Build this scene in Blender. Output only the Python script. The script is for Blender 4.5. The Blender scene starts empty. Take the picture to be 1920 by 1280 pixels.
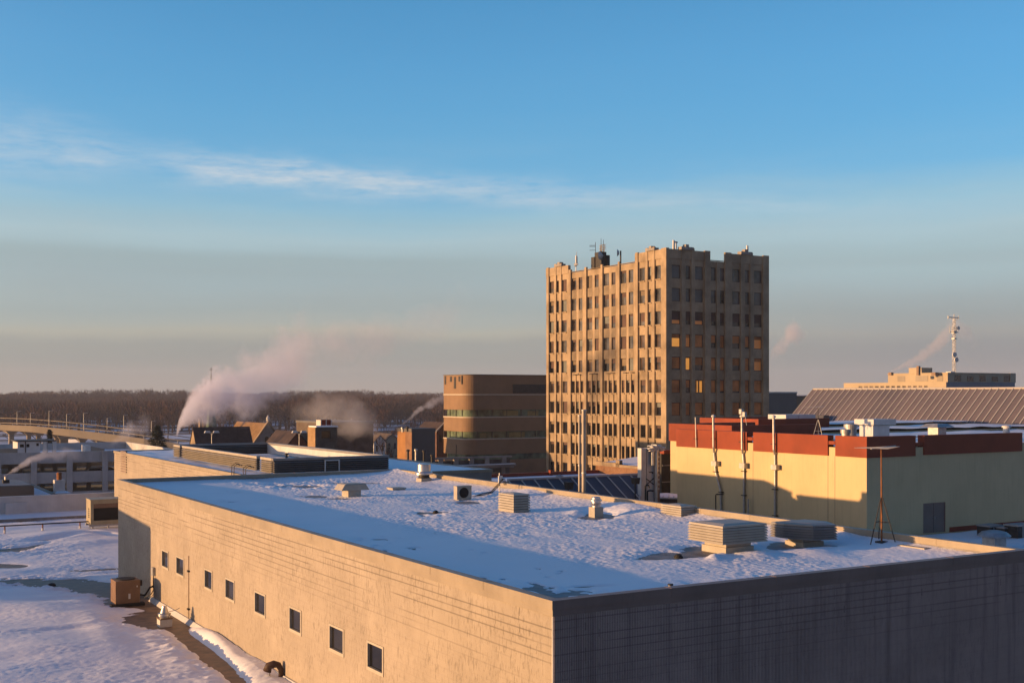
import bpy, math, random
import numpy as np
from mathutils import Vector

random.seed(7)
rng = np.random.default_rng(11)
SC = bpy.context.scene
COL = SC.collection

# ------------------------------------------------------------------ measuring
F, CX, HZ, CZ = 2200.0, 960.0, 738.0, 22.0      # focal length, centre column, horizon row, eye height
TH = math.atan2(1313, 2200)                      # the street grid is turned by this much
SA, CA = math.sin(TH), math.cos(TH)


def g2w(b, a, z=0.0):
    return Vector((-SA * a + CA * b, CA * a + SA * b, z))


def w2g(X, Y):
    return (CA * X + SA * Y, -SA * X + CA * Y)


def at_z(u, v, z):
    Y = F * (CZ - z) / (v - HZ)
    b, a = w2g((u - CX) / F * Y, Y)
    return b, a, z


def at_Y(u, v, Y):
    b, a = w2g((u - CX) / F * Y, Y)
    return b, a, CZ - (v - HZ) / F * Y


def fa(u, b):                # depth coordinate a where column u meets the plane of constant b
    k = (u - CX) / F
    return b * (CA - SA * k) / (SA + CA * k)


def fb(u, a):
    k = (u - CX) / F
    return a * (SA + CA * k) / (CA - SA * k)


def fz(v, b, a):
    return CZ - (v - HZ) / F * (CA * a + SA * b)


# ------------------------------------------------------------------ materials
def new_mat(name):
    m = bpy.data.materials.new(name)
    m.use_nodes = True
    nt = m.node_tree
    return m, nt, nt.nodes['Principled BSDF'], nt.nodes['Material Output']


def nd(nt, typ, **kw):
    n = nt.nodes.new(typ)
    for k, v in kw.items():
        if k in n.inputs:
            n.inputs[k].default_value = v
        else:
            setattr(n, k, v)
    return n


def math_n(nt, op, a, b=None, c=None, clamp=False):
    n = nt.nodes.new('ShaderNodeMath')
    n.operation = op
    n.use_clamp = clamp
    for i, x in enumerate((a, b, c)):
        if x is None:
            continue
        if isinstance(x, (int, float)):
            n.inputs[i].default_value = x
        else:
            nt.links.new(x, n.inputs[i])
    return n.outputs[0]


def mixc(nt, fac, c1, c2, mode='MIX'):
    n = nt.nodes.new('ShaderNodeMix')
    n.data_type = 'RGBA'
    n.blend_type = mode
    for s, x in (('Factor', fac), ('A', c1), ('B', c2)):
        i = [q for q in n.inputs if q.name == s and q.enabled and (s == 'Factor' and q.type == 'VALUE' or s != 'Factor' and q.type == 'RGBA')][0]
        if isinstance(x, (int, float)):
            i.default_value = x
        elif isinstance(x, tuple):
            i.default_value = (*x[:3], 1)
        else:
            nt.links.new(x, i)
    return [q for q in n.outputs if q.type == 'RGBA'][0]


def tex_coord(nt, scale=(1, 1, 1)):
    tc = nt.nodes.new('ShaderNodeTexCoord')
    mp = nt.nodes.new('ShaderNodeMapping')
    mp.inputs['Scale'].default_value = scale
    nt.links.new(tc.outputs['Object'], mp.inputs['Vector'])
    return mp.outputs['Vector']


def noise_n(nt, vec, scale, detail=4, rough=.55):
    n = nt.nodes.new('ShaderNodeTexNoise')
    n.inputs['Scale'].default_value = scale
    n.inputs['Detail'].default_value = detail
    n.inputs['Roughness'].default_value = rough
    nt.links.new(vec, n.inputs['Vector'])
    return n.outputs['Fac']


def ramp(nt, fac, lo, hi):
    n = nt.nodes.new('ShaderNodeMapRange')
    n.inputs['From Min'].default_value = lo
    n.inputs['From Max'].default_value = hi
    nt.links.new(fac, n.inputs['Value'])
    return n.outputs['Result']


def mat(name, col, rough=.8, var=.25, scale=1.5, bump=.0, bscale=20, metal=0., streak=0., col2=None, spec=.3):
    """A weathered surface: two noise layers vary the colour, a third the relief; streak adds vertical dirt runs."""
    m, nt, P, out = new_mat(name)
    v = tex_coord(nt)
    n1 = noise_n(nt, v, scale, 5, .6)
    c2 = col2 or tuple(x * (1 - var * 1.6) for x in col)
    c1 = tuple(min(1, x * (1 + var * .5)) for x in col)
    c = mixc(nt, ramp(nt, n1, .3, .7), c2, c1)
    if streak:
        vs = tex_coord(nt, (6, 6, .35))
        n2 = noise_n(nt, vs, 1.2, 4, .7)
        c = mixc(nt, math_n(nt, 'MULTIPLY', ramp(nt, n2, .5, .8), streak), c, tuple(x * .35 for x in col))
    nt.links.new(c, P.inputs['Base Color'])
    P.inputs['Roughness'].default_value = rough
    P.inputs['Metallic'].default_value = metal
    P.inputs['Specular IOR Level'].default_value = spec
    if bump:
        bn = nt.nodes.new('ShaderNodeBump')
        bn.inputs['Strength'].default_value = bump
        bn.inputs['Distance'].default_value = .02
        nt.links.new(noise_n(nt, v, bscale, 5, .65), bn.inputs['Height'])
        nt.links.new(bn.outputs[0], P.inputs['Normal'])
    return m


def glow(name, col, s):
    m, nt, P, out = new_mat(name)
    v = tex_coord(nt)
    c = mixc(nt, noise_n(nt, v, .9, 3), tuple(x * .7 for x in col), col)
    nt.links.new(c, P.inputs['Emission Color'])
    nt.links.new(c, P.inputs['Base Color'])
    P.inputs['Emission Strength'].default_value = s
    P.inputs['Roughness'].default_value = .3
    return m


def glass(name, col, rough=.08, var=.6, scale=.35, spec=.5):
    m = mat(name, col, rough, var, scale, spec=spec)
    return m


# split rib block: vertical ribs, random broken faces, mortar courses that show in places
def block_mat(name, col, rib_axis, ribs=True, joint=.5, soot=.16, chip=.6):
    m, nt, P, out = new_mat(name)
    tc = nt.nodes.new('ShaderNodeTexCoord')
    sx = nt.nodes.new('ShaderNodeSeparateXYZ')
    nt.links.new(tc.outputs['Object'], sx.inputs[0])
    along = sx.outputs['XY'.index(rib_axis)]
    z = sx.outputs['Z']
    v = tex_coord(nt)
    big = noise_n(nt, v, .45, 4, .6)
    c = mixc(nt, ramp(nt, big, .3, .7), tuple(x * .86 for x in col), tuple(min(1, x * 1.08) for x in col))
    # chipped ribs: short vertical dark marks
    vs = tex_coord(nt, (15, 15, 4.2))
    chips = noise_n(nt, vs, 1.0, 3, .6)
    vb = tex_coord(nt, (1, 1, 1))
    patch = noise_n(nt, vb, .8, 3, .6)
    chipm = math_n(nt, 'MULTIPLY', ramp(nt, chips, .52, .64), ramp(nt, patch, .3, .6), clamp=True)
    c = mixc(nt, math_n(nt, 'MULTIPLY', chipm, chip), c, tuple(x * .45 for x in col))
    # mortar courses
    fr = math_n(nt, 'FRACT', math_n(nt, 'DIVIDE', z, .2033))
    line = math_n(nt, 'LESS_THAN', math_n(nt, 'ABSOLUTE', math_n(nt, 'SUBTRACT', fr, .5)), .085)
    row = math_n(nt, 'FLOOR', math_n(nt, 'DIVIDE', z, .2033))
    cmb = nt.nodes.new('ShaderNodeCombineXYZ')
    nt.links.new(math_n(nt, 'MULTIPLY', along, .11), cmb.inputs[0])
    nt.links.new(math_n(nt, 'MULTIPLY', row, 7.31), cmb.inputs[1])
    rown = noise_n(nt, cmb.outputs[0], 1.6, 2, .5)
    hi = ramp(nt, z, 14.7, 16.0)                      # weathering opens the joints near the top
    vis = math_n(nt, 'MULTIPLY', ramp(nt, rown, .42, .52), math_n(nt, 'ADD', math_n(nt, 'MULTIPLY', hi, .88), .11), clamp=True)
    jm = math_n(nt, 'MULTIPLY', line, vis)
    # vertical joints
    cm2 = nt.nodes.new('ShaderNodeCombineXYZ')
    nt.links.new(math_n(nt, 'FLOOR', math_n(nt, 'DIVIDE', along, .4)), cm2.inputs[0])
    nt.links.new(row, cm2.inputs[1])
    wn = nt.nodes.new('ShaderNodeTexWhiteNoise')
    wn.noise_dimensions = '2D'
    nt.links.new(cm2.outputs[0], wn.inputs['Vector'])
    fr2 = math_n(nt, 'FRACT', math_n(nt, 'DIVIDE', along, .4))
    vl = math_n(nt, 'LESS_THAN', fr2, .07)
    vj = math_n(nt, 'MULTIPLY', math_n(nt, 'MULTIPLY', vl, math_n(nt, 'GREATER_THAN', wn.outputs['Value'], .82)), math_n(nt, 'MULTIPLY', hi, .8))
    # blocks differ a little
    c = mixc(nt, math_n(nt, 'MULTIPLY', wn.outputs['Value'], .10), c, tuple(x * .72 for x in col))
    jj = math_n(nt, 'MAXIMUM', jm, vj)
    c = mixc(nt, math_n(nt, 'MULTIPLY', jj, joint), c, tuple(x * .25 for x in col))
    st = noise_n(nt, tex_coord(nt, (2.5, 2.5, .12)), 1.0, 4, .7)
    c = mixc(nt, math_n(nt, 'MULTIPLY', ramp(nt, st, .5, .75), soot), c, tuple(x * .45 for x in col))
    nt.links.new(c, P.inputs['Base Color'])
    P.inputs['Roughness'].default_value = .9
    P.inputs['Specular IOR Level'].default_value = .15
    h = math_n(nt, 'ADD', math_n(nt, 'MULTIPLY', chips, .6), math_n(nt, 'MULTIPLY', noise_n(nt, v, 20, 4, .7), .7))
    if ribs:
        tri = math_n(nt, 'ABSOLUTE', math_n(nt, 'SUBTRACT', math_n(nt, 'FRACT', math_n(nt, 'DIVIDE', along, .0508)), .5))
        h = math_n(nt, 'ADD', h, math_n(nt, 'MULTIPLY', math_n(nt, 'SMOOTH_MIN', tri, .3, .05), 1.4))
    h = math_n(nt, 'SUBTRACT', h, math_n(nt, 'MULTIPLY', jj, .8))
    bn = nt.nodes.new('ShaderNodeBump')
    bn.inputs['Strength'].default_value = .85
    bn.inputs['Distance'].default_value = .02
    nt.links.new(h, bn.inputs['Height'])
    nt.links.new(bn.outputs[0], P.inputs['Normal'])
    return m


def brick_mat(name, col, scale=1.0):
    m, nt, P, out = new_mat(name)
    v = tex_coord(nt)
    sx = nt.nodes.new('ShaderNodeSeparateXYZ')
    nt.links.new(v, sx.inputs[0])
    cb = nt.nodes.new('ShaderNodeCombineXYZ')
    nt.links.new(math_n(nt, 'ADD', sx.outputs[0], sx.outputs[1]), cb.inputs[0])
    nt.links.new(sx.outputs[2], cb.inputs[1])
    b = nt.nodes.new('ShaderNodeTexBrick')
    b.inputs['Scale'].default_value = 4 * scale
    b.inputs['Color1'].default_value = (*col, 1)
    b.inputs['Color2'].default_value = (*[x * .6 for x in col], 1)
    b.inputs['Mortar'].default_value = (.3, .26, .22, 1)
    b.inputs['Mortar Size'].default_value = .02
    nt.links.new(cb.outputs[0], b.inputs['Vector'])
    c = mixc(nt, ramp(nt, noise_n(nt, v, .8, 5, .6), .3, .7), tuple(x * .55 for x in col), b.outputs['Color'])
    nt.links.new(c, P.inputs['Base Color'])
    P.inputs['Roughness'].default_value = .9
    return m


# ------------------------------------------------------------------ mesh builder (grid coordinates: b across, a away, z up)
ORG = {}


class MB:
    def __init__(s):
        s.v, s.f, s.m = [], [], []

    def face(s, pts, m=0):
        i = len(s.v)
        s.v += [tuple(p) for p in pts]
        s.f.append(tuple(range(i, i + len(pts))))
        s.m.append(m)

    def frustum(s, lo, hi, m=0, caps=True, mt=None):
        """lo, hi: matching rings of points."""
        i, n = len(s.v), len(lo)
        s.v += [tuple(p) for p in lo] + [tuple(p) for p in hi]
        for k in range(n):
            j = (k + 1) % n
            s.f.append((i + k, i + j, i + n + j, i + n + k))
            s.m.append(m)
        if caps:
            s.f.append(tuple(i + k for k in reversed(range(n))))
            s.m.append(m)
            s.f.append(tuple(i + n + k for k in range(n)))
            s.m.append(m if mt is None else mt)
        return s

    def box(s, b0, b1, a0, a1, z0, z1, m=0, mt=None):
        lo = [(b0, a0, z0), (b1, a0, z0), (b1, a1, z0), (b0, a1, z0)]
        hi = [(p[0], p[1], z1) for p in lo]
        return s.frustum(lo, hi, m, True, mt)

    def prism(s, pts, z0, z1, m=0, mt=None):
        return s.frustum([(p[0], p[1], z0) for p in pts], [(p[0], p[1], z1) for p in pts], m, True, mt)

    def hull(s, pts, z0, z1, k0, k1, m=0):
        """plan polygon scaled by an offset k0 (bottom) and k1 (top) away from its centre"""
        cb = sum(p[0] for p in pts) / len(pts)
        ca = sum(p[1] for p in pts) / len(pts)

        def off(p, k):
            d = math.hypot(p[0] - cb, p[1] - ca)
            return (p[0] + (p[0] - cb) / d * k * 1.41, p[1] + (p[1] - ca) / d * k * 1.41)
        return s.frustum([(*off(p, k0), z0) for p in pts], [(*off(p, k1), z1) for p in pts], m)

    def cyl(s, p0, p1, r0, r1=None, n=12, m=0, caps=True):
        r1 = r0 if r1 is None else r1
        p0, p1 = Vector(p0), Vector(p1)
        d = (p1 - p0).normalized()
        x = d.cross(Vector((0, 0, 1)) if abs(d.z) < .9 else Vector((1, 0, 0))).normalized()
        y = d.cross(x)
        ring = lambda c, r: [tuple(c + (x * math.cos(2 * math.pi * k / n) + y * math.sin(2 * math.pi * k / n)) * r) for k in range(n)]
        return s.frustum(ring(p0, r0), ring(p1, r1), m, caps)

    def tube(s, pts, r, n=8, m=0):
        rings = []
        P = [Vector(p) for p in pts]
        for i, p in enumerate(P):
            d = (P[min(i + 1, len(P) - 1)] - P[max(i - 1, 0)]).normalized()
            x = d.cross(Vector((.13, .97, .2))).normalized()
            y = d.cross(x)
            rr = r[i] if isinstance(r, (list, tuple)) else r
            rings.append([tuple(p + (x * math.cos(2 * math.pi * k / n) + y * math.sin(2 * math.pi * k / n)) * rr) for k in range(n)])
        i0 = len(s.v)
        for R in rings:
            s.v += R
        for j in range(len(rings) - 1):
            for k in range(n):
                q = (k + 1) % n
                s.f.append((i0 + j * n + k, i0 + j * n + q, i0 + (j + 1) * n + q, i0 + (j + 1) * n + k))
                s.m.append(m)
        s.f.append(tuple(i0 + k for k in reversed(range(n))))
        s.m.append(m)
        e = i0 + (len(rings) - 1) * n
        s.f.append(tuple(e + k for k in range(n)))
        s.m.append(m)
        return s

    def lathe(s, b, a, prof, n=20, m=0):
        for i in range(len(prof) - 1):
            (r0, z0), (r1, z1) = prof[i], prof[i + 1]
            s.frustum([(b + r0 * math.cos(2 * math.pi * k / n), a + r0 * math.sin(2 * math.pi * k / n), z0) for k in range(n)],
                      [(b + r1 * math.cos(2 * math.pi * k / n), a + r1 * math.sin(2 * math.pi * k / n), z1) for k in range(n)],
                      m, i == len(prof) - 2 or i == 0)
        return s

    def facade(s, face, c, s0, s1, z0, z1, holes, depth, m=0, mr=None):
        """a wall sheet with real openings; face 'b' = plane of constant b looking to -b, 'a' = constant a looking to -a"""
        mr = m if mr is None else mr
        pt = (lambda q, z, d: (c + d, q, z)) if face == 'b' else (lambda q, z, d: (q, c + d, z))
        xs = sorted({s0, s1, *[h[0] for h in holes], *[h[1] for h in holes]})
        zs = sorted({z0, z1, *[h[2] for h in holes], *[h[3] for h in holes]})
        xs = [x for x in xs if s0 - 1e-6 <= x <= s1 + 1e-6]
        zs = [x for x in zs if z0 - 1e-6 <= x <= z1 + 1e-6]
        for j in range(len(zs) - 1):
            zc = (zs[j] + zs[j + 1]) / 2
            row = [h for h in holes if h[2] < zc < h[3]]
            run = None
            for i in range(len(xs) - 1):
                xc = (xs[i] + xs[i + 1]) / 2
                solid = not any(h[0] < xc < h[1] for h in row)
                if solid and run is None:
                    run = xs[i]
                if run is not None and (not solid or i == len(xs) - 2):
                    e = xs[i + 1] if solid else xs[i]
                    s.face([pt(run, zs[j], 0), pt(e, zs[j], 0), pt(e, zs[j + 1], 0), pt(run, zs[j + 1], 0)], m)
                    run = None
        for (q0, q1, w0, w1) in holes:
            for (A, B) in (((q0, w0), (q1, w0)), ((q1, w0), (q1, w1)), ((q1, w1), (q0, w1)), ((q0, w1), (q0, w0))):
                s.face([pt(*A, 0), pt(*B, 0), pt(*B, depth), pt(*A, depth)], mr)
        return s

    def build(s, name, mats, parent=None, origin=None, smooth=False, **props):
        if parent is not None:
            o0 = ORG[parent.get('_k', parent.name)]
        else:
            if origin is None:
                V = np.array(s.v)
                origin = (float((V[:, 0].min() + V[:, 0].max()) / 2), float((V[:, 1].min() + V[:, 1].max()) / 2), float(V[:, 2].min()))
            o0 = origin
        me = bpy.data.meshes.new(name)
        me.from_pydata([(x - o0[0], y - o0[1], z - o0[2]) for x, y, z in s.v], [], s.f)
        for mm in (mats if isinstance(mats, (list, tuple)) else [mats]):
            me.materials.append(mm)
        me.polygons.foreach_set('material_index', s.m)
        if smooth:
            me.polygons.foreach_set('use_smooth', [True] * len(s.f))
        me.update()
        o = bpy.data.objects.new(name, me)
        COL.objects.link(o)
        if parent is not None:
            o.parent = parent
        else:
            o.location = g2w(*o0)
            o.rotation_euler = (0, 0, TH)
        ORG[o.name] = o0
        for k, v in props.items():
            o[k] = v
        return o


def thing(name, label, cat, origin, group=None):
    o = bpy.data.objects.new(name, None)
    COL.objects.link(o)
    o.empty_display_size = .2
    o.location = g2w(*origin)
    o.rotation_euler = (0, 0, TH)
    ORG[o.name] = tuple(origin)
    o['label'] = label
    o['category'] = cat
    if group:
        o['group'] = group
    return o


def copy_tree(o, parent=None):
    c = o.copy()
    COL.objects.link(c)
    ORG[c.name] = ORG.get(o.name, (0, 0, 0))
    if parent is not None:
        c.parent = parent
    for ch in list(o.children):
        copy_tree(ch, c)
    return c


def place(o, origin, rz=0, label=None, scale=1):
    o.location = g2w(*origin)
    o.rotation_euler = (0, 0, TH + rz)
    o.scale = (scale,) * 3
    if label:
        o['label'] = label
    return o


# numpy value noise, for the snow
def vnoise(x, y, seed):
    r = np.random.default_rng(seed)
    T = r.random((256, 256))
    xi, yi = np.floor(x).astype(int), np.floor(y).astype(int)
    fx, fy = x - xi, y - yi
    fx = fx * fx * (3 - 2 * fx)
    fy = fy * fy * (3 - 2 * fy)
    g = lambda i, j: T[i % 256, j % 256]
    return (g(xi, yi) * (1 - fx) + g(xi + 1, yi) * fx) * (1 - fy) + (g(xi, yi + 1) * (1 - fx) + g(xi + 1, yi + 1) * fx) * fy - .5


def sheet(b0, b1, a0, a1, step, hfun, name, material, parent=None, origin=None, **props):
    nb, na = int((b1 - b0) / step) + 1, int((a1 - a0) / step) + 1
    B, A = np.meshgrid(np.linspace(b0, b1, nb), np.linspace(a0, a1, na))
    Z = hfun(B, A)
    o0 = ORG[parent.name] if parent is not None else origin
    co = np.stack([B - o0[0], A - o0[1], Z - o0[2]], -1).reshape(-1, 3)
    idx = np.arange(nb * na).reshape(na, nb)
    q = np.stack([idx[:-1, :-1], idx[:-1, 1:], idx[1:, 1:], idx[1:, :-1]], -1).reshape(-1, 4)
    me = bpy.data.meshes.new(name)
    me.vertices.add(len(co))
    me.vertices.foreach_set('co', co.astype(np.float32).ravel())
    me.loops.add(q.size)
    me.loops.foreach_set('vertex_index', q.astype(np.int32).ravel())
    me.polygons.add(len(q))
    me.polygons.foreach_set('loop_start', np.arange(0, q.size, 4, dtype=np.int32))
    me.polygons.foreach_set('use_smooth', np.ones(len(q), dtype=bool))
    me.materials.append(material)
    me.update(calc_edges=True)
    me.validate()
    o = bpy.data.objects.new(name, me)
    COL.objects.link(o)
    if parent is not None:
        o.parent = parent
    else:
        o.location = g2w(*o0)
        o.rotation_euler = (0, 0, TH)
    for k, v in props.items():
        o[k] = v
    return o


def g2px(B, A, z):
    X, Y = -SA * A + CA * B, CA * A + SA * B
    Y = np.maximum(Y, 1)
    return CX + F * X / Y, HZ + F * (CZ - z) / Y


def blob(U, V, u, v, ru, rv, ang=0):
    c, s = math.cos(ang), math.sin(ang)
    x, y = ((U - u) * c + (V - v) * s) / ru, (-(U - u) * s + (V - v) * c) / rv
    return np.exp(-(x * x + y * y) * 1.2)

# ------------------------------------------------------------------ camera, sun, sky
cam = bpy.data.cameras.new('camera')
cam.sensor_width = 36
cam.lens = F * 36 / 1920
cam.shift_y = (HZ - 640) / 1920
cam.clip_start, cam.clip_end = .5, 30000
co_ = bpy.data.objects.new('camera', cam)
COL.objects.link(co_)
co_.location = (0, 0, CZ)
co_.rotation_euler = (math.pi / 2, 0, 0)
SC.camera = co_
SC.view_settings.view_transform = 'Standard'
SC.view_settings.look = 'None'
SC.view_settings.gamma = 1
SC.view_settings.exposure = EXPO = .9

SUN_EL = math.radians(4.4)
SUN_AZ = math.atan2(-.98, -.20)             # the sun stands low, over the photographer's left shoulder
ray = Vector((-math.sin(SUN_AZ) * math.cos(SUN_EL), -math.cos(SUN_AZ) * math.cos(SUN_EL), -math.sin(SUN_EL)))
sl = bpy.data.lights.new('sun', 'SUN')
sl.energy = 4.1
sl.color = (1, .56, .24)
sl.angle = math.radians(.5)
so = bpy.data.objects.new('sun', sl)
COL.objects.link(so)
so.location = (-60, -20, 60)
so.rotation_euler = ray.to_track_quat('-Z', 'Y').to_euler()

W = bpy.data.worlds.new('World')
SC.world = W
W.use_nodes = True
nt = W.node_tree
bg = nt.nodes['Background']
sky = nt.nodes.new('ShaderNodeTexSky')
sky.sky_type = 'NISHITA'
sky.sun_disc = False
sky.sun_elevation = SUN_EL
sky.sun_rotation = SUN_AZ
sky.altitude = 200
sky.air_density = 1.0
sky.dust_density = .4
sky.ozone_density = 2.5
tc = nt.nodes.new('ShaderNodeTexCoord')
sx = nt.nodes.new('ShaderNodeSeparateXYZ')
nt.links.new(tc.outputs['Generated'], sx.inputs[0])
X_, Y_, Z_ = sx.outputs
hor = math_n(nt, 'SQRT', math_n(nt, 'ADD', math_n(nt, 'MULTIPLY', X_, X_), math_n(nt, 'MULTIPLY', Y_, Y_)))
el = math_n(nt, 'DIVIDE', Z_, math_n(nt, 'MAXIMUM', hor, .02))
az = math_n(nt, 'ARCTAN2', X_, Y_)
sk = mixc(nt, 1.0, sky.outputs[0], (.8, 1.5, 1.9), 'MULTIPLY')


def azel(sa, se, off=0):
    c = nt.nodes.new('ShaderNodeCombineXYZ')
    nt.links.new(math_n(nt, 'MULTIPLY', az, sa), c.inputs[0])
    nt.links.new(math_n(nt, 'MULTIPLY', el, se), c.inputs[1])
    c.inputs[2].default_value = off
    return c.outputs[0]


def cramp(fac, stops):
    r = nt.nodes.new('ShaderNodeValToRGB')
    r.color_ramp.interpolation = 'LINEAR'
    e = r.color_ramp.elements
    e[0].position, e[1].position = stops[0][0], stops[-1][0]
    e[0].color, e[1].color = (*stops[0][1], 1), (*stops[-1][1], 1)
    for p, c in stops[1:-1]:
        q = e.new(p)
        q.color = (*c, 1)
    nt.links.new(fac, r.inputs[0])
    return r.outputs[0]


def S(r, g, b):               # display colour -> radiance of the world background before strength and exposure
    f = lambda x: ((x / 255 + .055) / 1.055) ** 2.4
    k = 1 / (WST * 2 ** EXPO)
    return (f(r) * k, f(g) * k, f(b) * k)


WST = .12
bg.inputs[1].default_value = WST
wob = math_n(nt, 'MULTIPLY', math_n(nt, 'SUBTRACT', noise_n(nt, azel(2.2, 10, 3), 1.0, 4, .55), .5), .055)
ew = math_n(nt, 'ADD', el, wob)
# the thin stratus deck low in the sky: its own colour and how much it hides
deck = cramp(math_n(nt, 'MULTIPLY', ew, 2.5, None, True), [
    (0.0, S(170, 160, 156)), (.03, S(163, 157, 155)), (.07, S(156, 155, 154)), (.105, S(160, 158, 155)), (.130, S(179, 174, 164)), (.150, S(172, 174, 170)), (.175, S(165, 172, 172)),
    (.24, S(169, 182, 186)), (.29, S(170, 185, 188)), (.33, S(176, 194, 199)), (.38, S(160, 192, 206)), (.46, S(120, 176, 212)), (.6, S(100, 164, 206)), (.85, S(80, 147, 192)), (1.0, S(76, 141, 188))])
hide = cramp(math_n(nt, 'MULTIPLY', ew, 2.5, None, True), [
    (0, (.95,) * 3), (.2, (.93,) * 3), (.34, (.85,) * 3), (.46, (.7,) * 3), (.7, (.5,) * 3), (1, (.6,) * 3)])
sk = mixc(nt, hide, sk, deck)
# deeper evening sky higher up; darkened behind the camera to cut fill light
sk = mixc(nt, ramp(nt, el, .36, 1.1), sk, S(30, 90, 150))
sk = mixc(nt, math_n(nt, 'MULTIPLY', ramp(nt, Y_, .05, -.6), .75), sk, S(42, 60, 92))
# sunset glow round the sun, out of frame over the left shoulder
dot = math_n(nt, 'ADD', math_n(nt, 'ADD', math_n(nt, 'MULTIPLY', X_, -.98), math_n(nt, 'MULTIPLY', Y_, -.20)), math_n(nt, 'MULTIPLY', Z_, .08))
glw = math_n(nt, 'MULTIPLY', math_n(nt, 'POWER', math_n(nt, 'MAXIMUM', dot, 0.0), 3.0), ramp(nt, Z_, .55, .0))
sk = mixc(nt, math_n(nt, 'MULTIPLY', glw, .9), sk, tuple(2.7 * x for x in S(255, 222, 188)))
# grey bars in the deck
bars = noise_n(nt, azel(1.6, 34, 8), 1.0, 4, .5)
bm = math_n(nt, 'MULTIPLY', ramp(nt, bars, .45, .7), cramp(math_n(nt, 'MULTIPLY', el, 2.5, None, True), [(0, (.1,) * 3), (.1, (.5,) * 3), (.3, (.6,) * 3), (.42, (.0,) * 3)]), None, True)
sk = mixc(nt, math_n(nt, 'MULTIPLY', bm, .45), sk, S(154, 164, 167))
rl = math_n(nt, 'MULTIPLY', ramp(nt, az, .0, .35), ramp(nt, el, .10, .03))
sk = mixc(nt, math_n(nt, 'MULTIPLY', rl, .7), sk, S(142, 143, 148))
# a dark bar that lies across the deck
dk = math_n(nt, 'SUBTRACT', math_n(nt, 'ADD', el, math_n(nt, 'MULTIPLY', wob, .25)), math_n(nt, 'SUBTRACT', .115, math_n(nt, 'MULTIPLY', az, .012)))
db = math_n(nt, 'MULTIPLY', ramp(nt, dk, .004, -.004), ramp(nt, dk, -.045, -.01))
db = math_n(nt, 'MULTIPLY', db, ramp(nt, az, .25, -.05))
sk = mixc(nt, math_n(nt, 'MULTIPLY', db, .28), sk, S(150, 166, 168))
# the torn cirrus streak
ec = math_n(nt, 'SUBTRACT', el, math_n(nt, 'ADD', math_n(nt, 'SUBTRACT', .171, math_n(nt, 'MULTIPLY', az, .062)),
                                       math_n(nt, 'MULTIPLY', math_n(nt, 'SUBTRACT', noise_n(nt, azel(9, 26, 1), 1.0, 5, .6), .5), .03)))
wid = math_n(nt, 'ADD', .011, math_n(nt, 'MULTIPLY', ramp(nt, az, -.25, -.42), .016))
g = math_n(nt, 'EXPONENT', math_n(nt, 'MULTIPLY', math_n(nt, 'POWER', math_n(nt, 'DIVIDE', math_n(nt, 'ABSOLUTE', ec), wid), 2.0), -1))
tear = ramp(nt, noise_n(nt, azel(22, 120, 5), 1.0, 8, .68), .32, .66)
lng = math_n(nt, 'MULTIPLY', ramp(nt, az, .42, .05), ramp(nt, az, -.62, -.4))
gap = math_n(nt, 'SUBTRACT', 1.0, math_n(nt, 'MULTIPLY', math_n(nt, 'EXPONENT', math_n(nt, 'MULTIPLY', math_n(nt, 'POWER', math_n(nt, 'MULTIPLY', math_n(nt, 'ADD', az, .302), 30), 2.0), -1)), .5))
core = math_n(nt, 'ADD', .42, math_n(nt, 'MULTIPLY', math_n(nt, 'EXPONENT', math_n(nt, 'MULTIPLY', math_n(nt, 'POWER', math_n(nt, 'MULTIPLY', math_n(nt, 'ADD', az, .18), 7), 2.0), -1)), .5))
ci = math_n(nt, 'MULTIPLY', math_n(nt, 'MULTIPLY', math_n(nt, 'MULTIPLY', g, math_n(nt, 'ADD', math_n(nt, 'MULTIPLY', tear, 1.0), .12)), math_n(nt, 'MULTIPLY', lng, gap)), core, None, True)
sk = mixc(nt, ci, sk, S(202, 212, 220))
veil = math_n(nt, 'MULTIPLY', ramp(nt, noise_n(nt, azel(5, 30, 12), 1.0, 5, .6), .5, .8), cramp(math_n(nt, 'MULTIPLY', el, 2.5, None, True), [(.3, (0,) * 3), (.42, (.3,) * 3), (.55, (.0,) * 3)]))
sk = mixc(nt, veil, sk, S(180, 200, 210))
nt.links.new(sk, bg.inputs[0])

# ------------------------------------------------------------------ materials
m_block = block_mat('split_rib_block_tan',  (0.403, 0.347, 0.282), 'Y')
m_blockf = block_mat('split_rib_block_shaded', (.46, .38, .36), 'X', ribs=False, joint=.42, soot=.75, chip=.25)  # same block as the tan wall, recoloured for its shaded side
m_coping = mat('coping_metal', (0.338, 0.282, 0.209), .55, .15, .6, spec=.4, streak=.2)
m_copd = mat('coping_metal_shaded', (.25, .175, .15), .5, .15, .6, spec=.4, streak=.2)  # front copy of the coping metal, shade put into its colour
m_memb = mat('roof_membrane', (.13, .115, .105), .6, .45, 1.4, .2, 12, spec=.3, streak=0, col2=(.30, .29, .29))
m_wet = mat('wet_membrane', (.20, .13, .08), .5, .5, 2.2, .3, 9, spec=.3, col2=(.10, .075, .06))
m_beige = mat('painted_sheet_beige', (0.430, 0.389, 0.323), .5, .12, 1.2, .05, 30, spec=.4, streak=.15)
m_beiged = mat('louvre_shadow_gap', (.05, .045, .04), .9, .1)
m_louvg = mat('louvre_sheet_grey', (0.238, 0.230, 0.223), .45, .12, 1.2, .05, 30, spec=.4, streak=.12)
m_galv = mat('galvanised_steel', (.62, .61, .60), .32, .15, 2.5, .08, 14, metal=.85, spec=.5)
m_galvd = mat('dull_galvanised', (.42, .42, .42), .5, .2, 2.5, .08, 14, metal=.55)
m_flue = mat('weathered_flue_steel', (.34, .30, .25), .5, .15, 1.5, .05, 14, metal=.2, streak=.2)
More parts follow.
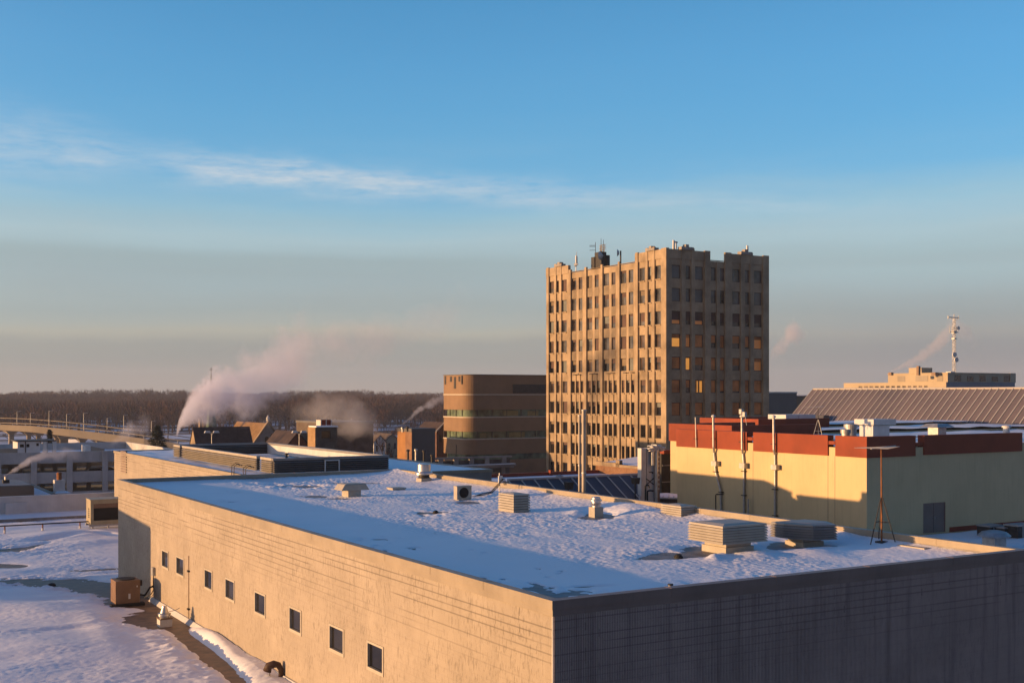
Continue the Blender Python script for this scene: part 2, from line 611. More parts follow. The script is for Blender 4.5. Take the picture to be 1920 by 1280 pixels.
m_white = mat('white_paint', (0.612, 0.603, 0.586), .6, .1, 1.0, .05, 20, streak=.15)
m_black = mat('black_rubber', (.02, .02, .02), .7, .2)
m_dark = mat('dark_steel', (.045, .042, .04), .6, .3, 3)
m_rust = mat('rusty_steel', (.30, .12, .045), .8, .35, 4, .1, 40)
m_brownp = mat('brown_sheet', (0.216, 0.130, 0.079), .55, .15, 1.5, .04, 40, spec=.4)
m_tancoil = mat('tan_sheet', (0.374, 0.317, 0.202), .5, .12, 1.5, .04, 40, spec=.4)
m_glassd = glass('dark_glass', (.035, .033, .035))
m_frame = mat('pale_window_frame', (0.446, 0.403, 0.324), .5, .08)
m_lime = mat('limestone', (0.389, 0.298, 0.199), .85, .3, .35, .25, 6, streak=.4)
m_limed = mat('limestone_spandrel', (0.274, 0.215, 0.149), .85, .25, .5, .2, 6, streak=.4)
m_stucco = mat('cream_stucco', (0.617, 0.477, 0.272), .85, .07, .3, .15, 25, streak=.22)
m_red = mat('red_paint', (0.262, 0.054, 0.024), .75, .16, .4, .08, 20, streak=.1)
m_snowroof = None
m_conc = mat('concrete', (.48, .48, .47), .85, .15, .3, .1, 12, streak=.3)
m_concw = mat('viaduct_concrete', (0.331, 0.288, 0.230), .85, .15, .1, .1, 8, streak=.3)
m_brownb = mat('brown_brick_panel', (.255, .165, .10), .85, .12, .3, .1, 14, streak=.15)
m_brown2 = mat('brown_metal_panel', (.13, .125, .12), .7, .12, .2, streak=.1)
m_band = mat('pale_sill_band', (.48, .42, .34), .7, .1)
m_greeng = glass('green_glass', (.17, .23, .15))
m_brick = brick_mat('orange_brick', (0.302, 0.144, 0.065))
m_brickr = brick_mat('red_brick', (0.158, 0.065, 0.043))
m_brickd = brick_mat('dark_brick', (.12, .085, .065))
m_slate = mat('slate_roof', (.065, .045, .04), .8, .3, 1.0, .3, 8)
m_tile = mat('tawny_tile_roof', (0.245, 0.144, 0.058), .8, .3, 1.2, .3, 8)
m_stone = mat('grey_stone', (.33, .30, .27), .85, .25, .6, .2, 8)
m_copper = mat('green_copper', (.07, .13, .10), .7, .3, 1)
m_glaze = mat('skylight_glass', (.150, .122, .120), .25, .35, .10, spec=.5, col2=(.095, .085, .092))
m_mull = mat('mullion_white', (0.446, 0.418, 0.389), .5, .05)
m_glazeb = mat('skylight_glass_blue', (.085, .085, .10), .5, .3, .12, spec=.3)
m_bark = mat('bark', (.07, .05, .04), .9, .3, 3)
m_twig = mat('bare_twigs', (.066, .032, .026), .95, .55, .010, col2=(.026, .017, .017))
m_needle = mat('pine_needles', (.035, .05, .03), .9, .4, 1.2)


def snow_mat(name, c, bump, bs):
    m, nt, P, out = new_mat(name)
    v = tex_coord(nt)
    cc = mixc(nt, ramp(nt, noise_n(nt, v, .35, 5, .6), .3, .7), tuple(x * .94 for x in c), c)
    nt.links.new(cc, P.inputs['Base Color'])
    P.inputs['Roughness'].default_value = .55
    P.inputs['Specular IOR Level'].default_value = .35
    bn = nt.nodes.new('ShaderNodeBump')
    bn.inputs['Strength'].default_value = bump
    bn.inputs['Distance'].default_value = .015
    nt.links.new(noise_n(nt, v, bs, 4, .6), bn.inputs['Height'])
    nt.links.new(bn.outputs[0], P.inputs['Normal'])
    return m


m_snow = snow_mat('snow', (.90, .90, .93), .5, 16)
m_snowfar = snow_mat('snow_far', (.84, .85, .88), .3, 1.5)

# ------------------------------------------------------------------ the tan block building with the snowy roof
A0, A1, B0, B1 = 23.54, 69.8, 15.19, 33.0
ZC = CZ - 4.925                 # coping
ZR = CZ - 5.40                  # snow on the roof
ZL = CZ - 10.67                 # the lower roof
B1F = B1
bb = thing('block_building', 'low tan ribbed-block building with a broad vent-covered snowy roof and eight small windows', 'building', ((B0 + B1) / 2, (A0 + A1) / 2, 0))
win_px = [(304, 316), (331, 345), (384, 398), (423, 440), (478, 498), (543, 565), (618, 645), (689, 719)]
wins = []
for (u0, u1) in win_px:
    a1, a0 = fa(u0, B0), fa(u1, B0)
    wins.append((a0, a1))
wz1 = fz(1200, B0, fa(689, B0))
wz0 = wz1 - .86
mb = MB()
holes = [(a0, a1, wz0, wz1) for a0, a1 in wins]
mb.facade('b', B0, A0 + .03, A1, 0, ZC - .36, holes, .16)
mb.build('sunlit_wall', m_block, bb, label='tan split-rib wall with a row of small square windows')
# the shaded wall really is ribbed
mb = MB()
pts, b = [], B0
while b < B1:
    pts += [(b, A0), (b + .008, A0 - .032), (b + .028, A0 - .032), (b + .036, A0)]
    b += .0508
pts.append((B1, A0))
for i in range(len(pts) - 1):
    (p, q), (r, s_) = pts[i], pts[i + 1]
    mb.face([(p, q, 0), (r, s_, 0), (r, s_, ZC - .36), (p, q, ZC - .36)])
mb.build('shaded_wall', m_blockf, bb, label='grey ribbed wall in shade')
mb = MB()
mb.face([(B1, A0, 0), (B1, A1, 0), (B1, A1, ZC - .36), (B1, A0, ZC - .36)])
mb.face([(B0, A1, 0), (B1, A1, 0), (B1, A1, ZC - .36), (B0, A1, ZC - .36)])
mb.build('rear_wall', m_block, bb)
mb = MB()
mb.cyl((B0 + .0, A0 + .005, 0), (B0 + .0, A0 + .005, ZC - .37), .028, n=8)
mb.build('corner_strip', m_white, bb)
for (a0, a1) in wins:
    mb = MB()
    t, d0, d1 = .055, B0 - .025, B0 + .15
    mb.box(d0, d1, a0 - .02, a1 + .02, wz0 - .05, wz0 + t)
    mb.box(d0, d1, a0 - .02, a1 + .02, wz1 - t, wz1 + .02)
    mb.box(d0, d1, a0 - .02, a0 + t, wz0 + t, wz1 - t)
    mb.box(d0, d1, a1 - t, a1 + .02, wz0 + t, wz1 - t)
    fr = mb.build('window', m_frame, bb)
    g_ = MB()
    g_.box(B0 + .06, B0 + .10, a0 + t, a1 - t, wz0 + t, wz1 - t)
    g_.build('pane', m_glassd, fr)
# coping: a two-step metal cap; the shaded side's darkness is put into its colour
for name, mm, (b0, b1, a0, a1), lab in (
        ('coping', m_copd, (B0 - .035, B1 + .06, A0 - .06, A0 + .22), 'coping along the shaded wall, shade in its colour'),
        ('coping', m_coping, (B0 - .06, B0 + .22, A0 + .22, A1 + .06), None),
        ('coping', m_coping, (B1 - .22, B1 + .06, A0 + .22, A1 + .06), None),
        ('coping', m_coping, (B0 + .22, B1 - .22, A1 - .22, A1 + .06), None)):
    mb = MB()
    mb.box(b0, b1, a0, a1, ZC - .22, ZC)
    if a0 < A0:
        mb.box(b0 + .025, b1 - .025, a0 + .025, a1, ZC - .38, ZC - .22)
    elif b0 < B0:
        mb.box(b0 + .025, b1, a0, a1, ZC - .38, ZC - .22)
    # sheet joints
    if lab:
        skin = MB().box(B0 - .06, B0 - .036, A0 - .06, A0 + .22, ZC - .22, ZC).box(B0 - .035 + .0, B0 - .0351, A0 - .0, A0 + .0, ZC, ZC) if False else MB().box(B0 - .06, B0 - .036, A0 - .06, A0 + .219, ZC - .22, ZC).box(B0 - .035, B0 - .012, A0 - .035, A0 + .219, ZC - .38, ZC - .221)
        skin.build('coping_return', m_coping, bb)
    n = int(max(b1 - b0, a1 - a0) / 3)
    for k in range(1, n):
        if b1 - b0 > a1 - a0:
            q = b0 + (b1 - b0) * k / n
            mb.box(q - .012, q + .012, a0 - .006, a1, ZC - .215, ZC + .006)
        else:
            q = a0 + (a1 - a0) * k / n
            mb.box(b0 - .006, b1, q - .012, q + .012, ZC - .215, ZC + .006)
    o = mb.build(name, mm, bb)
    if lab:
        o['label'] = lab
mb = MB()
mb.box(B0 + .1, B1 - .1, A0 + .1, A1 - .1, ZR - .4, ZR - .03)
for q in ((B0 + .05, B0 + .2, A0 + .2, A1 - .2), (B1 - .2, B1 - .05, A0 + .2, A1 - .2), (B0 + .05, B1 - .05, A0 + .05, A0 + .2), (B0 + .05, B1 - .05, A1 - .2, A1 - .05)):
    mb.box(*q, ZR - .025, ZC - .39 + .165)
mb.build('roof_deck', m_memb, bb)


def roof_h(B, A):
    U, V = g2px(B, A, ZR)
    # crust broken by wind; smoother where the parapet shelters it
    rough = np.clip((B - B0 - 4.0) / 2.2, .12, 1)
    h = vnoise(B * 1.1, A * .8, 1) * .03 + vnoise(B * .35, A * .3, 9) * .05
    ss = vnoise(B * 3.6 + A * 1.3, A * 2.6, 2) * .008 + vnoise(B * 8.5 + A * 3, A * 6.5, 3) * .017 + vnoise(B * 15 + A * 4, A * 11, 4) * .021
    calm = np.clip(.95 + 1.1 * vnoise(B * .33, A * .22, 81) + .8 * vnoise(B * .9, A * .6, 82), .3, 1.35)
    h = h * (.35 + .65 * rough) + ss * rough * calm
    # drifts
    for u, v, ru, rv, k in ((1040, 919, 42, 9, .38), (985, 930, 30, 8, .12), (1175, 958, 46, 8, .18), (1085, 963, 20, 5, .16), (1225, 965, 50, 9, .12), (1330, 966, 60, 9, .10),
                            (1530, 1035, 60, 9, .10), (1420, 1042, 40, 6, .12), (1340, 1046, 14, 5, .14), (1415, 1020, 26, 6, .10), (1590, 1008, 50, 8, .16), (1100, 920, 60, 6, .15),
                            (870, 899, 60, 5, .16), (700, 935, 90, 5, .06), (1490, 1000, 60, 8, .12), (960, 968, 90, 5, .05)):
        h = h + k * blob(U, V, u, v, ru, rv)
    # bare and scoured places
    for u, v, ru, rv, k, an in ((1275, 1040, 64, 5, .26, -.06), (1335, 1030, 50, 7, .22, 0), (1120, 966, 34, 6, .3, 0), (812, 961, 30, 2.6, .16, 0), (560, 911, 60, 2.2, .18, .02), (505, 905, 60, 2, .15, 0),
                                (1480, 1023, 50, 7, .25, 0), (1040, 1114, 44, 5, .09, -.05), (1110, 1098, 46, 1.6, .08, -.03), (1010, 1106, 30, 3, .07, .2),
                                (1272, 962, 34, 6, .20, 0), (640, 934, 30, 1.8, .10, 0), (880, 941, 26, 3, .12, 0), (660, 905, 90, 2.2, .16, 0), (1560, 1022, 30, 3, .12, 0), (590, 930, 30, 3, .07, 0)):
        h = h - k * blob(U, V, u, v, ru, rv, an)
    wear = sum(blob(U, V, *p) for p in ((1285, 1038, 90, 8), (1340, 1030, 70, 9), (1120, 966, 50, 9), (820, 962, 50, 7), (560, 912, 90, 6), (1480, 1023, 70, 10), (1040, 1108, 90, 14)))
    h = h + np.clip(wear, 0, 1) * (vnoise(B * 1.8, A * 1.2, 71) * .16 + vnoise(B * 6, A * 4, 72) * .07)
    # snow lies deeper toward the far end and the far parapet
    h = h + .29 * np.exp(-(A1 - A) / 2.5) + .20 * np.exp(-(B1 - B) / 1.5)
    # a crusty lip where the snow meets the parapets
    edge = np.minimum(np.minimum(B - B0 - .2, B1 - .2 - B), np.minimum(A - A0 - .2, A1 - .2 - A))
    h = h - .05 * np.exp(-(B - B0 - .2) / .35) * (vnoise(A * .5, B * 0, 6) + .7)
    h = h + .10 * np.exp(-(B1 - .2 - B) / .8) * (vnoise(A * .35, B * 0, 16) + .4)
    h = h + .07 * np.exp(-(A - A0 - .2) / .5) * (vnoise(B * .9, A * 0, 21) + .45) * (B > B0 + 5)
    h = h - .03 * (vnoise(B * .5, A * .4, 31) + vnoise(B * 3, A * 2.5, 32) > .66) * (B < B0 + 5)
    return ZR + h


sheet(B0 + .21, B1 - .21, A0 + .21, A1 - .21, .046, roof_h, 'snow_cover', m_snow, bb)

# ------------------------------------------------------------------ the rear wing and its louvre screen
ZW = CZ - 5.18
wb0, wb1, wa0, wa1 = 23.7, 40.2, A1 + .3, 110.5
wg = thing('block_wing', 'low snowy-roofed wing with a sunlit ribbed wall behind the large vent-covered roof', 'building', ((wb0 + wb1) / 2, (wa0 + wa1) / 2, 0))
mb = MB()
mb.facade('b', wb0, wa0, wa1, 0, ZW - .2, [], .1)
mb.face([(wb0, wa1, 0), (wb1, wa1, 0), (wb1, wa1, ZW - .2), (wb0, wa1, ZW - .2)])
mb.build('wall', m_block, wg)
mb = MB()
mb.face([(wb0, wa0, 0), (wb1, wa0, 0), (wb1, wa0, ZW - .2), (wb0, wa0, ZW - .2)])
mb.face([(wb1, wa0, 0), (wb1, wa1, 0), (wb1, wa1, ZW - .2), (wb1, wa0, ZW - .2)])
for k in range(6):
    mb.box(32, wb1, wa0 - .012, wa0, ZW - .3 - k * .18, ZW - .285 - k * .18)
mb.build('metal_wall', m_louvg, wg)
mb = MB()
for q in ((wb0 - .06, wb0 + .2, wa0 - .06, wa1 + .06), (wb1 - .2, wb1 + .06, wa0 - .06, wa1 + .06), (wb0 + .2, wb1 - .2, wa0 - .06, wa0 + .2), (wb0 + .2, wb1 - .2, wa1 - .2, wa1 + .06)):
    mb.box(*q, ZW - .2, ZW)
mb.build('coping', m_coping, wg)
sheet(wb0 + .19, wb1 - .19, wa0 + .19, wa1 - .19, .35, lambda B, A: ZW - .05 + vnoise(B * 1.2, A * .9, 41) * .06 + vnoise(B * .3, A * .3, 42) * .08, 'snow_cover', m_snow, wg)
mb = MB()
lv0, lv1 = fa(238, wb0), fa(228, wb0)
for k in range(9):
    z = fz(886, wb0, lv0) + k * .22
    mb.box(wb0 - .09, wb0 + .02, lv0, lv1, z, z + .1)
mb.build('wall_louvre', m_copd, wg)
for u in (443, 465):
    a_ = fa(u, wb0)
    mb = MB()
    for q in (0, .5):
        mb.tube([(wb0 - .15, a_ + q, ZW - 1.2), (wb0 - .15, a_ + q, ZW + .45), (wb0 + .1, a_ + q, ZW + .65), (wb0 + .4, a_ + q, ZW + .5)], .025, 6)
    for k in range(5):
        mb.cyl((wb0 - .15, a_, ZW - 1.1 + k * .3), (wb0 - .15, a_ + .5, ZW - 1.1 + k * .3), .015, n=6)
    mb.build('ladder', m_dark, wg)


def louvres(mb, plan, z0, z1, n, flare, m=0, core=1):
    """blades flaring down and out round a dark core"""
    mb.hull(plan, z0 + .01, z1 - .01, -.05, -.05, core)
    p = (z1 - z0) / n
    for k in range(n):
        mb.hull(plan, z0 + k * p, z0 + k * p + p * .74, flare, .0, m)


def rect(b0, b1, a0, a1):
    return [(b0, a0), (b1, a0), (b1, a1), (b0, a1)]


sb0, sb1, sa0, sa1 = 25.6, 33.7, 72.9, 97.2
sz0, sz1 = ZW + .06, CZ - 4.18
ls = thing('louvre_screen', 'long roofless louvre screen on a roof, gold on one side and grey on the other', 'screen', ((sb0 + sb1) / 2, (sa0 + sa1) / 2, sz0))


def screen_wall(b0, b1, a0, a1, out, mm, name, n=6):
    mb = MB()
    mb.box(b0, b1, a0, a1, sz0, sz1, 0)
    p = (sz1 - sz0 - .16) / n
    for k in range(n):
        zb, zt = sz0 + k * p, sz0 + k * p + p * .48
        for ax, sgn in out:
            if ax == 'b':
                e = b0 if sgn < 0 else b1
                lo = [(e, a0 - .0, zb), (e, a1, zb), (e + sgn * .17, a1, zb), (e + sgn * .17, a0, zb)]
                hi = [(e, a0 - .0, zt), (e, a1, zt), (e + sgn * .02, a1, zt), (e + sgn * .02, a0, zt)]
            else:
                e = a0 if sgn < 0 else a1
                lo = [(b0, e, zb), (b1, e, zb), (b1, e + sgn * .17, zb), (b0, e + sgn * .17, zb)]
                hi = [(b0, e, zt), (b1, e, zt), (b1, e + sgn * .02, zt), (b0, e + sgn * .02, zt)]
            mb.frustum(lo, hi, 1)
    mb.box(b0 - .06, b1 + .06, a0 - .06, a1 + .06, sz1 - .15, sz1 + .012, 2)
    return mb.build(name, [m_beiged, mm, mm], ls)


g1, g2 = fa(490, sb0), fa(482, sb0)
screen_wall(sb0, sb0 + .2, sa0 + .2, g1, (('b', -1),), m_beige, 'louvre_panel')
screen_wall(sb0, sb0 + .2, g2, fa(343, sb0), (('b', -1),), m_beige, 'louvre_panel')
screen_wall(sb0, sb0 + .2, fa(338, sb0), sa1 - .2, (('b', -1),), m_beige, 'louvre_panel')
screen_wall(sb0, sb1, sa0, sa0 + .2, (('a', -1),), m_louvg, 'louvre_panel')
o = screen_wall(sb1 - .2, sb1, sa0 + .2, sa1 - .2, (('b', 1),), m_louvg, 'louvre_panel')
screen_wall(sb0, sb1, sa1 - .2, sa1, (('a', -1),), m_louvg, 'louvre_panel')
mb = MB()
mb.box(sb1 - .235, sb1 - .21, sa0 + .22, sa1 - .22, sz0 + .05, sz1 - .16)
mb.build('inner_lining', m_white, ls)
d0, d1 = fb(607, sa0), fb(635, sa0)
mb = MB()
for q in ((d0, d0 + .07, sz0 + .02, sz1 - .17), (d1 - .07, d1, sz0 + .02, sz1 - .17), (d0 + .07, d1 - .07, sz1 - .24, sz1 - .17)):
    mb.box(q[0], q[1], sa0 - .2, sa0 - .1, q[2], q[3])
mb.build('door_frame', m_white, ls)
for (b, a, h) in ((31.5, 76, .5), (30.5, 84, .6), (32.3, 80, .4)):
    o = MB().lathe(b, a, [(.09, ZW - .1), (.09, ZW + h), (.15, ZW + h + .02), (.15, ZW + h + .12), (.02, ZW + h + .17)], 10).build(
        'vent_pipe', m_dark, None, None, label='thin dark vent pipe standing inside the roofless louvre screen', category='vent pipe', group='vent pipes inside the louvre screen')


# ------------------------------------------------------------------ things on the snowy roof
def corner(u, v, z=ZR):
    return at_z(u, v, z)


def louvre_vent(u, v, base, head, z_base, z_head, n, label, oct_=False, mh=None):
    b, a, _ = corner(u, v)
    (bw, bl), (hw, hl) = base, head
    t = thing('louvre_vent', label, 'roof vent', (b + bw / 2, a + bl / 2, ZR), 'louvred roof vents')
    mb = MB()
    if z_base > .02:
        mb.box(b, b + bw, a, a + bl, ZR - .25, ZR + z_base * .55)
        mb.box(b + .07, b + bw - .07, a + .07, a + bl - .07, ZR + z_base * .55 + .001, ZR + z_base)
    else:
        mb.box(b, b + bw, a, a + bl, ZR - .25, ZR + .04)
    mb.build('curb', m_beige, t)
    cb, ca = b + bw / 2, a + bl / 2
    plan = rect(cb - hw / 2, cb + hw / 2, ca - hl / 2, ca + hl / 2)
    if oct_:
        q = .45
        plan = [(cb - hw / 2 + q, ca - hl / 2 - .1), (cb + hw * .25, ca - hl / 2 - .35), (cb + hw / 2 + .1, ca - .1), (cb + hw / 2 - .1, ca + hl / 2), (cb - hw / 2, ca + hl / 2), (cb - hw / 2, ca + .1)]
    mb = MB()
    louvres(mb, plan, ZR + max(z_base, .04), ZR + z_head - .05, n, .045)
    mb.build('louvre_head', [mh or m_beige, m_beiged], t)
    mb = MB()
    mb.hull(plan, ZR + z_head - .049, ZR + z_head + .02, .015, .0)
    mb.hull(plan, ZR + z_head + .021, ZR + z_head + .06, -.12, -.3)
    mb.build('cap', mh or m_beige, t)
    return t


louvre_vent(963, 961, (.82, 1.30), (.84, 1.34), .0, .80, 6, 'square louvred vent sitting flat on the snow beside the fan unit')
louvre_vent(1276, 973, (.62, 1.0), (.85, 1.35), .12, .55, 4, 'small low louvred vent near the parapet, half sunk in a drift')
louvre_vent(1361, 1038, (1.25, 1.25), (1.95, 1.75), .36, .95, 6, 'largest louvred vent, a broad square head on a narrower stepped curb')
louvre_vent(1506, 1025, (1.0, .9), (1.75, 1.5), .28, .78, 5, 'dark angular louvred vent next to the rusty tripod antenna', True, m_louvg)

b, a, _ = corner(653, 932)
t = thing('hooded_vent', 'beige hooded relief vent with flared sides on a box curb, farthest along the snowy roof', 'roof vent', (b + .4, a + .45, ZR))
mb = MB()
mb.box(b, b + .72, a, a + .85, ZR - .25, ZR + .40)
mb.build('curb', m_beige, t)
mb = MB()
mb.frustum([(b - .42, a - .1, ZR + .36), (b + 1.16, a - .1, ZR + .36), (b + 1.16, a + .95, ZR + .36), (b - .42, a + .95, ZR + .36)],
           [(b - .22, a - .06, ZR + .66), (b + .97, a - .06, ZR + .66), (b + .97, a + .91, ZR + .66), (b - .22, a + .91, ZR + .66)])
mb.frustum([(b - .22, a - .06, ZR + .661), (b + .97, a - .06, ZR + .661), (b + .97, a + .91, ZR + .661), (b - .22, a + .91, ZR + .661)],
           [(b - .1, a + .0, ZR + .70), (b + .85, a + .0, ZR + .70), (b + .85, a + .85, ZR + .70), (b - .1, a + .85, ZR + .70)])
mb.build('hood', m_beige, t)

b, a, _ = corner(790, 906)
t = thing('exhaust_fan', 'round silver exhaust fan with a flared collar near the roof corner', 'roof fan', (b + .35, a + .3, ZR))
MB().box(b, b + .70, a, a + .7, ZR - .2, ZR + .30).build('curb', m_beige, t)
cb, ca = b + .36, a + .36
MB().lathe(cb, ca, [(.40, ZR + .301), (.33, ZR + .36), (.33, ZR + .5)], 24).build('neck', m_dark, t)
MB().lathe(cb, ca, [(.36, ZR + .5), (.54, ZR + .52), (.54, ZR + .62), (.46, ZR + .70)], 28).build('collar', m_galv, t)
MB().lathe(cb, ca, [(.40, ZR + .70), (.40, ZR + 1.12), (.37, ZR + 1.16), (.1, ZR + 1.18)], 28).build('drum', m_galv, t)

b, a, _ = corner(857, 938)
t = thing('split_air_conditioner', 'pale outdoor air conditioner with one round black fan, standing on the snow', 'air conditioner', (b + .42, a + .17, ZR))
mb = MB()
mb.box(b, b + .84, a, a + .36, ZR + .04, ZR + .70)
for q in (.08, .68):
    mb.box(b + q, b + q + .08, a - .03, a + .39, ZR - .2, ZR + .04)
mb.box(b - .02, b + .86, a - .02, a + .38, ZR + .70, ZR + .725)
mb.build('casing', m_beige, t)
mb = MB()
mb.cyl((b + .40, a - .012, ZR + .38), (b + .40, a + .05, ZR + .38), .265, n=28)
mb.build('fan_grille', m_black, t)
mb = MB()
for r in (.24, .17, .1):
    mb.tube([(b + .40 + r * math.cos(k * math.pi / 12), a - .02, ZR + .38 + r * math.sin(k * math.pi / 12)) for k in range(25)], .006, 5)
mb.build('fan_guard', m_dark, t)

mb = MB()
e = corner(884, 934)
p = corner(938, 927)
for k in range(4):
    q = .05 * k
    mb.tube([(e[0] + q, e[1], ZR + .10), ((e[0] * .6 + p[0] * .4), (e[1] * .6 + p[1] * .4) + q, ZR + .08 + .03 * k), (p[0] - .5, p[1] + q, ZR + .12 + .02 * k), (p[0] - .1 + q, p[1], ZR + .45 + .1 * k), (p[0] + .15 + q, p[1] + .05, ZR + .85), (p[0] + .3 + q, p[1] + .1, ZR + .5)], .015, 6)
mb.build('cable_bundle', m_black, None, None, label='looping black cables running from the fan unit to a short post', category='cables')
t = thing('cable_post', 'short pale service post with a box where the black cables rise', 'post', (p[0] + .1, p[1] + .25, ZR))
MB().cyl((p[0] + .1, p[1] + .25, ZR - .2), (p[0] + .1, p[1] + .25, ZR + 1.15), .035, n=8).build('pole', m_galvd, t)
MB().box(p[0] - .02, p[0] + .22, p[1] + .12, p[1] + .2, ZR + .6, ZR + 1.0).build('box', m_white, t)

b, a, _ = corner(1115, 969)
t = thing('stack_vent', 'silver banded round vent on a tall square curb, with a ring melted in the snow', 'roof vent', (b + .22, a + .22, ZR))
MB().box(b, b + .46, a, a + .46, ZR - .25, ZR + .42).build('curb', m_beige, t)
cb, ca = b + .23, a + .23
MB().lathe(cb, ca, [(.19, ZR + .42), (.19, ZR + .48), (.26, ZR + .50), (.28, ZR + .56), (.21, ZR + .60), (.21, ZR + .66), (.27, ZR + .68), (.27, ZR + .74), (.2, ZR + .77), (.2, ZR + .84), (.14, ZR + .87)], 24).build('cowl', m_galv, t)

for (u, v, w, l, h, lab) in ((1733, 1038, .95, 1.15, .19, 'beige low roof hatch near the rusty tripod antenna'), (736, 919, .85, .8, .13, 'flat roof hatch between the hooded vent and the round exhaust fan')):
    b, a, _ = corner(u, v)
    t = thing('roof_hatch', lab, 'hatch', (b + w / 2, a + l / 2, ZR), 'low hatches on the snowy roof')
    MB().box(b + .04, b + w - .04, a + .04, a + l - .04, ZR - .2, ZR + h - .06).build('curb', m_beige, t)
    MB().box(b, b + w, a, a + l, ZR + h - .06, ZR + h).build('lid', m_beige, t)

b, a, _ = at_z(1257, 1104, ZR)
t = thing('pipe_vent', 'stubby capped pipe poking up just inside the shaded coping', 'vent pipe', (b, a, ZR))
MB().cyl((b, a, ZR - .2), (b, a, ZR + .11), .065, n=14).build('pipe', m_galvd, t)
MB().cyl((b, a, ZR + .111), (b, a, ZR + .15), .08, n=14).build('cap', m_dark, t)
for (u, v, r, z, lab) in ((1272, 1044, .14, ZR, 'black domed roof drain in the bare patch by the largest vent'), (817, 961, .13, ZR, 'black domed roof drain in the open snow'), (97, 1096, .2, ZL, 'black domed roof drain on the lower roof'),
                          (839, 907, .09, ZR, 'tiny black drain close to the parapet')):
    b, a, _ = at_z(u, v, z)
    MB().lathe(b, a, [(r * 1.1, z - .2), (r * 1.1, z + .03), (r * .9, z + .04), (r * .8, z + .08), (r * .35, z + .11), (.01, z + .115)], 14).build(
        'roof_drain', m_black, None, (b, a, z), label=lab, category='roof drain', group='domed roof drains')


def tripod_antenna(b, a, z, H, ap, lab, mat_p, mat_t, boom, rz):
    t = thing('tripod_antenna', lab, 'antenna', (b, a, z), 'roof antennas on tripods')
    for k in range(3):
        an = 2 * math.pi * k / 3 + .35 + rz
        ft = (b + .34 * ap * math.cos(an), a + .34 * ap * math.sin(an), z - .15)
        MB().tube([ft, (b + .03 * math.cos(an), a + .03 * math.sin(an), z + ap)], .02, 6).build('leg', mat_p, t)
    mb = MB()
    for k in range(3):
        p = [(b + .19 * ap * math.cos(2 * math.pi * q / 3 + .35 + rz), a + .19 * ap * math.sin(2 * math.pi * q / 3 + .35 + rz), z + ap * .45) for q in (k, k + 1)]
        mb.cyl(p[0], p[1], .012, n=6)
    mb.build('brace', mat_p, t)
    MB().tube([(b, a, z - .1), (b, a, z + ap), (b - .02, a, z + H)], [.032, .03, .02], 8).build('mast', mat_t, t)
    MB().box(b - .16, b + .16, a - .16, a + .16, z - .12, z + .02).build('foot_plate', mat_p, t)
    mb = MB()
    c, s_ = math.cos(boom[1]), math.sin(boom[1])
    L0, L1 = boom[0]
    mb.cyl((b + c * L0, a + s_ * L0, z + H), (b + c * L1, a + s_ * L1, z + H + .04), .018, n=6)
    n = 13
    for k in range(n):
        q = L0 + (L1 - L0) * k / (n - 1)
        w = .62 - .45 * (k / (n - 1))
        mb.cyl((b + c * q - s_ * w, a + s_ * q + c * w, z + H + .02), (b + c * q + s_ * w, a + s_ * q - c * w, z + H + .02), .008, n=5)
    mb.build('aerial', m_galvd, t)
    return t


b = 32.42
a = fa(1653, b)
zt_ = fz(1015, b, a)
tripod_antenna(b, a, zt_, 3.3, 1.55, 'rusty tripod antenna with a long flat aerial on its mast', m_dark, m_rust, ((-.85, 1.15), .30), .6)

# twin flues that rise just outside the far parapet
t0 = None
for (u, vt, r, lab) in ((1094.6, 768, .108, 'thick tall steel flue pipe, the taller of two side by side'), (1086.6, 778, .066, 'thin steel flue pipe beside the thicker taller flue')):
    a_ = fa(u, B1 + .42)
    zt = fz(vt, B1 + .42, a_)
    t = thing('flue_pipe', lab, 'flue', (B1 + .42, a_, 0), 'twin flues')
    MB().cyl((B1 + .42, a_, 0), (B1 + .42, a_, zt), r, n=20).build('pipe', m_flue, t)
    mb = MB()
    for z in (fz(872 if r < .1 else 886, B1 + .42, a_), zt - .02):
        mb.cyl((B1 + .42, a_, z - .03), (B1 + .42, a_, z + .03), r + .02, n=20)
    mb.build('clamp', m_galvd, t)
    MB().box(B1 + .0, B1 + .42, a_ - .03, a_ + .03, ZC - .8, ZC - .7).build('bracket', m_dark, t)
# ------------------------------------------------------------------ the lower snowy roof beside the block building
lr = thing('lower_building', 'low building whose wide roof lies deep in drifted snow beside the tan ribbed wall', 'building', (-8, 70, 0))
LB0, LB1, LA0, LA1 = -46, B0 - .012, 18, 118
mb = MB()
mb.box(LB0, LB1, LA0, LA1, 0, ZL - .12)
mb.build('wall', m_conc, lr)
MB().box(LB0 + .02, LB1 - .0, LA0 + .02, LA1 - .02, ZL - .119, ZL - .05).build('roof_deck', m_wet, lr)


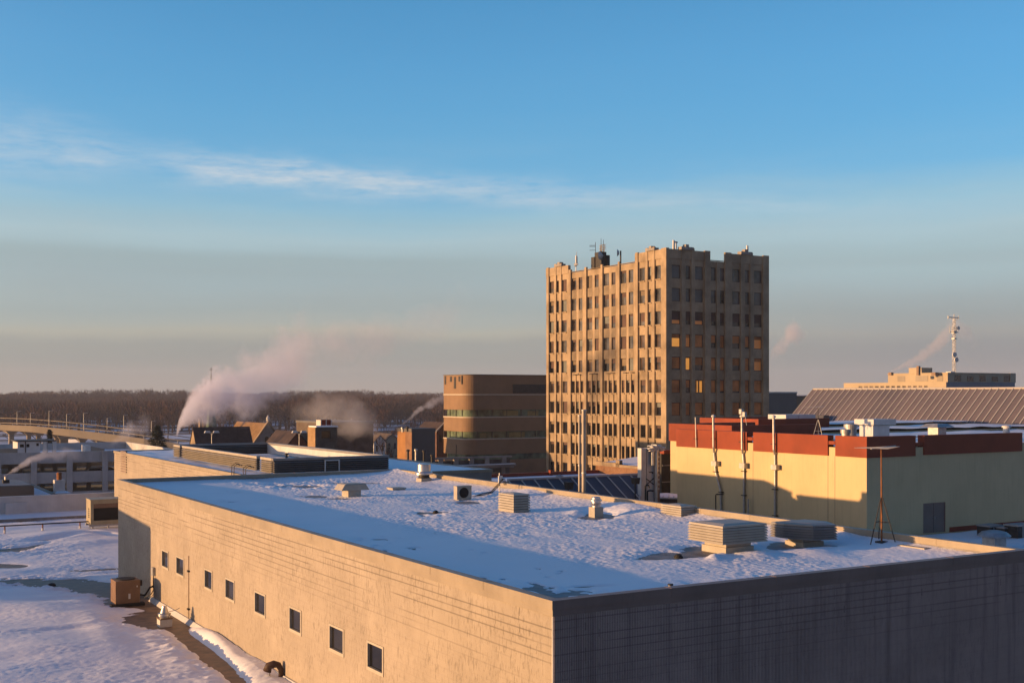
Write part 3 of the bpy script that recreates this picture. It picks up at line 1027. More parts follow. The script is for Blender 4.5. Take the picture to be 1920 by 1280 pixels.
def lower_h(B, A):
    U, V = g2px(B, A, ZL)
    h = .12 + vnoise(B * .12, A * .2, 51) * .22 + vnoise(B * .35 + A * .1, A * .8, 52) * .09
    ss = vnoise(B * 1.6, A * 3.4, 53) * .03 + vnoise(B * 6, A * 7.5, 54) * .022 + vnoise(B * 12, A * 13, 55) * .018
    h = h + ss
    # wind ripples across the far part
    h = h + .035 * np.sin(A * 3.1 + 3 * vnoise(B * .3, A * .3, 56)) * np.clip((A - 62) / 8, 0, 1) * np.clip(vnoise(B * .4, A * .15, 57) + .5, 0, 1)
    # bigger drifts
    for u, v, ru, rv, k, an in ((110, 1004, 90, 5, .22, -.05), (60, 985, 70, 4, .2, 0), (170, 1018, 90, 6, .12, -.1), (80, 1150, 110, 18, .22, .02), (190, 1185, 60, 30, .08, .8), (330, 1240, 60, 25, .06, .5),
                                (400, 1200, 40, 10, .16, .5), (95, 1215, 200, 30, .25, .0), (215, 1128, 50, 5, .1, 0)):
        h = h + k * blob(U, V, u, v, ru, rv, an)
    # scoured ground
    for u, v, ru, rv, k, an in ((300, 1165, 75, 17, .52, .12), (370, 1212, 60, 18, .47, .62), (425, 1256, 55, 14, .42, .65), (100, 1093, 130, 8, .45, .03), (190, 1105, 70, 12, .5, .2), (235, 1128, 50, 7, .5, 0),
                                (15, 1030, 40, 3.5, .5, -.05), (60, 1024, 30, 2.2, .35, -.2), (100, 1010, 40, 2.0, .3, -.1), (200, 1003, 40, 2.0, .3, .1), (10, 1060, 34, 4, .35, 0), (255, 1120, 40, 12, .4, .3), (300, 1140, 50, 8, .35, .4)):
        h = h - k * blob(U, V, u, v, ru, rv, an)
    wear = sum(blob(U, V, *p) for p in ((300, 1165, 95, 24), (370, 1212, 80, 28), (425, 1256, 70, 24), (100, 1093, 150, 12), (190, 1105, 90, 17), (15, 1030, 60, 6), (255, 1120, 60, 16)))
    calm = np.clip(.7 + 1.5 * vnoise(B * .2, A * .2, 84) + .6 * vnoise(B * .6, A * .6, 85), .15, 1.2)
    h = h - ss * (1 - calm)
    wear = wear * np.clip((LB1 - B - 1.0) / .8, 0, 1)
    h = h + np.clip(wear, 0, 1) * (vnoise(B * .8, A * 2.2, 73) * .34 + vnoise(B * 2.6, A * 6, 74) * .26 + vnoise(B * 9, A * 11, 75) * .10)
    h = h + .09 * np.exp(-np.abs(LB1 - B - .5) / .7) * (A < A1)                 # banked against the wall
    # a filled footpath line
    q = V - (1194 - (U - 0) * .085)
    h = h - .06 * np.exp(-(q / 3.0) ** 2) * (U < 230) + .05 * np.exp(-((q + 5) / 4.0) ** 2) * (U < 230)
    return ZL - .05 + np.maximum(h, -.25)


sheet(-18, LB1 - .01, 30, LA1 - .3, .08, lower_h, 'snow_cover', m_snow, lr)
sheet(LB1 - .01, wb0 - .02, A1 + .35, LA1 - .3, .12, lower_h, 'snow_cover', m_snow, lr)
MB().box(LB1 + .001, wb0 - .03, A1 + .32, LA1, 0, ZL - .06).build('roof_deck', m_wet, lr)
mb = MB()
mb.frustum([(LB1 - .22, 26, ZL - .04), (LB1 - .004, 26, ZL - .04), (LB1 - .004, A1 - 8, ZL - .04), (LB1 - .22, A1 - 8, ZL - .04)],
           [(LB1 - .06, 26, ZL + .16), (LB1 - .004, 26, ZL + .16), (LB1 - .004, A1 - 8, ZL + .16), (LB1 - .06, A1 - 8, ZL + .16)])
mb.build('wall_flashing', m_white, lr)

# stair house out of frame on that roof: it throws the shadow on the ribbed wall
p0, p1 = w2g(-40, 56.9), w2g(-40, 64.2)
t = thing('stair_house', 'plain block stair house standing on the lower roof', 'roof hut', (p0[0] - 2, p0[1] + 3, ZL))
q0, q1 = w2g(-46, 56.9), w2g(-46, 64.2)
MB().prism([p0, p1, q1, q0], ZL - .1, CZ - 5.45).build('wall', m_conc, t)
MB().prism([(p0[0] + .2, p0[1]), (p1[0] + .2, p1[1] + .2), (q1[0] - .2, q1[1]), (q0[0] - .2, q0[1] - .2)], CZ - 5.449, CZ - 5.3).build('roof', m_snow, t)

# parapet wall and far strip
pa = 112.0
mb = MB()
zt = fz(927, fb(150, pa), pa)
mb.box(-30, B0 + 9, pa, pa + .35, ZL - .1, zt)
mb.box(-30, B0 + 9, pa - .05, pa + .4, zt + .001, zt + .09)
b_ = fb(30, pa)
mb.box(b_ - .9, b_ + .9, pa - .25, pa, ZL, zt - .45)
mb.build('parapet_wall', m_white, None, (0, pa, ZL), label='long white rendered parapet wall at the far edge of the lower roof', category='wall')
pa2 = 105.5
mb = MB()
zc = fz(969, fb(100, pa2), pa2)
mb.box(-30, fb(222, pa2), pa2, pa2 + .3, ZL - .1, zc)
mb.build('roof_kerb', m_memb, None, (0, pa2, ZL), label='dark low kerb running across the snowy lower roof', category='kerb')
mb = MB()
pp = 96.5
zp = ZL + .62
mb.cyl((fb(-60, pp), pp, zp), (fb(170, pp), pp, zp), .055, n=8)
mb.build('gas_pipe', m_dark, None, label='thin dark pipe carried on short posts across the lower roof', category='pipe')
for u in (9, 80, 150):
    b_ = fb(u, pp)
    t = thing('pipe_support', 'short rusty post with a white collar under the thin roof pipe', 'post', (b_, pp, ZL), 'posts under the roof pipe')
    MB().cyl((b_, pp, ZL - .3), (b_, pp, ZL + .56), .05, n=8).build('post', m_rust, t)
    MB().cyl((b_, pp, ZL + .12), (b_, pp, ZL + .3), .08, n=8).build('collar', m_white, t)

# packaged air handler
b, a, _ = at_z(170, 994, ZL)
t = thing('rooftop_air_handler', 'large tan rooftop air handler on a steel stand with a wide black coil opening', 'air conditioner', (b + 1.3, a + 1, ZL))
z0, z1 = ZL + .45, fz(938, b, a)
bw = 2.75
mb = MB()
mb.facade('a', a, b, b + bw, z0, z1, [(b + .22, b + bw - .1, z0 + .28, z1 - .28)], .35)
mb.face([(b, a, z0), (b, a + 1.7, z0), (b, a + 1.7, z1), (b, a, z1)])
mb.face([(b + bw, a, z0), (b + bw, a + 1.7, z0), (b + bw, a + 1.7, z1), (b + bw, a, z1)])
mb.face([(b, a + 1.7, z0), (b + bw, a + 1.7, z0), (b + bw, a + 1.7, z1), (b, a + 1.7, z1)])
mb.face([(b, a, z0), (b + bw, a, z0), (b + bw, a + 1.7, z0), (b, a + 1.7, z0)])
mb.box(b - .04, b + bw + .04, a - .05, a + 1.74, z1 + .001, z1 + .07)
mb.build('casing', m_tancoil, t)
MB().box(b + .2, b + bw - .08, a + .3, a + .4, z0 + .2, z1 - .2).build('coil', m_black, t)
mb = MB()
mb.box(b + .22, b + bw - .1, a + .02, a + .08, z1 - .62, z1 - .29)
mb.build('filter_panel', m_brownp, t)
mb = MB()
for q in range(5):
    mb.box(b - .02, b, a + .5, a + .9, z0 + .5 + q * .16, z0 + .58 + q * .16)
mb.build('side_grille', m_dark, t)
mb = MB()
mb.box(b - .1, b + bw + .1, a + .05, a + .2, z0 - .17, z0 - .002)
mb.box(b - .1, b + bw + .1, a + 1.4, a + 1.55, z0 - .17, z0 - .002)
for q in (.1, 1.3, 2.5):
    mb.box(b + q, b + q + .12, a + .05, a + .2, ZL - .3, z0 - .17)
mb.build('stand', m_galvd, t)

# brown condenser
b, a, _ = at_z(217, 1136, ZL)
t = thing('condenser_unit', 'brown cube-shaped condenser with a round fan on top, beside the shaded wall', 'air conditioner', (b + .6, a + .6, ZL))
z0, z1 = ZL + .10, ZL + 1.24
mb = MB()
mb.box(b, b + 1.2, a, a + 1.15, z0, z1)
for k in range(9):
    z = z0 + .12 + k * .11
    mb.box(b - .012, b, a + .08, a + 1.07, z, z + .045)
    mb.box(b + .08, b + 1.0, a - .006, a, z, z + .018)
mb.box(b + .62, b + .72, a - .02, a - .006, z0 + .22, z0 + .48, 1)
mb.box(b + 1.02, b + 1.08, a - .02, a - .006, z0 + .78, z0 + .86, 1)
mb.build('casing', [m_brownp, m_white], t)
MB().lathe(b + .6, a + .57, [(.50, z1 + .001), (.48, z1 + .05), (.1, z1 + .06)], 26).build('fan_grille', m_black, t)
MB().box(b - .25, b + 1.4, a - .2, a + .25, ZL - .2, z0 - .002).build('timber_base', m_black, t)
mb = MB()
q = fa(288, B0)
mb.tube([(b + 1.2, a + .3, z0 + .35), (b + 1.55, a + .45, z0 + .25), (b + 1.9, a + .9, z0 + .55), (b + 2.3, a + 1.2, z0 + .62), (B0 - .06, q, z0 + .62)], .05, 8)
mb.build('line_set', m_black, t)
MB().box(b + 1.2, b + 1.45, a + .6, a + .85, z1 - .4, z1 - .12).build('junction_box', m_dark, t)

q = fa(290, B0)
t = thing('meter_box', 'small grey electrical box with a drooping conduit on the tan wall', 'electrical box', (B0 - .08, q, ZL + 1.3))
zb = fz(1078, B0, q)
MB().box(B0 - .14, B0 - .01, q - .16, q + .16, zb, zb + .42).build('box', m_galvd, t)
MB().tube([(B0 - .07, q - .05, zb), (B0 - .12, q - .2, zb - .3), (B0 - .08, q - .12, zb - .7), (B0 - .1, q + .3, zb - 1.0), (B0 - .3, q + .9, zb - 1.25)], .025, 6).build('conduit', m_dark, t)
q = fa(355, B0)
t = thing('wall_conduit', 'thin vertical conduit with two dark clamps on the tan wall', 'conduit', (B0 - .04, q, ZL))
MB().cyl((B0 - .035, q, fz(1165, B0, q)), (B0 - .035, q, fz(1041, B0, q)), .016, n=6).build('tube', m_brownp, t)
for v in (1070, 1141):
    MB().box(B0 - .09, B0 - .005, q - .1, q + .1, fz(v, B0, q) - .04, fz(v, B0, q) + .04).build('clamp', m_black, t)

b, a, _ = at_z(300, 1174, ZL)
t = thing('cone_vent', 'silver cone-topped vent on a pale square curb in the wet patch', 'roof vent', (b + .27, a + .27, ZL))
MB().box(b, b + .56, a, a + .56, ZL - .2, ZL + .30).build('curb', m_white, t)
MB().box(b - .03, b + .59, a - .03, a + .59, ZL + .301, ZL + .34).build('curb_flange', m_brownp, t)
MB().lathe(b + .27, a + .27, [(.24, ZL + .341), (.25, ZL + .42), (.29, ZL + .44), (.29, ZL + .54), (.20, ZL + .57), (.12, ZL + .80), (.10, ZL + .88), (.02, ZL + .90)], 22).build('cowl', m_galv, t)
mb = MB()
mb.tube([(b + .5, a + .3, ZL + .6), (b + .8, a + .35, ZL + .62), (b + 1.0, a + .4, ZL + .7)], .015, 6)
mb.build('guy_wire', m_galvd, t)

q = fa(531, B0)
m_goose = mat('dark_brown_pipe', (.07, .04, .028), .6, .2)
t = thing('gooseneck_vent', 'dark brown gooseneck pipe vent at the foot of the tan wall', 'vent pipe', (B0 - .35, q, ZL))
zt = ZL + .58
mb = MB()
mb.tube([(B0 - .12, q - .1, ZL - .2), (B0 - .12, q - .1, zt - .22), (B0 - .2, q - .05, zt - .04), (B0 - .36, q + .02, zt), (B0 - .52, q + .1, zt - .06), (B0 - .58, q + .14, zt - .26)], [.1, .1, .12, .14, .15, .16], 14)
mb.build('hood', m_goose, t, None, True)
MB().cyl((B0 - .5, q + .1, ZL - .2), (B0 - .5, q + .1, zt - .2), .03, n=6).build('stay', m_galvd, t)

# ------------------------------------------------------------------ flat dark roofs and the parking garage
da = 122
t = thing('dark_roof_building', 'low building with a flat dark roof in front of the parking garage', 'building', (-10, 130, 0))
MB().box(fb(-120, da), fb(64, da), da, 131, 0, fz(911, fb(30, da), da)).build('wall', m_brown2, t)
MB().box(fb(64, da) + .01, B0 + 6, da + 2, 140, 0, fz(925, fb(140, da + 2), da + 2)).build('annex', m_dark, t)
mb = MB()
z = fz(925, fb(140, da + 2), da + 2)
bs = fb(70, da + 2)
mb.frustum([(bs - .5, da + 2.2, z + .01), (bs + 1.3, da + 2.2, z + .01), (bs + .9, da + 4.2, z + .01), (bs - .5, da + 4.2, z + .01)], [(bs - .2, da + 3.0, z + .7), (bs + .1, da + 3.0, z + .6), (bs, da + 3.6, z + .6), (bs - .2, da + 3.6, z + .7)])
mb.frustum([(bs + 1.9, da + 3, z + .01), (bs + 3.4, da + 3, z + .01), (bs + 3.4, da + 5, z + .01), (bs + 1.9, da + 5, z + .01)], [(bs + 2.1, da + 3.5, z + .2), (bs + 3.0, da + 3.5, z + .16), (bs + 3.0, da + 4.5, z + .16), (bs + 2.1, da + 4.5, z + .2)])
mb.build('snow_heap', m_snowfar, t)
MB().box(fb(-120, da) + .3, fb(60, da), da + .3, 130.5, fz(911, fb(30, da), da) + .002, fz(911, fb(30, da), da) + .06).build('roof_deck', m_memb, t)
ca = 126.0
b_ = fb(111, ca)
t = thing('white_chimney', 'squat white chimney with a dark pot in front of the parking garage', 'chimney', (b_, ca, z))
zc0, zc1 = fz(925, b_, ca), fz(899, b_, ca)
MB().box(b_ - .5, b_ + .5, ca - .4, ca + .5, zc0 - .5, zc1).build('stack', m_white, t)
MB().lathe(b_, ca, [(.25, zc1 + .001), (.25, zc1 + .6), (.3, zc1 + .62), (.2, zc1 + .75)], 10).build('pot', m_rust, t)
b_ = fb(11, ca)
t = thing('steaming_vent', 'stubby dark roof vent giving off steam before the garage', 'vent', (b_, ca, 12))
MB().box(b_ - .3, b_ + .3, ca - .3, ca + .3, fz(912, b_, ca) - .5, fz(899, b_, ca)).build('curb', m_dark, t)
MB().cyl((b_, ca, fz(899, b_, ca)), (b_, ca, fz(893, b_, ca)), .14, n=10).build('pipe', m_galvd, t)

# the garage: deck by deck behind a row of columns
ga = 188.0
gb0, gb1 = fb(-160, ga), fb(330, ga)
gd = 34.0
gz = [fz(v, fb(62, ga), ga) for v in (848, 869, 886, 905)]
pg = thing('parking_garage', 'pale concrete multi-level parking garage with open decks and thick columns', 'garage', ((gb0 + gb1) / 2, ga + gd / 2, 0))
h_lv = gz[0] - gz[2]
for k in range(4):
    z1 = gz[0] - k * h_lv
    z0 = z1 - (gz[0] - gz[1])
    mb = MB()
    for (q0, q1, r0, r1) in ((gb0, gb1, ga, ga + .3), (gb0, gb1, ga + gd - .3, ga + gd), (gb0, gb0 + .3, ga + .3, ga + gd - .3), (gb1 - .3, gb1, ga + .3, ga + gd - .3)):
        mb.box(q0, q1, r0, r1, z0, z1)
    mb.box(gb0, gb1, ga - .06, ga, z0 + .02, z0 + .16)
    mb.build('spandrel', m_conc, pg)
    if k:
        MB().box(gb0 + .3, gb1 - .3, ga + .3, ga + gd - .3, z0, z0 + .45).build('deck', m_conc, pg)
MB().box(gb0 + .3, gb1 - .3, ga + .3, ga + gd - .3, gz[1], gz[1] + .4).build('roof_deck', m_snowfar, pg)
for u in (-70, -4, 63, 130, 196.5, 262):
    b_ = fb(u, ga)
    MB().box(b_ - .42, b_ + .42, ga - .35, ga - .065, 0, gz[0] - (.0 if u > 190 else .25)).build('column', m_conc, pg)
    for q in (12, 24):
        MB().box(b_ - .3, b_ + .3, ga + q, ga + q + .6, 0, gz[1]).build('inner_column', m_conc, pg)
MB().box(gb0 + .002, gb0 + .25, ga + .31, ga + gd - .31, 0, gz[1] - .01).build('end_wall', m_conc, pg)  # unseen wall added to keep the low sun out of the decks
# things on its top deck
ha = ga + 8
b0_, b1_ = fb(33, ha), fb(75, ha)
t = thing('stair_hut', 'small white stair hut with dark windows on the garage roof', 'hut', ((b0_ + b1_) / 2, ha, gz[0]))
z0, z1 = gz[1], fz(828, b0_, ha)
wz = (fz(838.5, b0_, ha), fz(832.5, b0_, ha))
mb = MB()
hs = [(fb(37, ha), fb(45, ha), *wz), (fb(49.5, ha), fb(55.5, ha), *wz), (fb(68, ha), fb(73, ha), fz(836.5, b0_, ha), fz(831.5, b0_, ha))]
mb.facade('a', ha, b0_, b1_, z0, z1, hs, .25)
mb.face([(b0_, ha, z0), (b0_, ha + 5, z0), (b0_, ha + 5, z1), (b0_, ha, z1)])
mb.face([(b1_, ha, z0), (b1_, ha + 5, z0), (b1_, ha + 5, z1), (b1_, ha, z1)])
mb.face([(b0_, ha + 5, z0), (b1_, ha + 5, z0), (b1_, ha + 5, z1), (b0_, ha + 5, z1)])
mb.build('wall', m_white, t)
for (q0, q1, w0, w1) in hs:
    MB().box(q0 - .05, q1 + .05, ha + .2, ha + .24, w0 - .05, w1 + .05).build('window', m_glassd, t)
mb = MB()
mb.box(b0_ - .3, fb(104, ha), ha - .4, ha + 5.4, z1 + .001, z1 + .18)
mb.build('roof', m_dark, t)
MB().box(fb(47, ha), fb(48.5, ha), ha - .12, ha - .01, z0, z1).build('drainpipe', m_black, t)
for u in (85, 103):
    b_ = fb(u, ha)
    MB().box(b_ - .35, b_ + .2, ha - .2, ha + .35, z0, z1).build('canopy_post', m_white, t)
MB().box(fb(87, ha), fb(94, ha), ha + 2, ha + 2.3, z0, z1).build('back_panel', m_conc, t)
b0_, b1_ = fb(160, ha), fb(170, ha)
t = thing('ramp_hut', 'low sunlit block with a sloping parapet on the garage roof', 'hut', (b1_, ha, gz[0]))
MB().box(b0_, b1_, ha, ha + 3, gz[1], fz(835, b0_, ha)).build('wall', m_white, t)
b2_ = fb(196, ha)
zq = fz(842, b0_, ha)
MB().frustum([(b1_ + .01, ha, gz[1]), (b2_, ha, gz[1]), (b2_, ha + 2, gz[1]), (b1_ + .01, ha + 2, gz[1])], [(b1_ + .01, ha, fz(836, b1_, ha)), (b2_, ha, zq), (b2_, ha + 2, zq), (b1_ + .01, ha + 2, fz(836, b1_, ha))]).build('sloping_parapet', m_concw, t)
ra = ga + 4
MB().box(fb(-50, ra), fb(33, ra), ra, ra + .4, gz[1], fz(841, fb(0, ra), ra)).build('ramp_wall', m_concw, None, None, label='low pinkish ramp wall on the garage roof next to the stair hut', category='wall')


def car(b, a, z, rz, body, lab):
    t = thing('parked_car', lab, 'car', (b, a, z), 'cars in the parking garage')
    L, Wd = 4.5, 1.8
    prof = [(0, .35), (.02, .72), (.9, .86), (1.5, 1.38), (3.2, 1.42), (4.1, .98), (4.45, .92), (4.5, .4)]
    mb = MB()
    mb.frustum([(b - L / 2 + x, a - Wd / 2, z + y) for x, y in prof], [(b - L / 2 + x, a + Wd / 2, z + y) for x, y in prof])
    mb.build('body', body, t)
    mb = MB()
    gl = [(1.2, .92), (1.6, 1.3), (3.15, 1.33), (3.85, .98)]
    mb.frustum([(b - L / 2 + x, a - Wd / 2 - .012, z + y) for x, y in gl], [(b - L / 2 + x, a + Wd / 2 + .012, z + y) for x, y in gl])
    mb.build('window', m_glassd, t)
    for x in (.85, 3.6):
        for s_ in (-1, 1):
            y = a + s_ * (Wd / 2 - .1)
            w_ = MB().cyl((b - L / 2 + x, y - .11, z + .33), (b - L / 2 + x, y + .11, z + .33), .33, n=16).build('wheel', m_black, t)
            MB().cyl((b - L / 2 + x, y - .12, z + .33), (b - L / 2 + x, y + .12, z + .33), .19, n=12).build('rim', m_galvd, w_)
    t.rotation_euler = (0, 0, TH + rz)


dz = gz[2] - (gz[0] - gz[1]) + .45
car(fb(174, ga + 5), ga + 5, dz + .0, 0, mat('silver_car_paint', (.5, .5, .52), .3, .05, metal=.4), 'silver car parked on the open garage deck')
car(fb(193, ga + 6), ga + 6, dz + .0, .1, mat('dark_car_paint', (.05, .05, .07), .3, .05), 'dark car parked next to a silver one on the garage deck')

# ------------------------------------------------------------------ ground and the wooded hill


def ground_z(X, Y):
    d = np.clip((Y - 640) / 900, 0, 1)
    h = (d * d * (3 - 2 * d)) * 8
    h = h + d * 3 * np.sin(X * .0053 + 1) * np.sin(Y * .003)
    return h * np.clip((700 - X) / 500, .25, 1)


n = 120
rr = np.concatenate([[0], np.geomspace(12, 22000, n - 1)])
th = np.linspace(0, 2 * math.pi, 121)[:-1]
R, T = np.meshgrid(rr, th)
GX, GY = R * np.sin(T), R * np.cos(T)
GZ = ground_z(GX, GY)
GZ = np.where(R < 400, 0, GZ)
idx = np.arange(120 * n).reshape(120, n)
nx = np.roll(idx, -1, 0)
q = np.stack([idx[:, :-1], nx[:, :-1], nx[:, 1:], idx[:, 1:]], -1).reshape(-1, 4)
me = bpy.data.meshes.new('ground')
me.from_pydata(np.stack([GX, GY, GZ], -1).reshape(-1, 3).tolist(), [], q.tolist())
mg, nt, P, out = new_mat('snowy_ground')
v = tex_coord(nt)
gcol = mixc(nt, ramp(nt, noise_n(nt, v, .022, 5, .6), .48, .56), (.055, .045, .045), (.62, .64, .70))
nt.links.new(gcol, P.inputs['Base Color'])
P.inputs['Roughness'].default_value = .9
me.materials.append(mg)
me.polygons.foreach_set('use_smooth', [True] * len(me.polygons))
go = bpy.data.objects.new('ground', me)
COL.objects.link(go)
go['kind'] = 'structure'


def twig_mesh(name, cx, cy, cz, hgt, n_tw, mat_, seed, wid=.28, lenf=.30):
    """many bare crowns in one mesh: thin triangles that lean up and outward"""
    r = np.random.default_rng(seed)
    N = len(cx)
    th = r.uniform(0, 2 * math.pi, (N, n_tw))
    up = r.uniform(0, 1, (N, n_tw)) ** .75
    rad = np.sqrt(r.uniform(0, 1, (N, n_tw))) * np.sqrt(np.clip(1 - (up * 1.05 - .35) ** 2 * 1.6, .02, 1)) * hgt[:, None] * .40
    px = cx[:, None] + rad * np.cos(th)
    py = cy[:, None] + rad * np.sin(th)
    pz = cz[:, None] + hgt[:, None] * (.22 + .74 * up)
    L = hgt[:, None] * lenf * r.uniform(.5, 1.2, (N, n_tw))
    dx = np.cos(th) * .55 + r.normal(0, .3, (N, n_tw))
    dy = np.sin(th) * .55 + r.normal(0, .3, (N, n_tw))
    dz = r.uniform(.35, 1.2, (N, n_tw))
    s_ = np.sqrt(dx * dx + dy * dy + dz * dz)
    dx, dy, dz = dx / s_ * L, dy / s_ * L, dz / s_ * L
    w = wid * r.uniform(.6, 1.4, (N, n_tw))
    ph = r.uniform(0, 2 * math.pi, (N, n_tw))
    wx, wy = np.cos(ph) * w, np.sin(ph) * w
    V = np.stack([np.stack([px - wx, py - wy, pz], -1), np.stack([px + wx, py + wy, pz], -1), np.stack([px + dx, py + dy, pz + dz], -1)], 2).reshape(-1, 3)
    # trunks
    tw = hgt * .025
    tv = np.stack([np.stack([cx - tw, cy, cz - 1], -1), np.stack([cx + tw, cy, cz - 1], -1), np.stack([cx, cy, cz + hgt * .75], -1)], 1).reshape(-1, 3)
    V = np.concatenate([V, tv])
    me = bpy.data.meshes.new(name)
    nt_ = len(V) // 3
    me.vertices.add(len(V))
    me.vertices.foreach_set('co', V.astype(np.float32).ravel())
    me.loops.add(len(V))
    me.loops.foreach_set('vertex_index', np.arange(len(V), dtype=np.int32))
    me.polygons.add(nt_)
    me.polygons.foreach_set('loop_start', np.arange(0, len(V), 3, dtype=np.int32))
    me.materials.append(mat_)
    me.update(calc_edges=True)
    return me


N = 7500
Yt = 640 + 960 * rng.uniform(0, 1, N) ** .8
Xt = Yt * rng.uniform(-.54, .06, N)
N2 = 700
Yt = np.concatenate([Yt, rng.uniform(900, 1500, N2)])
Xt = np.concatenate([Xt, Yt[-N2:] * rng.uniform(.17, .50, N2)])
clear = vnoise(Xt * .02, Yt * .012, 77) + vnoise(Xt * .006, Yt * .004, 78) < .40
near = (Yt < 760) & (vnoise(Xt * .03, Yt * .03, 79) > .05)
keep = clear & ~near
Xt, Yt = Xt[keep], Yt[keep]
ht = rng.uniform(8, 14, len(Xt)) + 9 * (vnoise(Xt * .02, Yt * .01, 83) + .1)
me = twig_mesh('bare_woodland', Xt, Yt, ground_z(Xt, Yt), ht, 85, m_twig, 5, .24, .22)
wo = bpy.data.objects.new('bare_woodland', me)
COL.objects.link(wo)
wo['kind'] = 'stuff'
wo['label'] = 'leafless brown woodland covering the far hillside'
wo['category'] = 'woodland'


# single bare trees near enough to tell apart
def bare_tree(seed):
    r = random.Random(seed)
    t = thing('bare_tree', 'leafless brown tree standing between the houses below the hill', 'tree', (0, 0, 0), 'bare trees between the houses')
    mb = MB()
    H = 11 + 3 * r.random()
    tips = []

    def grow(p, d, L, rad, lev):
        q = p + d * L
        mid = p + d * L * .5 + Vector((r.uniform(-1, 1), r.uniform(-1, 1), 0)) * L * .06
        mb.tube([p, mid, q], [rad, rad * .8, rad * .62], 5)
        if lev == 0:
            tips.append((q, d))
            return
        for k in range(3 if lev > 1 else 4):
            nd_ = (d + Vector((r.uniform(-1, 1), r.uniform(-1, 1), r.uniform(-.15, .6))) * .75).normalized()
            grow(p + d * L * r.uniform(.55, 1), nd_, L * r.uniform(.55, .75), rad * .52, lev - 1)
    grow(Vector((0, 0, -.5)), Vector((0, 0, 1)), H * .36, .24, 3)
    mb.build('trunk', m_bark, t)
    cr = MB()
    for q, d in tips:
        for k in range(7):
            e = (d + Vector((r.uniform(-1, 1), r.uniform(-1, 1), r.uniform(-.2, .9))) * .9).normalized() * r.uniform(.8, 1.9)
            w_ = Vector((r.uniform(-1, 1), r.uniform(-1, 1), r.uniform(-.3, .3))).normalized() * .05
            cr.face([q - w_, q + w_, q + e])
    cr.build('crown', m_twig, t)
    return t


protos = [bare_tree(k) for k in range(3)]
spots = []
for (u0, u1, y0, y1, c) in ((480, 565, 300, 430, 8), (632, 705, 260, 420, 10), (700, 745, 260, 360, 6), (745, 830, 300, 480, 12), (556, 640, 330, 460, 5), (255, 330, 380, 520, 5), (1455, 1520, 420, 600, 4), (20, 330, 420, 600, 10)):
    for k in range(c):
        spots.append((random.uniform(u0, u1), random.uniform(y0, y1)))
for i, (u, Y) in enumerate(spots):
    t = protos[i] if i < 3 else copy_tree(protos[i % 3])
    b, a = w2g((u - CX) / F * Y, Y)
    place(t, (b, a, 0), random.uniform(0, 6), None, random.uniform(.8, 1.3))


def conifer(u, v_top, Y, half_px, lab, seed):
    r = np.random.default_rng(seed)
    b, a, zt = at_Y(u, v_top, Y)
    t = thing('conifer_tree', lab, 'tree', (b, a, 0))
    MB().cyl((b, a, 0), (b, a, zt - .6), .22, .05, 8).build('trunk', m_bark, t)
    Rm = half_px / F * Y
    n_ = 5200
    f = r.uniform(0, 1, n_) ** .8
    hgt = zt - 1.5
    layer = np.abs(((f * 13 + r.normal(0, .12, n_)) % 1) - .5) * 2
    lob = 1 + .25 * np.sin(r.integers(0, 5, n_) * 1.3 + f * 19)
    prof = np.minimum(1, (1 - f) * 2.1) ** .85
    rad = Rm * prof * (.35 + .65 * np.sqrt(r.uniform(0, 1, n_))) * (.68 + .32 * layer) * lob
    th = r.uniform(0, 2 * math.pi, n_)
    mb = MB()
    for i in range(n_):
        c, s_ = math.cos(th[i]), math.sin(th[i])
        z = 1.5 + hgt * f[i] - rad[i] * .16
        p = Vector((b + rad[i] * c, a + rad[i] * s_, z))
        e = Vector((c * .42 + r.normal(0, .15), s_ * .42 + r.normal(0, .15), -.14 + r.normal(0, .1)))
        w_ = Vector((-s_, c, r.normal(0, .4))) * .11
        mb.face([p - w_, p + w_, p + e])
    mb.build('foliage', m_needle, t)
    return t


conifer(295, 797, 205, 36, 'broad dark conifer standing behind the louvre screen and viaduct end', 3)
conifer(93, 805, 228, 8, 'slim reddish conifer rising behind the garage stair hut', 4)

# ------------------------------------------------------------------ the viaduct
vp = [(-120, 783, 797, 312), (-40, 787, 802, 308), (0, 791.5, 806, 306), (60, 793.5, 810, 303), (130, 799, 818, 300), (200, 806.5, 828, 298), (270, 815.5, 839, 296), (350, 826, 852, 296), (460, 842, 870, 298)]
vd = thing('viaduct', 'long curved concrete road viaduct, sunlit, dropping toward the conifer', 'bridge', at_Y(130, 805, 300)[:2] + (0,))


def strip(name, rows, mm, thick=.4):
    mb = MB()
    for i in range(len(rows) - 1):
        (b0, a0, lo0, hi0), (b1, a1, lo1, hi1) = rows[i], rows[i + 1]
        mb.frustum([(b0, a0, lo0), (b1, a1, lo1), (b1 + .1 * thick, a1 + thick, lo1), (b0 + .1 * thick, a0 + thick, lo0)],
                   [(b0, a0, hi0), (b1, a1, hi1), (b1 + .1 * thick, a1 + thick, hi1), (b0 + .1 * thick, a0 + thick, hi0)])
    return mb.build(name, mm, vd)


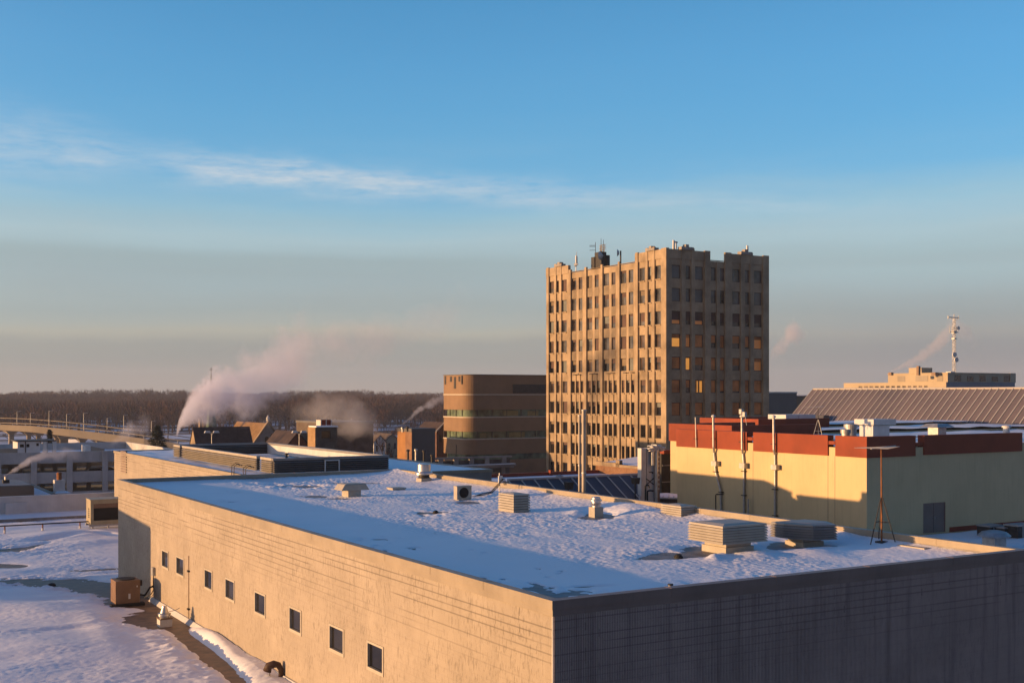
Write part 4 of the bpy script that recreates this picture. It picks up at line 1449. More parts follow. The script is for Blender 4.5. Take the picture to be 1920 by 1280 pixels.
fine = []
for i in range(len(vp) - 1):
    for k in range(5):
        w = k / 5
        fine.append([vp[i][j] * (1 - w) + vp[i + 1][j] * w for j in range(4)])
rows_f, rows_r, rows_d = [], [], []
for (u, v0, v1, Y) in fine:
    b, a, zt = at_Y(u, v0, Y)
    zb = CZ - (v1 - HZ) / F * Y
    rows_f.append((b, a, zb, zb + (zt - zb) * .72))
    rows_r.append((b, a + .02, zt - .22, zt))
    rows_d.append((b, a + .45, zb + .55, zb + .95))
strip('fascia', rows_f, m_concw, .45)
strip('deck', rows_d, m_conc, 11)
strip('guard_rail', [(b, a + 10.6, z0 + 1.1, z1 + 1.1) for b, a, z0, z1 in rows_r], m_concw, .3)
strip('guard_rail', rows_r, m_concw, .2)
for i in range(2, len(fine) - 3, 2):
    b, a, z0, z1 = rows_r[i]
    MB().box(b - .12, b + .12, a + .03, a + .18, rows_f[i][3] + .001, z0 - .001).build('rail_post', m_conc, vd)
for (u, w) in ((24, .6), (57, .5), (75, .5), (110, .5), (123, 1.0), (158, .7), (195, .8), (232, .7)):
    Y = 303
    b, a, z = at_Y(u, 790, Y)
    zz = min(rows_d, key=lambda r: abs(r[0] - b))[2] - .56
    pr = MB()
    pr.box(b - w, b + w, a + 2, a + 3.2, -1, zz - .9)
    pr.frustum([(b - w, a + 2, zz - .899), (b + w, a + 2, zz - .899), (b + w, a + 3.2, zz - .899), (b - w, a + 3.2, zz - .899)], [(b - w - .9, a + .8, zz), (b + w + .9, a + .8, zz), (b + w + .9, a + 9, zz), (b - w - .9, a + 9, zz)])
    pr.build('pier', m_concw, vd)


def lamp_post(u, v0, v1, Y, lab, arms, grp, white=False):
    b, a, zt = at_Y(u, v0, Y)
    zb = max(0, CZ - (v1 - HZ) / F * Y)
    t = thing('street_lamp', lab, 'street lamp', (b, a, zb), grp)
    r_ = .0009 * Y * .30
    MB().cyl((b, a, zb), (b, a, zt), r_ * 1.3, r_ * .7, 8).build('pole', m_galvd, t)
    for s_ in arms:
        L = 8.5 / F * Y
        ar = MB().tube([(b, a, zt - L * .8), (b + s_ * L * .35 * CA, a - s_ * L * .35 * SA, zt - L * .35), (b + s_ * L * .8 * CA, a - s_ * L * .8 * SA, zt - .02)], r_ * .7, 6).build('arm', m_galvd, t)
        x, y = b + s_ * L * .95 * CA, a - s_ * L * .95 * SA
        MB().frustum([(x - .35, y - .15, zt - .12), (x + .35, y - .15, zt - .12), (x + .35, y + .15, zt - .12), (x - .35, y + .15, zt - .12)],
                     [(x - .22, y - .1, zt + .1), (x + .22, y - .1, zt + .1), (x + .22, y + .1, zt + .1), (x - .22, y + .1, zt + .1)]).build('lamp_head', m_white, t)
    return t


lamp_post(397, 809, 836, 125, 'twin-armed street lamp in front of the small church gable', (-1, 1), 'twin-armed street lamps', True)
lamp_post(561, 809, 845, 125, 'twin-armed street lamp left of the stone tower', (-1, 1), 'twin-armed street lamps', True)
for u, v0 in ((32, 771), (57, 774), (92, 770), (125, 776), (157, 774), (201, 783), (232, 778), (284, 789)):
    Y = 310
    vv = np.interp(u, [p[0] for p in vp], [p[1] for p in vp])
    b, a, zt = at_Y(u, v0, Y)
    zb = CZ - (vv - HZ) / F * Y
    t = thing('light_pole', 'plain slender light pole rising from the viaduct', 'light pole', (b, a, zb), 'light poles along the viaduct')
    MB().cyl((b, a, zb - .5), (b, a, zt), .085, .05, 8).build('pole', m_galvd, t)
    MB().tube([(b, a, zt - .05), (b + 1.0, a - .4, zt + .1)], .06, 6).build('arm', m_galvd, t)
# snowy banks behind the viaduct
mb = MB()
for (u0, u1, v0, v1, Y) in ((112, 160, 824, 850, 330), (164, 194, 827, 850, 332), (198, 262, 828, 858, 335)):
    b, a, z0 = at_Y(u0, v1, Y)
    b1_, a1_, z1_ = at_Y(u1, v0, Y)
    za = max(z1_, 1.5)
    mb.frustum([(b, a, -.5), (b1_, a1_, -.5), (b1_ - 8, a1_ + 14, -.5), (b - 8, a + 14, -.5)], [(b + 1, a + 4, za * .9), (b1_ - 1, a1_ + 4, za), (b1_ - 6, a1_ + 9, za), (b - 4, a + 9, za * .85)])
mb.build('snow_bank', m_snowfar, None, None, kind='structure')
# ------------------------------------------------------------------ church, spire and the buildings between
def gable_roof(name, par, b0, b1, a0, a1, ze, zr, mm, over=.25, th_=.18):
    """ridge along a"""
    bc = (b0 + b1) / 2
    mb = MB()
    for s_, be in ((-1, b0 - over), (1, b1 + over)):
        ze_ = ze - over * (zr - ze) / ((b1 - b0) / 2)
        mb.frustum([(be, a0 - over, ze_), (bc, a0 - over, zr), (bc, a1 + over, zr), (be, a1 + over, ze_)], [(be, a0 - over, ze_ + th_), (bc, a0 - over, zr + th_), (bc, a1 + over, zr + th_), (be, a1 + over, ze_ + th_)])
    return mb.build(name, mm, par)


Yc = 215
cb, ca_, zr = at_Y(503, 794, Yc)
ch = thing('church', 'stone church with a steep gable, tawny tiled roof and arched windows', 'church', (cb, ca_ + 8, 0))
hw = 6.2
ze = zr - 8.6
mb = MB()
bl, br = cb - hw, cb + hw
arch = []
for (u0, u1, vt) in ((496.5, 504, 819), (507, 513.5, 814), (517, 522, 823)):
    arch.append((fb(u0, ca_), fb(u1, ca_), 5, fz(vt, cb, ca_)))
mb.facade('a', ca_, bl, br, 0, ze, [h for h in arch if h[3] < ze], .4)
mb.face([(bl, ca_, ze), (br, ca_, ze), (cb, ca_, zr)])
mb.face([(bl, ca_, 0), (bl, ca_ + 18, 0), (bl, ca_ + 18, ze), (bl, ca_, ze)])
mb.face([(br, ca_, 0), (br, ca_ + 18, 0), (br, ca_ + 18, ze), (br, ca_, ze)])
mb.face([(bl, ca_ + 18, 0), (br, ca_ + 18, 0), (br, ca_ + 18, ze), (cb, ca_ + 18, zr), (bl, ca_ + 18, ze)])
mb.build('wall', m_stone, ch)
for (q0, q1, w0, w1) in arch:
    mb = MB()
    bc = (q0 + q1) / 2
    r_ = (q1 - q0) / 2
    pts = [(q0, w0), (q1, w0)] + [(bc + r_ * math.cos(k * math.pi / 8), w1 - r_ + r_ * 1.35 * math.sin(k * math.pi / 8)) for k in range(9)]
    mb.frustum([(x, ca_ - .06, z) for x, z in pts], [(x, ca_ + .1, z) for x, z in pts])
    mb.build('window', m_glassd, ch)
gable_roof('roof', ch, bl, br, ca_ + .5, ca_ + 18, ze, zr - .1, m_tile, .3)
mb = MB()
for s_, be in ((-1, bl), (1, br)):
    mb.frustum([(be + s_ * .3, ca_ - .15, ze - .4), (cb, ca_ - .15, zr - .05), (cb, ca_ + .45, zr - .05), (be + s_ * .3, ca_ + .45, ze - .4)],
               [(be + s_ * .3, ca_ - .15, ze + .15), (cb, ca_ - .15, zr + .5), (cb, ca_ + .45, zr + .5), (be + s_ * .3, ca_ + .45, ze + .15)])
mb.build('gable_coping', m_lime, ch)
MB().lathe(cb, ca_ + .15, [(.3, zr + .5), (.3, zr + .9), (.38, zr + .95), (.1, zr + 1.5), (.02, zr + 1.6)], 8).build('finial', m_white, ch)

# low dark-roofed transept with a small sunlit gable
tb, ta, tz = at_Y(362, 803, 200)
ct = thing('parish_hall', 'low dark-roofed hall with a small bright pointed gable beside the church', 'hall', (tb + 6, ta + 3, 0))
mb = MB()
w_ = 2.4
lb = fb(468, ta)
# ridge runs along b: gable looks to the sun
def rb(b0, b1, a0, a1, ze, zr, mm, name):
    ac = (a0 + a1) / 2
    mb = MB()
    for ae in (a0 - .3, a1 + .3):
        mb.frustum([(b0 - .1, ae, ze - .2), (b1, ae, ze - .2), (b1, ac, zr), (b0 - .1, ac, zr)], [(b0 - .1, ae, ze), (b1, ae, ze), (b1, ac, zr + .22), (b0 - .1, ac, zr + .22)])
    return mb.build(name, mm, ct)


a0_, a1_ = ta - 5.5, ta + 5.5
zee = tz - 8.5
mb.face([(tb, a0_, 0), (tb, a1_, 0), (tb, a1_, zee), (tb, ta, tz), (tb, a0_, zee)])
mb.face([(tb, a0_, 0), (lb, a0_, 0), (lb, a0_, zee), (tb, a0_, zee)])
mb.face([(tb, a1_, 0), (lb, a1_, 0), (lb, a1_, zee), (tb, a1_, zee)])
mb.face([(lb, a0_, 0), (lb, a1_, 0), (lb, a1_, zee), (lb, ta, tz), (lb, a0_, zee)])
mb.build('wall', m_lime, ct)
rb(tb, lb, a0_, a1_, zee, tz, m_slate, 'roof')
mb = MB()
z = tz - 5.6
mb.frustum([(tb - .05, ta - .9, z), (tb - .05, ta + .9, z), (tb - .05, ta + .9, z + 1.6), (tb - .05, ta, z + 2.6), (tb - .05, ta - .9, z + 1.6)], [(tb + .1, ta - .9, z), (tb + .1, ta + .9, z), (tb + .1, ta + .9, z + 1.6), (tb + .1, ta, z + 2.6), (tb + .1, ta - .9, z + 1.6)])
mb.build('window', m_glassd, ct)
for (u, lab) in ((376, 'slim sunlit stone chimney left of its twin behind the dark roof'), (382.5, 'slim sunlit stone chimney right of its twin behind the dark roof')):
    b, a, z = at_Y(u, 784, 225)
    t = thing('church_chimney', lab, 'chimney', (b, a, 0), 'twin church chimneys')
    MB().box(b - .28, b + .28, a - .3, a + .3, 0, z).build('stack', m_lime, t)
    MB().box(b - .33, b + .33, a - .35, a + .35, z - .4, z + .001).build('cap', m_stone, t)
b, a, z = at_Y(396, 690, 360)
sp = thing('church_spire', 'tall thin green copper church spire topped by a cross', 'spire', (b, a, 0))
zb_ = CZ + 1
MB().frustum([(b - 2.4, a - 2.4, 0), (b + 2.4, a - 2.4, 0), (b + 2.4, a + 2.4, 0), (b - 2.4, a + 2.4, 0)], [(b - 1.8, a - 1.8, zb_ - 13), (b + 1.8, a - 1.8, zb_ - 13), (b + 1.8, a + 1.8, zb_ - 13), (b - 1.8, a + 1.8, zb_ - 13)]).build('tower', m_stone, sp)
MB().lathe(b, a, [(1.8, zb_ - 12.9), (.62, zb_ - 1), (.36, zb_ + 3), (.10, z - 1.2)], 8).build('steeple', m_copper, sp)
mb = MB()
mb.box(b - .1, b + .1, a - .1, a + .1, z - 1.25, z + .2)
mb.box(b - .5, b + .5, a - .08, a + .08, z - .55, z - .35)
mb.build('cross', m_copper, sp)
b, a, z = at_Y(385, 723, 330)
t = thing('television_aerial', 'small crossed rooftop aerial next to the green spire', 'aerial', (b, a, 0))
MB().cyl((b, a, 0), (b, a, z + 1.1), .09, n=6).build('mast', m_dark, t)
mb = MB()
mb.cyl((b - 1.5, a, z - .4), (b + 1.3, a, z - .2), .07, n=6)
mb.cyl((b - 1.0, a, z - .7), (b - .9, a, z + .1), .05, n=6)
mb.cyl((b + .9, a, z - .6), (b + .9, a, z + .2), .05, n=6)
mb.build('crossbar', m_dark, t)

# stone stair tower with a red penthouse
b, a, z = at_Y(591, 801, 132)
t = thing('stone_tower_block', 'square stone tower block with one orange sunlit side and snow on its edge', 'building', (b + 1.5, a + 1.5, 0))
a1_ = fa(577, b)
b1_ = fb(632, a)
mb = MB()
hs = [(fb(603, a), fb(620, a), fz(822, b, a), fz(808, b, a))]
mb.facade('a', a, b, b1_, 0, z, hs, .2)
mb.build('shaded_wall', brick_mat('tower_block_shaded', (.16, .12, .09)), t)  # same tower as the sunlit side, shade put into the colour
mb = MB()
mb.face([(b, a, 0), (b, a1_, 0), (b, a1_, z), (b, a, z)])
mb.face([(b1_, a, 0), (b1_, a1_, 0), (b1_, a1_, z), (b1_, a, z)])
mb.face([(b, a1_, 0), (b1_, a1_, 0), (b1_, a1_, z), (b, a1_, z)])
mb.build('sunlit_wall', brick_mat('tower_block_sunlit', (.46, .28, .12), .8), t)  # orange sunlight put into this side's colour
MB().box(hs[0][0], hs[0][1], a + .15, a + .2, hs[0][2], hs[0][3]).build('window', m_glassd, t)
MB().box(b + .1, b1_ + .1, a - .08, a1_, z + .001, z + .14).build('snow_cover', m_snowfar, t)
b2, a2, z2 = at_Y(601, 787, 137)
b3 = fb(622, a2)
t = thing('rooftop_chimney_block', 'bright orange brick chimney block with pale corners above the stone tower', 'chimney', ((b2 + b3) / 2, a2, z))
mb = MB()
mb.box(b2 + .12, b3 - .12, a2, a2 + 1.4, 0, z2)
mb.build('stack', m_red, t)
mb = MB()
for q in (b2, (b2 + b3) / 2 - .05, b3 - .12):
    mb.box(q, q + .12, a2 - .03, a2 + 1.4, z - 1, z2)
mb.build('corner_strip', m_white, t)
# brown long roof to the right of it
b, a, z = at_Y(622, 791, 165)
t = thing('brown_warehouse', 'dark brown brick warehouse half hidden by steam', 'building', (b + 3, a + 5, 0))
b1_ = fb(700, a)
MB().box(b, b1_, a, a + 14, 0, z - .3).build('wall', m_brickd, t)
MB().box(b - .1, b1_ + .1, a - .1, a + 14.1, z - .299, z).build('parapet', m_brown2, t)
hs = []
b, a, z = at_Y(556, 811, 170)
t = thing('red_brick_house', 'red brick gabled house behind the twin-armed lamp and stone tower', 'house', (b - 1, a + 4, 0))
bl_, br_ = fb(534, a), fb(582, a)
bm_ = (bl_ + br_) / 2
ze_ = z - 2.2
mb = MB()
mb.face([(bl_, a, 0), (br_, a, 0), (br_, a, ze_), (bm_, a, z), (bl_, a, ze_)])
for q in (bl_, br_):
    mb.face([(q, a, 0), (q, a + 9, 0), (q, a + 9, ze_), (q, a, ze_)])
mb.build('wall', m_brickr, t)
gable_roof('roof', t, bl_, br_, a, a + 9, ze_, z, m_slate, .2)

# orange and black cube block
b, a, z = at_Y(772, 804, 150)
t = thing('cube_block', 'dark cube-shaped block with an orange sunlit flank and flues at its foot', 'building', (b + 2, a + 2, 0))
a1_ = fa(745, b)
b1_ = fb(816, a)
am = fa(760, b)
mb = MB()
mb.face([(b, a, 0), (b, am, 0), (b, am, z - .4), (b, a, z - .4)])
mb.face([(b, a1_, 0), (b1_, a1_, 0), (b1_, a1_, z), (b, a1_, z)])
mb.build('brick_flank', m_brick, t)
MB().face([(0, 0, 0)] * 3) if False else None
mb = MB()
mb.face([(b, am, 0), (b, a1_, 0), (b, a1_, z - .4), (b, am, z - .4)])
mb.build('rendered_flank', mat('ochre_render', (.34, .17, .065), .85, .15, .8), t)
mb = MB()
mb.face([(b, a, 0), (b1_, a, 0), (b1_, a, z), (b, a, z)])
mb.face([(b1_, a, 0), (b1_, a1_, 0), (b1_, a1_, z), (b1_, a, z)])
mb.build('dark_wall', m_brown2, t)
mb = MB()
mb.box(b - .06, b1_ + .05, a - .05, a1_ + .05, z - .399, z + .05)
mb.build('coping', m_brown2, t)
for (u, v0, v1) in ((755, 806, 801), (764, 806, 800), (765, 858, 843), (780, 858, 842), (795, 858, 844), (810, 860, 852)):
    Y = 149 if v0 < 830 else 138
    b_, a_, z_ = at_Y(u, v1, Y)
    MB().lathe(b_, a_, [(.13, z_ - (.6 if v0 < 830 else 1.4)), (.13, z_ - .2), (.22, z_ - .18), (.22, z_), (.03, z_ + .08)], 10).build('capped_flue', m_galvd if u in (755, 780) else m_dark, None, None, label='small metal flue with a cap by the dark cube block', category='flue', group='small flues by the cube block')
# house gable and two far houses
for (u, v, Y, wpx, dpx, mm, rf, lab) in ((832, 793, 250, 15, 14, m_brickr, m_slate, 'red brick house gable with a pale verge, partly behind the rounded office block'),
                                         (712, 816, 300, 12, 12, m_white, m_brickd, 'pale house with sunlit walls among bare trees, nearer the warehouse'),
                                         (735, 814, 310, 12, 10, m_lime, m_brickd, 'cream house among bare trees near the orange cube block'),
                                         (112, 769, 900, 6, 3, m_white, m_snowfar, 'tiny snow-roofed house alone on the wooded hillside'),
                                         (80, 771, 890, 8, 3, m_conc, m_snowfar, 'tiny long snow-roofed house on the hillside above the viaduct'),
                                         (797, 754, 1150, 6, 3, m_white, m_snowfar, 'tiny white house on the hillside beside the rounded office block'),
                                         (585, 772, 900, 6, 3, m_conc, m_snowfar, 'tiny snow-roofed house seen through steam on the hillside')):
    b, a, z = at_Y(u, v, Y)
    hw = wpx / F * Y
    ze_ = z - dpx / F * Y
    t = thing('house', lab, 'house', (b, a + 4, 0), 'houses by the hill')
    zg = float(ground_z(np.array([(u - CX) / F * Y]), np.array([Y * 1.0]))[0]) - 1
    mb = MB()
    mb.face([(b - hw, a, zg), (b + hw, a, zg), (b + hw, a, ze_), (b, a, z), (b - hw, a, ze_)])
    for q in (b - hw, b + hw):
        mb.face([(q, a, zg), (q, a + 9, zg), (q, a + 9, ze_), (q, a, ze_)])
    mb.face([(b - hw, a + 9, zg), (b + hw, a + 9, zg), (b + hw, a + 9, ze_), (b, a + 9, z), (b - hw, a + 9, ze_)])
    mb.build('wall', mm, t)
    gable_roof('roof', t, b - hw, b + hw, a, a + 9, ze_, z, rf, .3)
    if Y < 400:
        s_ = hw / 3
        for k in (-1, 1):
            MB().box(b + k * hw * .5 - s_ * .5, b + k * hw * .5 + s_ * .5, a - .06, a + .02, ze_ - 2.4, ze_ - .9).build('window', m_glassd, t)
            MB().box(b - hw - .06, b - hw + .02, a + 4.5 + k * 2 - .5, a + 4.5 + k * 2 + .5, ze_ - 2.4, ze_ - .9).build('window', m_glassd, t)
        if u == 832:
            mb = MB()
            for s_ in (-1, 1):
                mb.frustum([(b + s_ * (hw + .3), a - .4, ze_ - .35), (b, a - .4, z - .05), (b, a - .3, z - .05), (b + s_ * (hw + .3), a - .3, ze_ - .35)],
                           [(b + s_ * (hw + .3), a - .4, ze_), (b, a - .4, z + .3), (b, a - .3, z + .3), (b + s_ * (hw + .3), a - .3, ze_)])
            mb.build('verge_board', m_white, t)

# the classical hall with a balustrade
b, a, z = at_Y(787, 862, 165)
b1_ = fb(955, a)
a1_ = fa(732, b)
t = thing('classical_hall', 'old brick hall with a pale panelled parapet, cornice and pilasters', 'building', (b + 6, a + 3, 0))
zc = fz(872, fb(870, a), a)
hs = []
for u in (812, 838, 862, 886):
    hs.append((fb(u - 6, a), fb(u + 6, a), zc - 4.6, zc - 1.4))
u = 927
hs.append((fb(u - 10, a), fb(u + 10, a), zc - 5.2, zc - 2.0))
mb = MB()
mb.facade('a', a, b, b1_, 0, zc - .5, hs, .35)
mb.build('front_wall', m_brown2, t)
mb = MB()
mb.face([(b, a, 0), (b, a1_, 0), (b, a1_, z), (b, a, z)])
mb.face([(b1_, a, 0), (b1_, a1_, 0), (b1_, a1_, zc), (b1_, a, zc)])
mb.build('side_wall', m_brick, t)
for (q0, q1, w0, w1) in hs:
    fr = MB()
    fr.box(q0, q1, a + .2, a + .3, w0, w1)
    fr.build('window', m_glassd, t)
mb = MB()
q0, q1 = hs[-1][0], hs[-1][1]
bc, r_ = (q0 + q1) / 2, (q1 - q0) / 2
mb.tube([(bc + r_ * math.cos(k * math.pi / 10), a - .05, hs[-1][3] + r_ * .9 * math.sin(k * math.pi / 10)) for k in range(11)], .13, 6)
mb.build('window_arch', m_lime, t)
mb = MB()
mb.frustum([(bc + r_ * math.cos(k * math.pi / 10), a - .03, hs[-1][3] + r_ * .88 * math.sin(k * math.pi / 10)) for k in range(11)], [(bc + r_ * math.cos(k * math.pi / 10), a + .1, hs[-1][3] + r_ * .88 * math.sin(k * math.pi / 10)) for k in range(11)])
mb.build('fanlight', m_glassd, t)
mb = MB()
mb.box(b - .5, b1_ + .4, a - .7, a - .001, zc - .5, zc - .25)
mb.box(b - .7, b1_ + .6, a - 1.0, a - .001, zc - .249, zc)
mb.build('cornice', m_stone, t)
MB().box(b - .65, b1_ + .5, a - .95, a - .2, zc + .001, zc + .1).build('snow_cover', m_snowfar, t)
for u in (793, 824, 853, 882, 911, 943):
    q = fb(u, a)
    MB().box(q - .35, q + .35, a - .45, a - .001, zc + .1, z - .001).build('parapet_pier', m_stone, t)
    MB().box(q - .3, q + .3, a - .18, a - .001, 0, zc - .501).build('pilaster', m_stone, t)
MB().box(b, b1_, a - .2, a - .002, zc + .1, z - .25).build('parapet', m_brickd, t)
MB().box(b - .3, b1_ + .2, a - .5, a + .1, z, z + .25).build('parapet_coping', m_stone, t)
MB().box(b + .2, b1_ - .2, a + .2, a1_, z - 1.2, z - .9).build('roof_deck', m_snowfar, t)
mb = MB()
q = fa(764, b)
mb.box(b - .25, b + .3, q - .6, q + .6, z - .001, z + .5)
mb.build('parapet_block', m_brick, t)

# rounded-corner office block
Y0 = 232
b, a, zt = at_Y(875, 703, Y0)
bo = thing('rounded_office_block', 'brown banded office block with a rounded sunlit corner and green ribbon windows', 'building', (b + 12, a + 6, 0))
a1_ = fa(832, b - .0)
b1_ = b + 46
R_ = 2.6


def plan(o):
    pts = [(b1_ + o, a1_ + o), (b - o, a1_ + o)]
    c = (b + R_, a + R_)
    for k in range(9):
        an = math.pi + k * math.pi / 16
        pts.append((c[0] + (R_ + o) * math.cos(an), c[1] + (R_ + o) * math.sin(an)))
    pts.append((b1_ + o, a - o))
    return pts


ymid = CA * a + SA * b
zv = lambda v: CZ - (v - HZ) / F * (ymid + 1.5)
bands = [('upper_band', 703, 738.5, m_brownb), ('wall_band', 741, 768, m_brownb), ('wall_band', 782.5, 809, m_brownb), ('wall_band', 823.5, 852, m_brownb), ('wall_band', 863, 1000, m_brownb)]
for nm, v0, v1, mm in bands:
    mb = MB()
    mb.prism(plan(0), max(zv(v1), 0), zv(v0))
    o = mb.build(nm, mm, bo, smooth=False)
mb = MB()
for v0, v1 in ((768, 782.5), (809, 823.5), (852, 863)):
    mb.prism(plan(-.5), zv(v1) + .001, zv(v0) - .001)
mb.prism(plan(-.3), zv(741) + .001, zv(738.5) - .001)
mb.build('ribbon_window', m_greeng, bo)
for v0, v1 in ((768, 782.5), (809, 823.5)):
    for k in range(12):
        q = b + R_ + k * 3.4
        MB().box(q, q + .12, a + .38, a + .5, zv(v1) + .25, zv(v0) - .002).build('mullion', m_dark, bo)
    for k in range(4):
        q = a + R_ + k * 2.6
        MB().box(b + .38, b + .5, q, q + .2, zv(v1) + .25, zv(v0) - .002).build('mullion', m_dark, bo)
for v in (739.5, 782, 823):
    mb = MB()
    mb.prism(plan(.08), zv(v) - .12, zv(v) + .12)
    mb.build('sill_band', m_band, bo)
m_blind = mat('window_blind', (.30, .24, .10), .8, .3, .8)
for (u0, u1, v0, v1) in ((945, 972, 770, 780), (955, 985, 811, 821), (900, 912, 812, 821), (990, 1010, 771, 780)):
    MB().box(fb(u0, a + .35), fb(u1, a + .35), a + .44, a + .49, zv(v1), zv(v0)).build('blind', m_blind, bo)
# slots on the sunny face, recessed plant panel on the other
for (u0, u1, v0, v1) in ((834, 836.5, 704, 720), (844, 847.5, 705, 715), (851.5, 855, 706, 728), (860, 863, 705, 715), (865, 866.6, 704, 720)):
    A_, B_ = fa(u1, b), fa(u0, b)
    MB().box(b - .07, b + .1, A_, B_, zv(v1), zv(v0)).build('slot_window', m_dark, bo)
q = fb(961, a)
MB().box(q, b1_ - .5, a - .10, a - .001, zv(738.5) + .15, zv(720)).build('plant_screen', m_dark, bo)
MB().prism(plan(.12), zv(703) + .001, zv(701.5)).build('coping', m_brown2, bo)
qa = fa(856, b)
MB().box(b - .07, b - .001, qa, qa + .12, zv(852), zv(834)).build('expansion_joint', m_dark, bo)

# red-edged low roof and the stepped brick parapet in front of the tower
a = 104.0
b0_, b1_ = fb(880, a), fb(1215, a)
z = fz(899, fb(1000, a), a)
t = thing('red_trimmed_building', 'low snowy roof with a thin red edge between the skylight and the tower', 'building', ((b0_ + b1_) / 2, a + 8, 0))
MB().box(b0_, b1_, a, a + 5.2, 0, z - .12).build('wall', m_brickd, t)
MB().box(b0_ + .3, b1_, a - .1, a + 4.8, z - .119, z).build('snow_cover', m_snowfar, t)
MB().box(b0_, b1_, a + 4.8, a + 5.3, z - .119, z + .35).build('red_edge', m_red, t)
q = b0_ + 12.5
MB().box(q, q + .3, a + 4.3, a + 4.7, z, z + .6).build('red_post', m_red, t)
b_, a_, z_ = at_Y(1049, 900, 105)
MB().lathe(b_, a_, [(.2, z_ - 1.2), (.2, z_ + .2), (.36, z_ + .22), (.34, z_ + .42), (.1, z_ + .5)], 12).build('mushroom_vent', m_galvd, None, None, label='round mushroom vent on the red-edged snowy roof', category='roof vent')

Yb = 126
b, a0_, z1 = at_Y(1200, 879, Yb)
a1_ = fa(1117, b)
t = thing('stepped_brick_building', 'orange brick building with a stepped parapet and snow on its roof', 'building', (b + 4, (a0_ + a1_) / 2, 0))
mb = MB()
mb.face([(b, a0_, 0), (b, a1_, 0), (b, a1_, z1), (b, a0_, z1)])
mb.face([(b, a0_, 0), (b + 14, a0_, 0), (b + 14, a0_, z1), (b, a0_, z1)])
mb.face([(b, a1_, 0), (b + 14, a1_, 0), (b + 14, a1_, z1), (b, a1_, z1)])
mb.build('wall', m_brick, t)
mb = MB()
q1, q2 = fa(1156, b), fa(1163, b)
mb.box(b - .12, b + .3, a0_ - .1, q1, z1 + .001, z1 + .28)
mb.box(b - .12, b + .3, q1, q2, z1 + .001, z1 + .75)
mb.box(b - .12, b + .3, q2, a1_ + .1, z1 + .001, z1 + .45)
mb.build('parapet_coping', m_lime, t)
sheet(b + .3, b + 14, a0_, a1_, .8, lambda B, A: z1 + .2 + (B - b) * .10 + vnoise(B * .6, A * .6, 91) * .1, 'snow_cover', m_snowfar, t)
q = fa(1190, b)
mb = MB()
mb.frustum([(b - .05, q - 1.2, z1 - 1.9), (b - .05, q + .8, z1 - 1.9), (b - .05, q + .8, z1 - 1.0), (b - .05, q - .2, z1 - .5), (b - .05, q - 1.2, z1 - .6)], [(b + .2, q - 1.2, z1 - 1.9), (b + .2, q + .8, z1 - 1.9), (b + .2, q + .8, z1 - 1.0), (b + .2, q - .2, z1 - .5), (b + .2, q - 1.2, z1 - .6)])
mb.build('wall_opening', m_dark, t)
# ------------------------------------------------------------------ the limestone office tower
YT = 183.0
TB, TA, _ = at_Y(1249, 462, YT)
tw = thing('office_tower', 'tall ten-storey limestone office tower, gold on its sunny face and grey on the other', 'tower', (TB + 10, TA + 17, 0))
TA1 = fa(1022, TB)
TB1 = fb(1441, TA)
zT = lambda v: CZ - (v - HZ) / F * YT
Z4 = lambda x: 430 + x / 4.0            # rows read on a 4x enlargement
z_pav, z_mid = zT(464), zT(464) - 1.55
rows = [(zT(495 + 43.25 * i + 25), zT(495 + 43.25 * i)) for i in range(10)]
px4 = lambda x: 1000 + x / 4.0
px6 = lambda x: 1000 + x / 6.4
colU = [(120, 152), (172, 190), (214, 248), (288, 320), (338, 366), (403, 440), (458, 488), (526, 566), (584, 614), (655, 696), (713, 748), (795, 834), (860, 882), (910, 954)]
colL = [(200, 252), (283, 315), (350, 405), (460, 494), (512, 545), (567, 597), (650, 686), (707, 744), (762, 794), (848, 884), (907, 942), (967, 998), (1057, 1090), (1116, 1152), (1176, 1210), (1282, 1345), (1386, 1424), (1468, 1536)]
colR = [(1040, 1105), (1145, 1180), (1215, 1275), (1335, 1372), (1402, 1437), (1495, 1552), (1590, 1622), (1658, 1716)]
SL, SR = .30, .30                                    # wall sheets sit this far behind the pier faces
cu = [(fa(px4(x1), TB + SL * .8), fa(px4(x0), TB + SL * .8)) for x0, x1 in colU]
cl = [(fa(px6(x1), TB + SL * .8), fa(px6(x0), TB + SL * .8)) for x0, x1 in colL]
cr = [(fb(px4(x0), TA + SR * .8), fb(px4(x1), TA + SR * .8)) for x0, x1 in colR]
# bay limits on the sunny face: piers between bays
bayA = [fa(px4(x), TB) for x in (272, 388, 511, 638, 772)]
hb = []                                             # (a0,a1,z0,z1,row,kind)
for i, (z0, z1) in enumerate(rows):
    for k, (a0, a1) in enumerate(cu if i < 5 else cl):
        hb.append((a0, a1, z0, z1, i, k))
hr = [(b0, b1, z0, z1, i, k) for i, (z0, z1) in enumerate(rows) for k, (b0, b1) in enumerate(cr)]
mb = MB()
mb.facade('b', TB + SL, TA + .5, TA1, 0, z_mid, [h[:4] for h in hb], .28)
mb.build('sunny_wall', m_lime, tw)
mb = MB()
mb.facade('a', TA + SR, TB + .5, TB1, 0, z_mid, [h[:4] for h in hr], .30)
mb.build('shaded_wall', m_lime, tw)
mb = MB()
mb.face([(TB1 - .01, TA + .5, 0), (TB1 - .01, TA1, 0), (TB1 - .01, TA1, z_mid), (TB1 - .01, TA + .5, z_mid)])
mb.face([(TB + .5, TA1 - .01, 0), (TB1, TA1 - .01, 0), (TB1, TA1 - .01, z_mid), (TB + .5, TA1 - .01, z_mid)])
mb.face([(TB + .6, TA + .6, z_mid - .8), (TB1 - .1, TA + .6, z_mid - .8), (TB1 - .1, TA1 - .1, z_mid - .8), (TB + .6, TA1 - .1, z_mid - .8)])
mb.build('rear_wall', m_lime, tw)
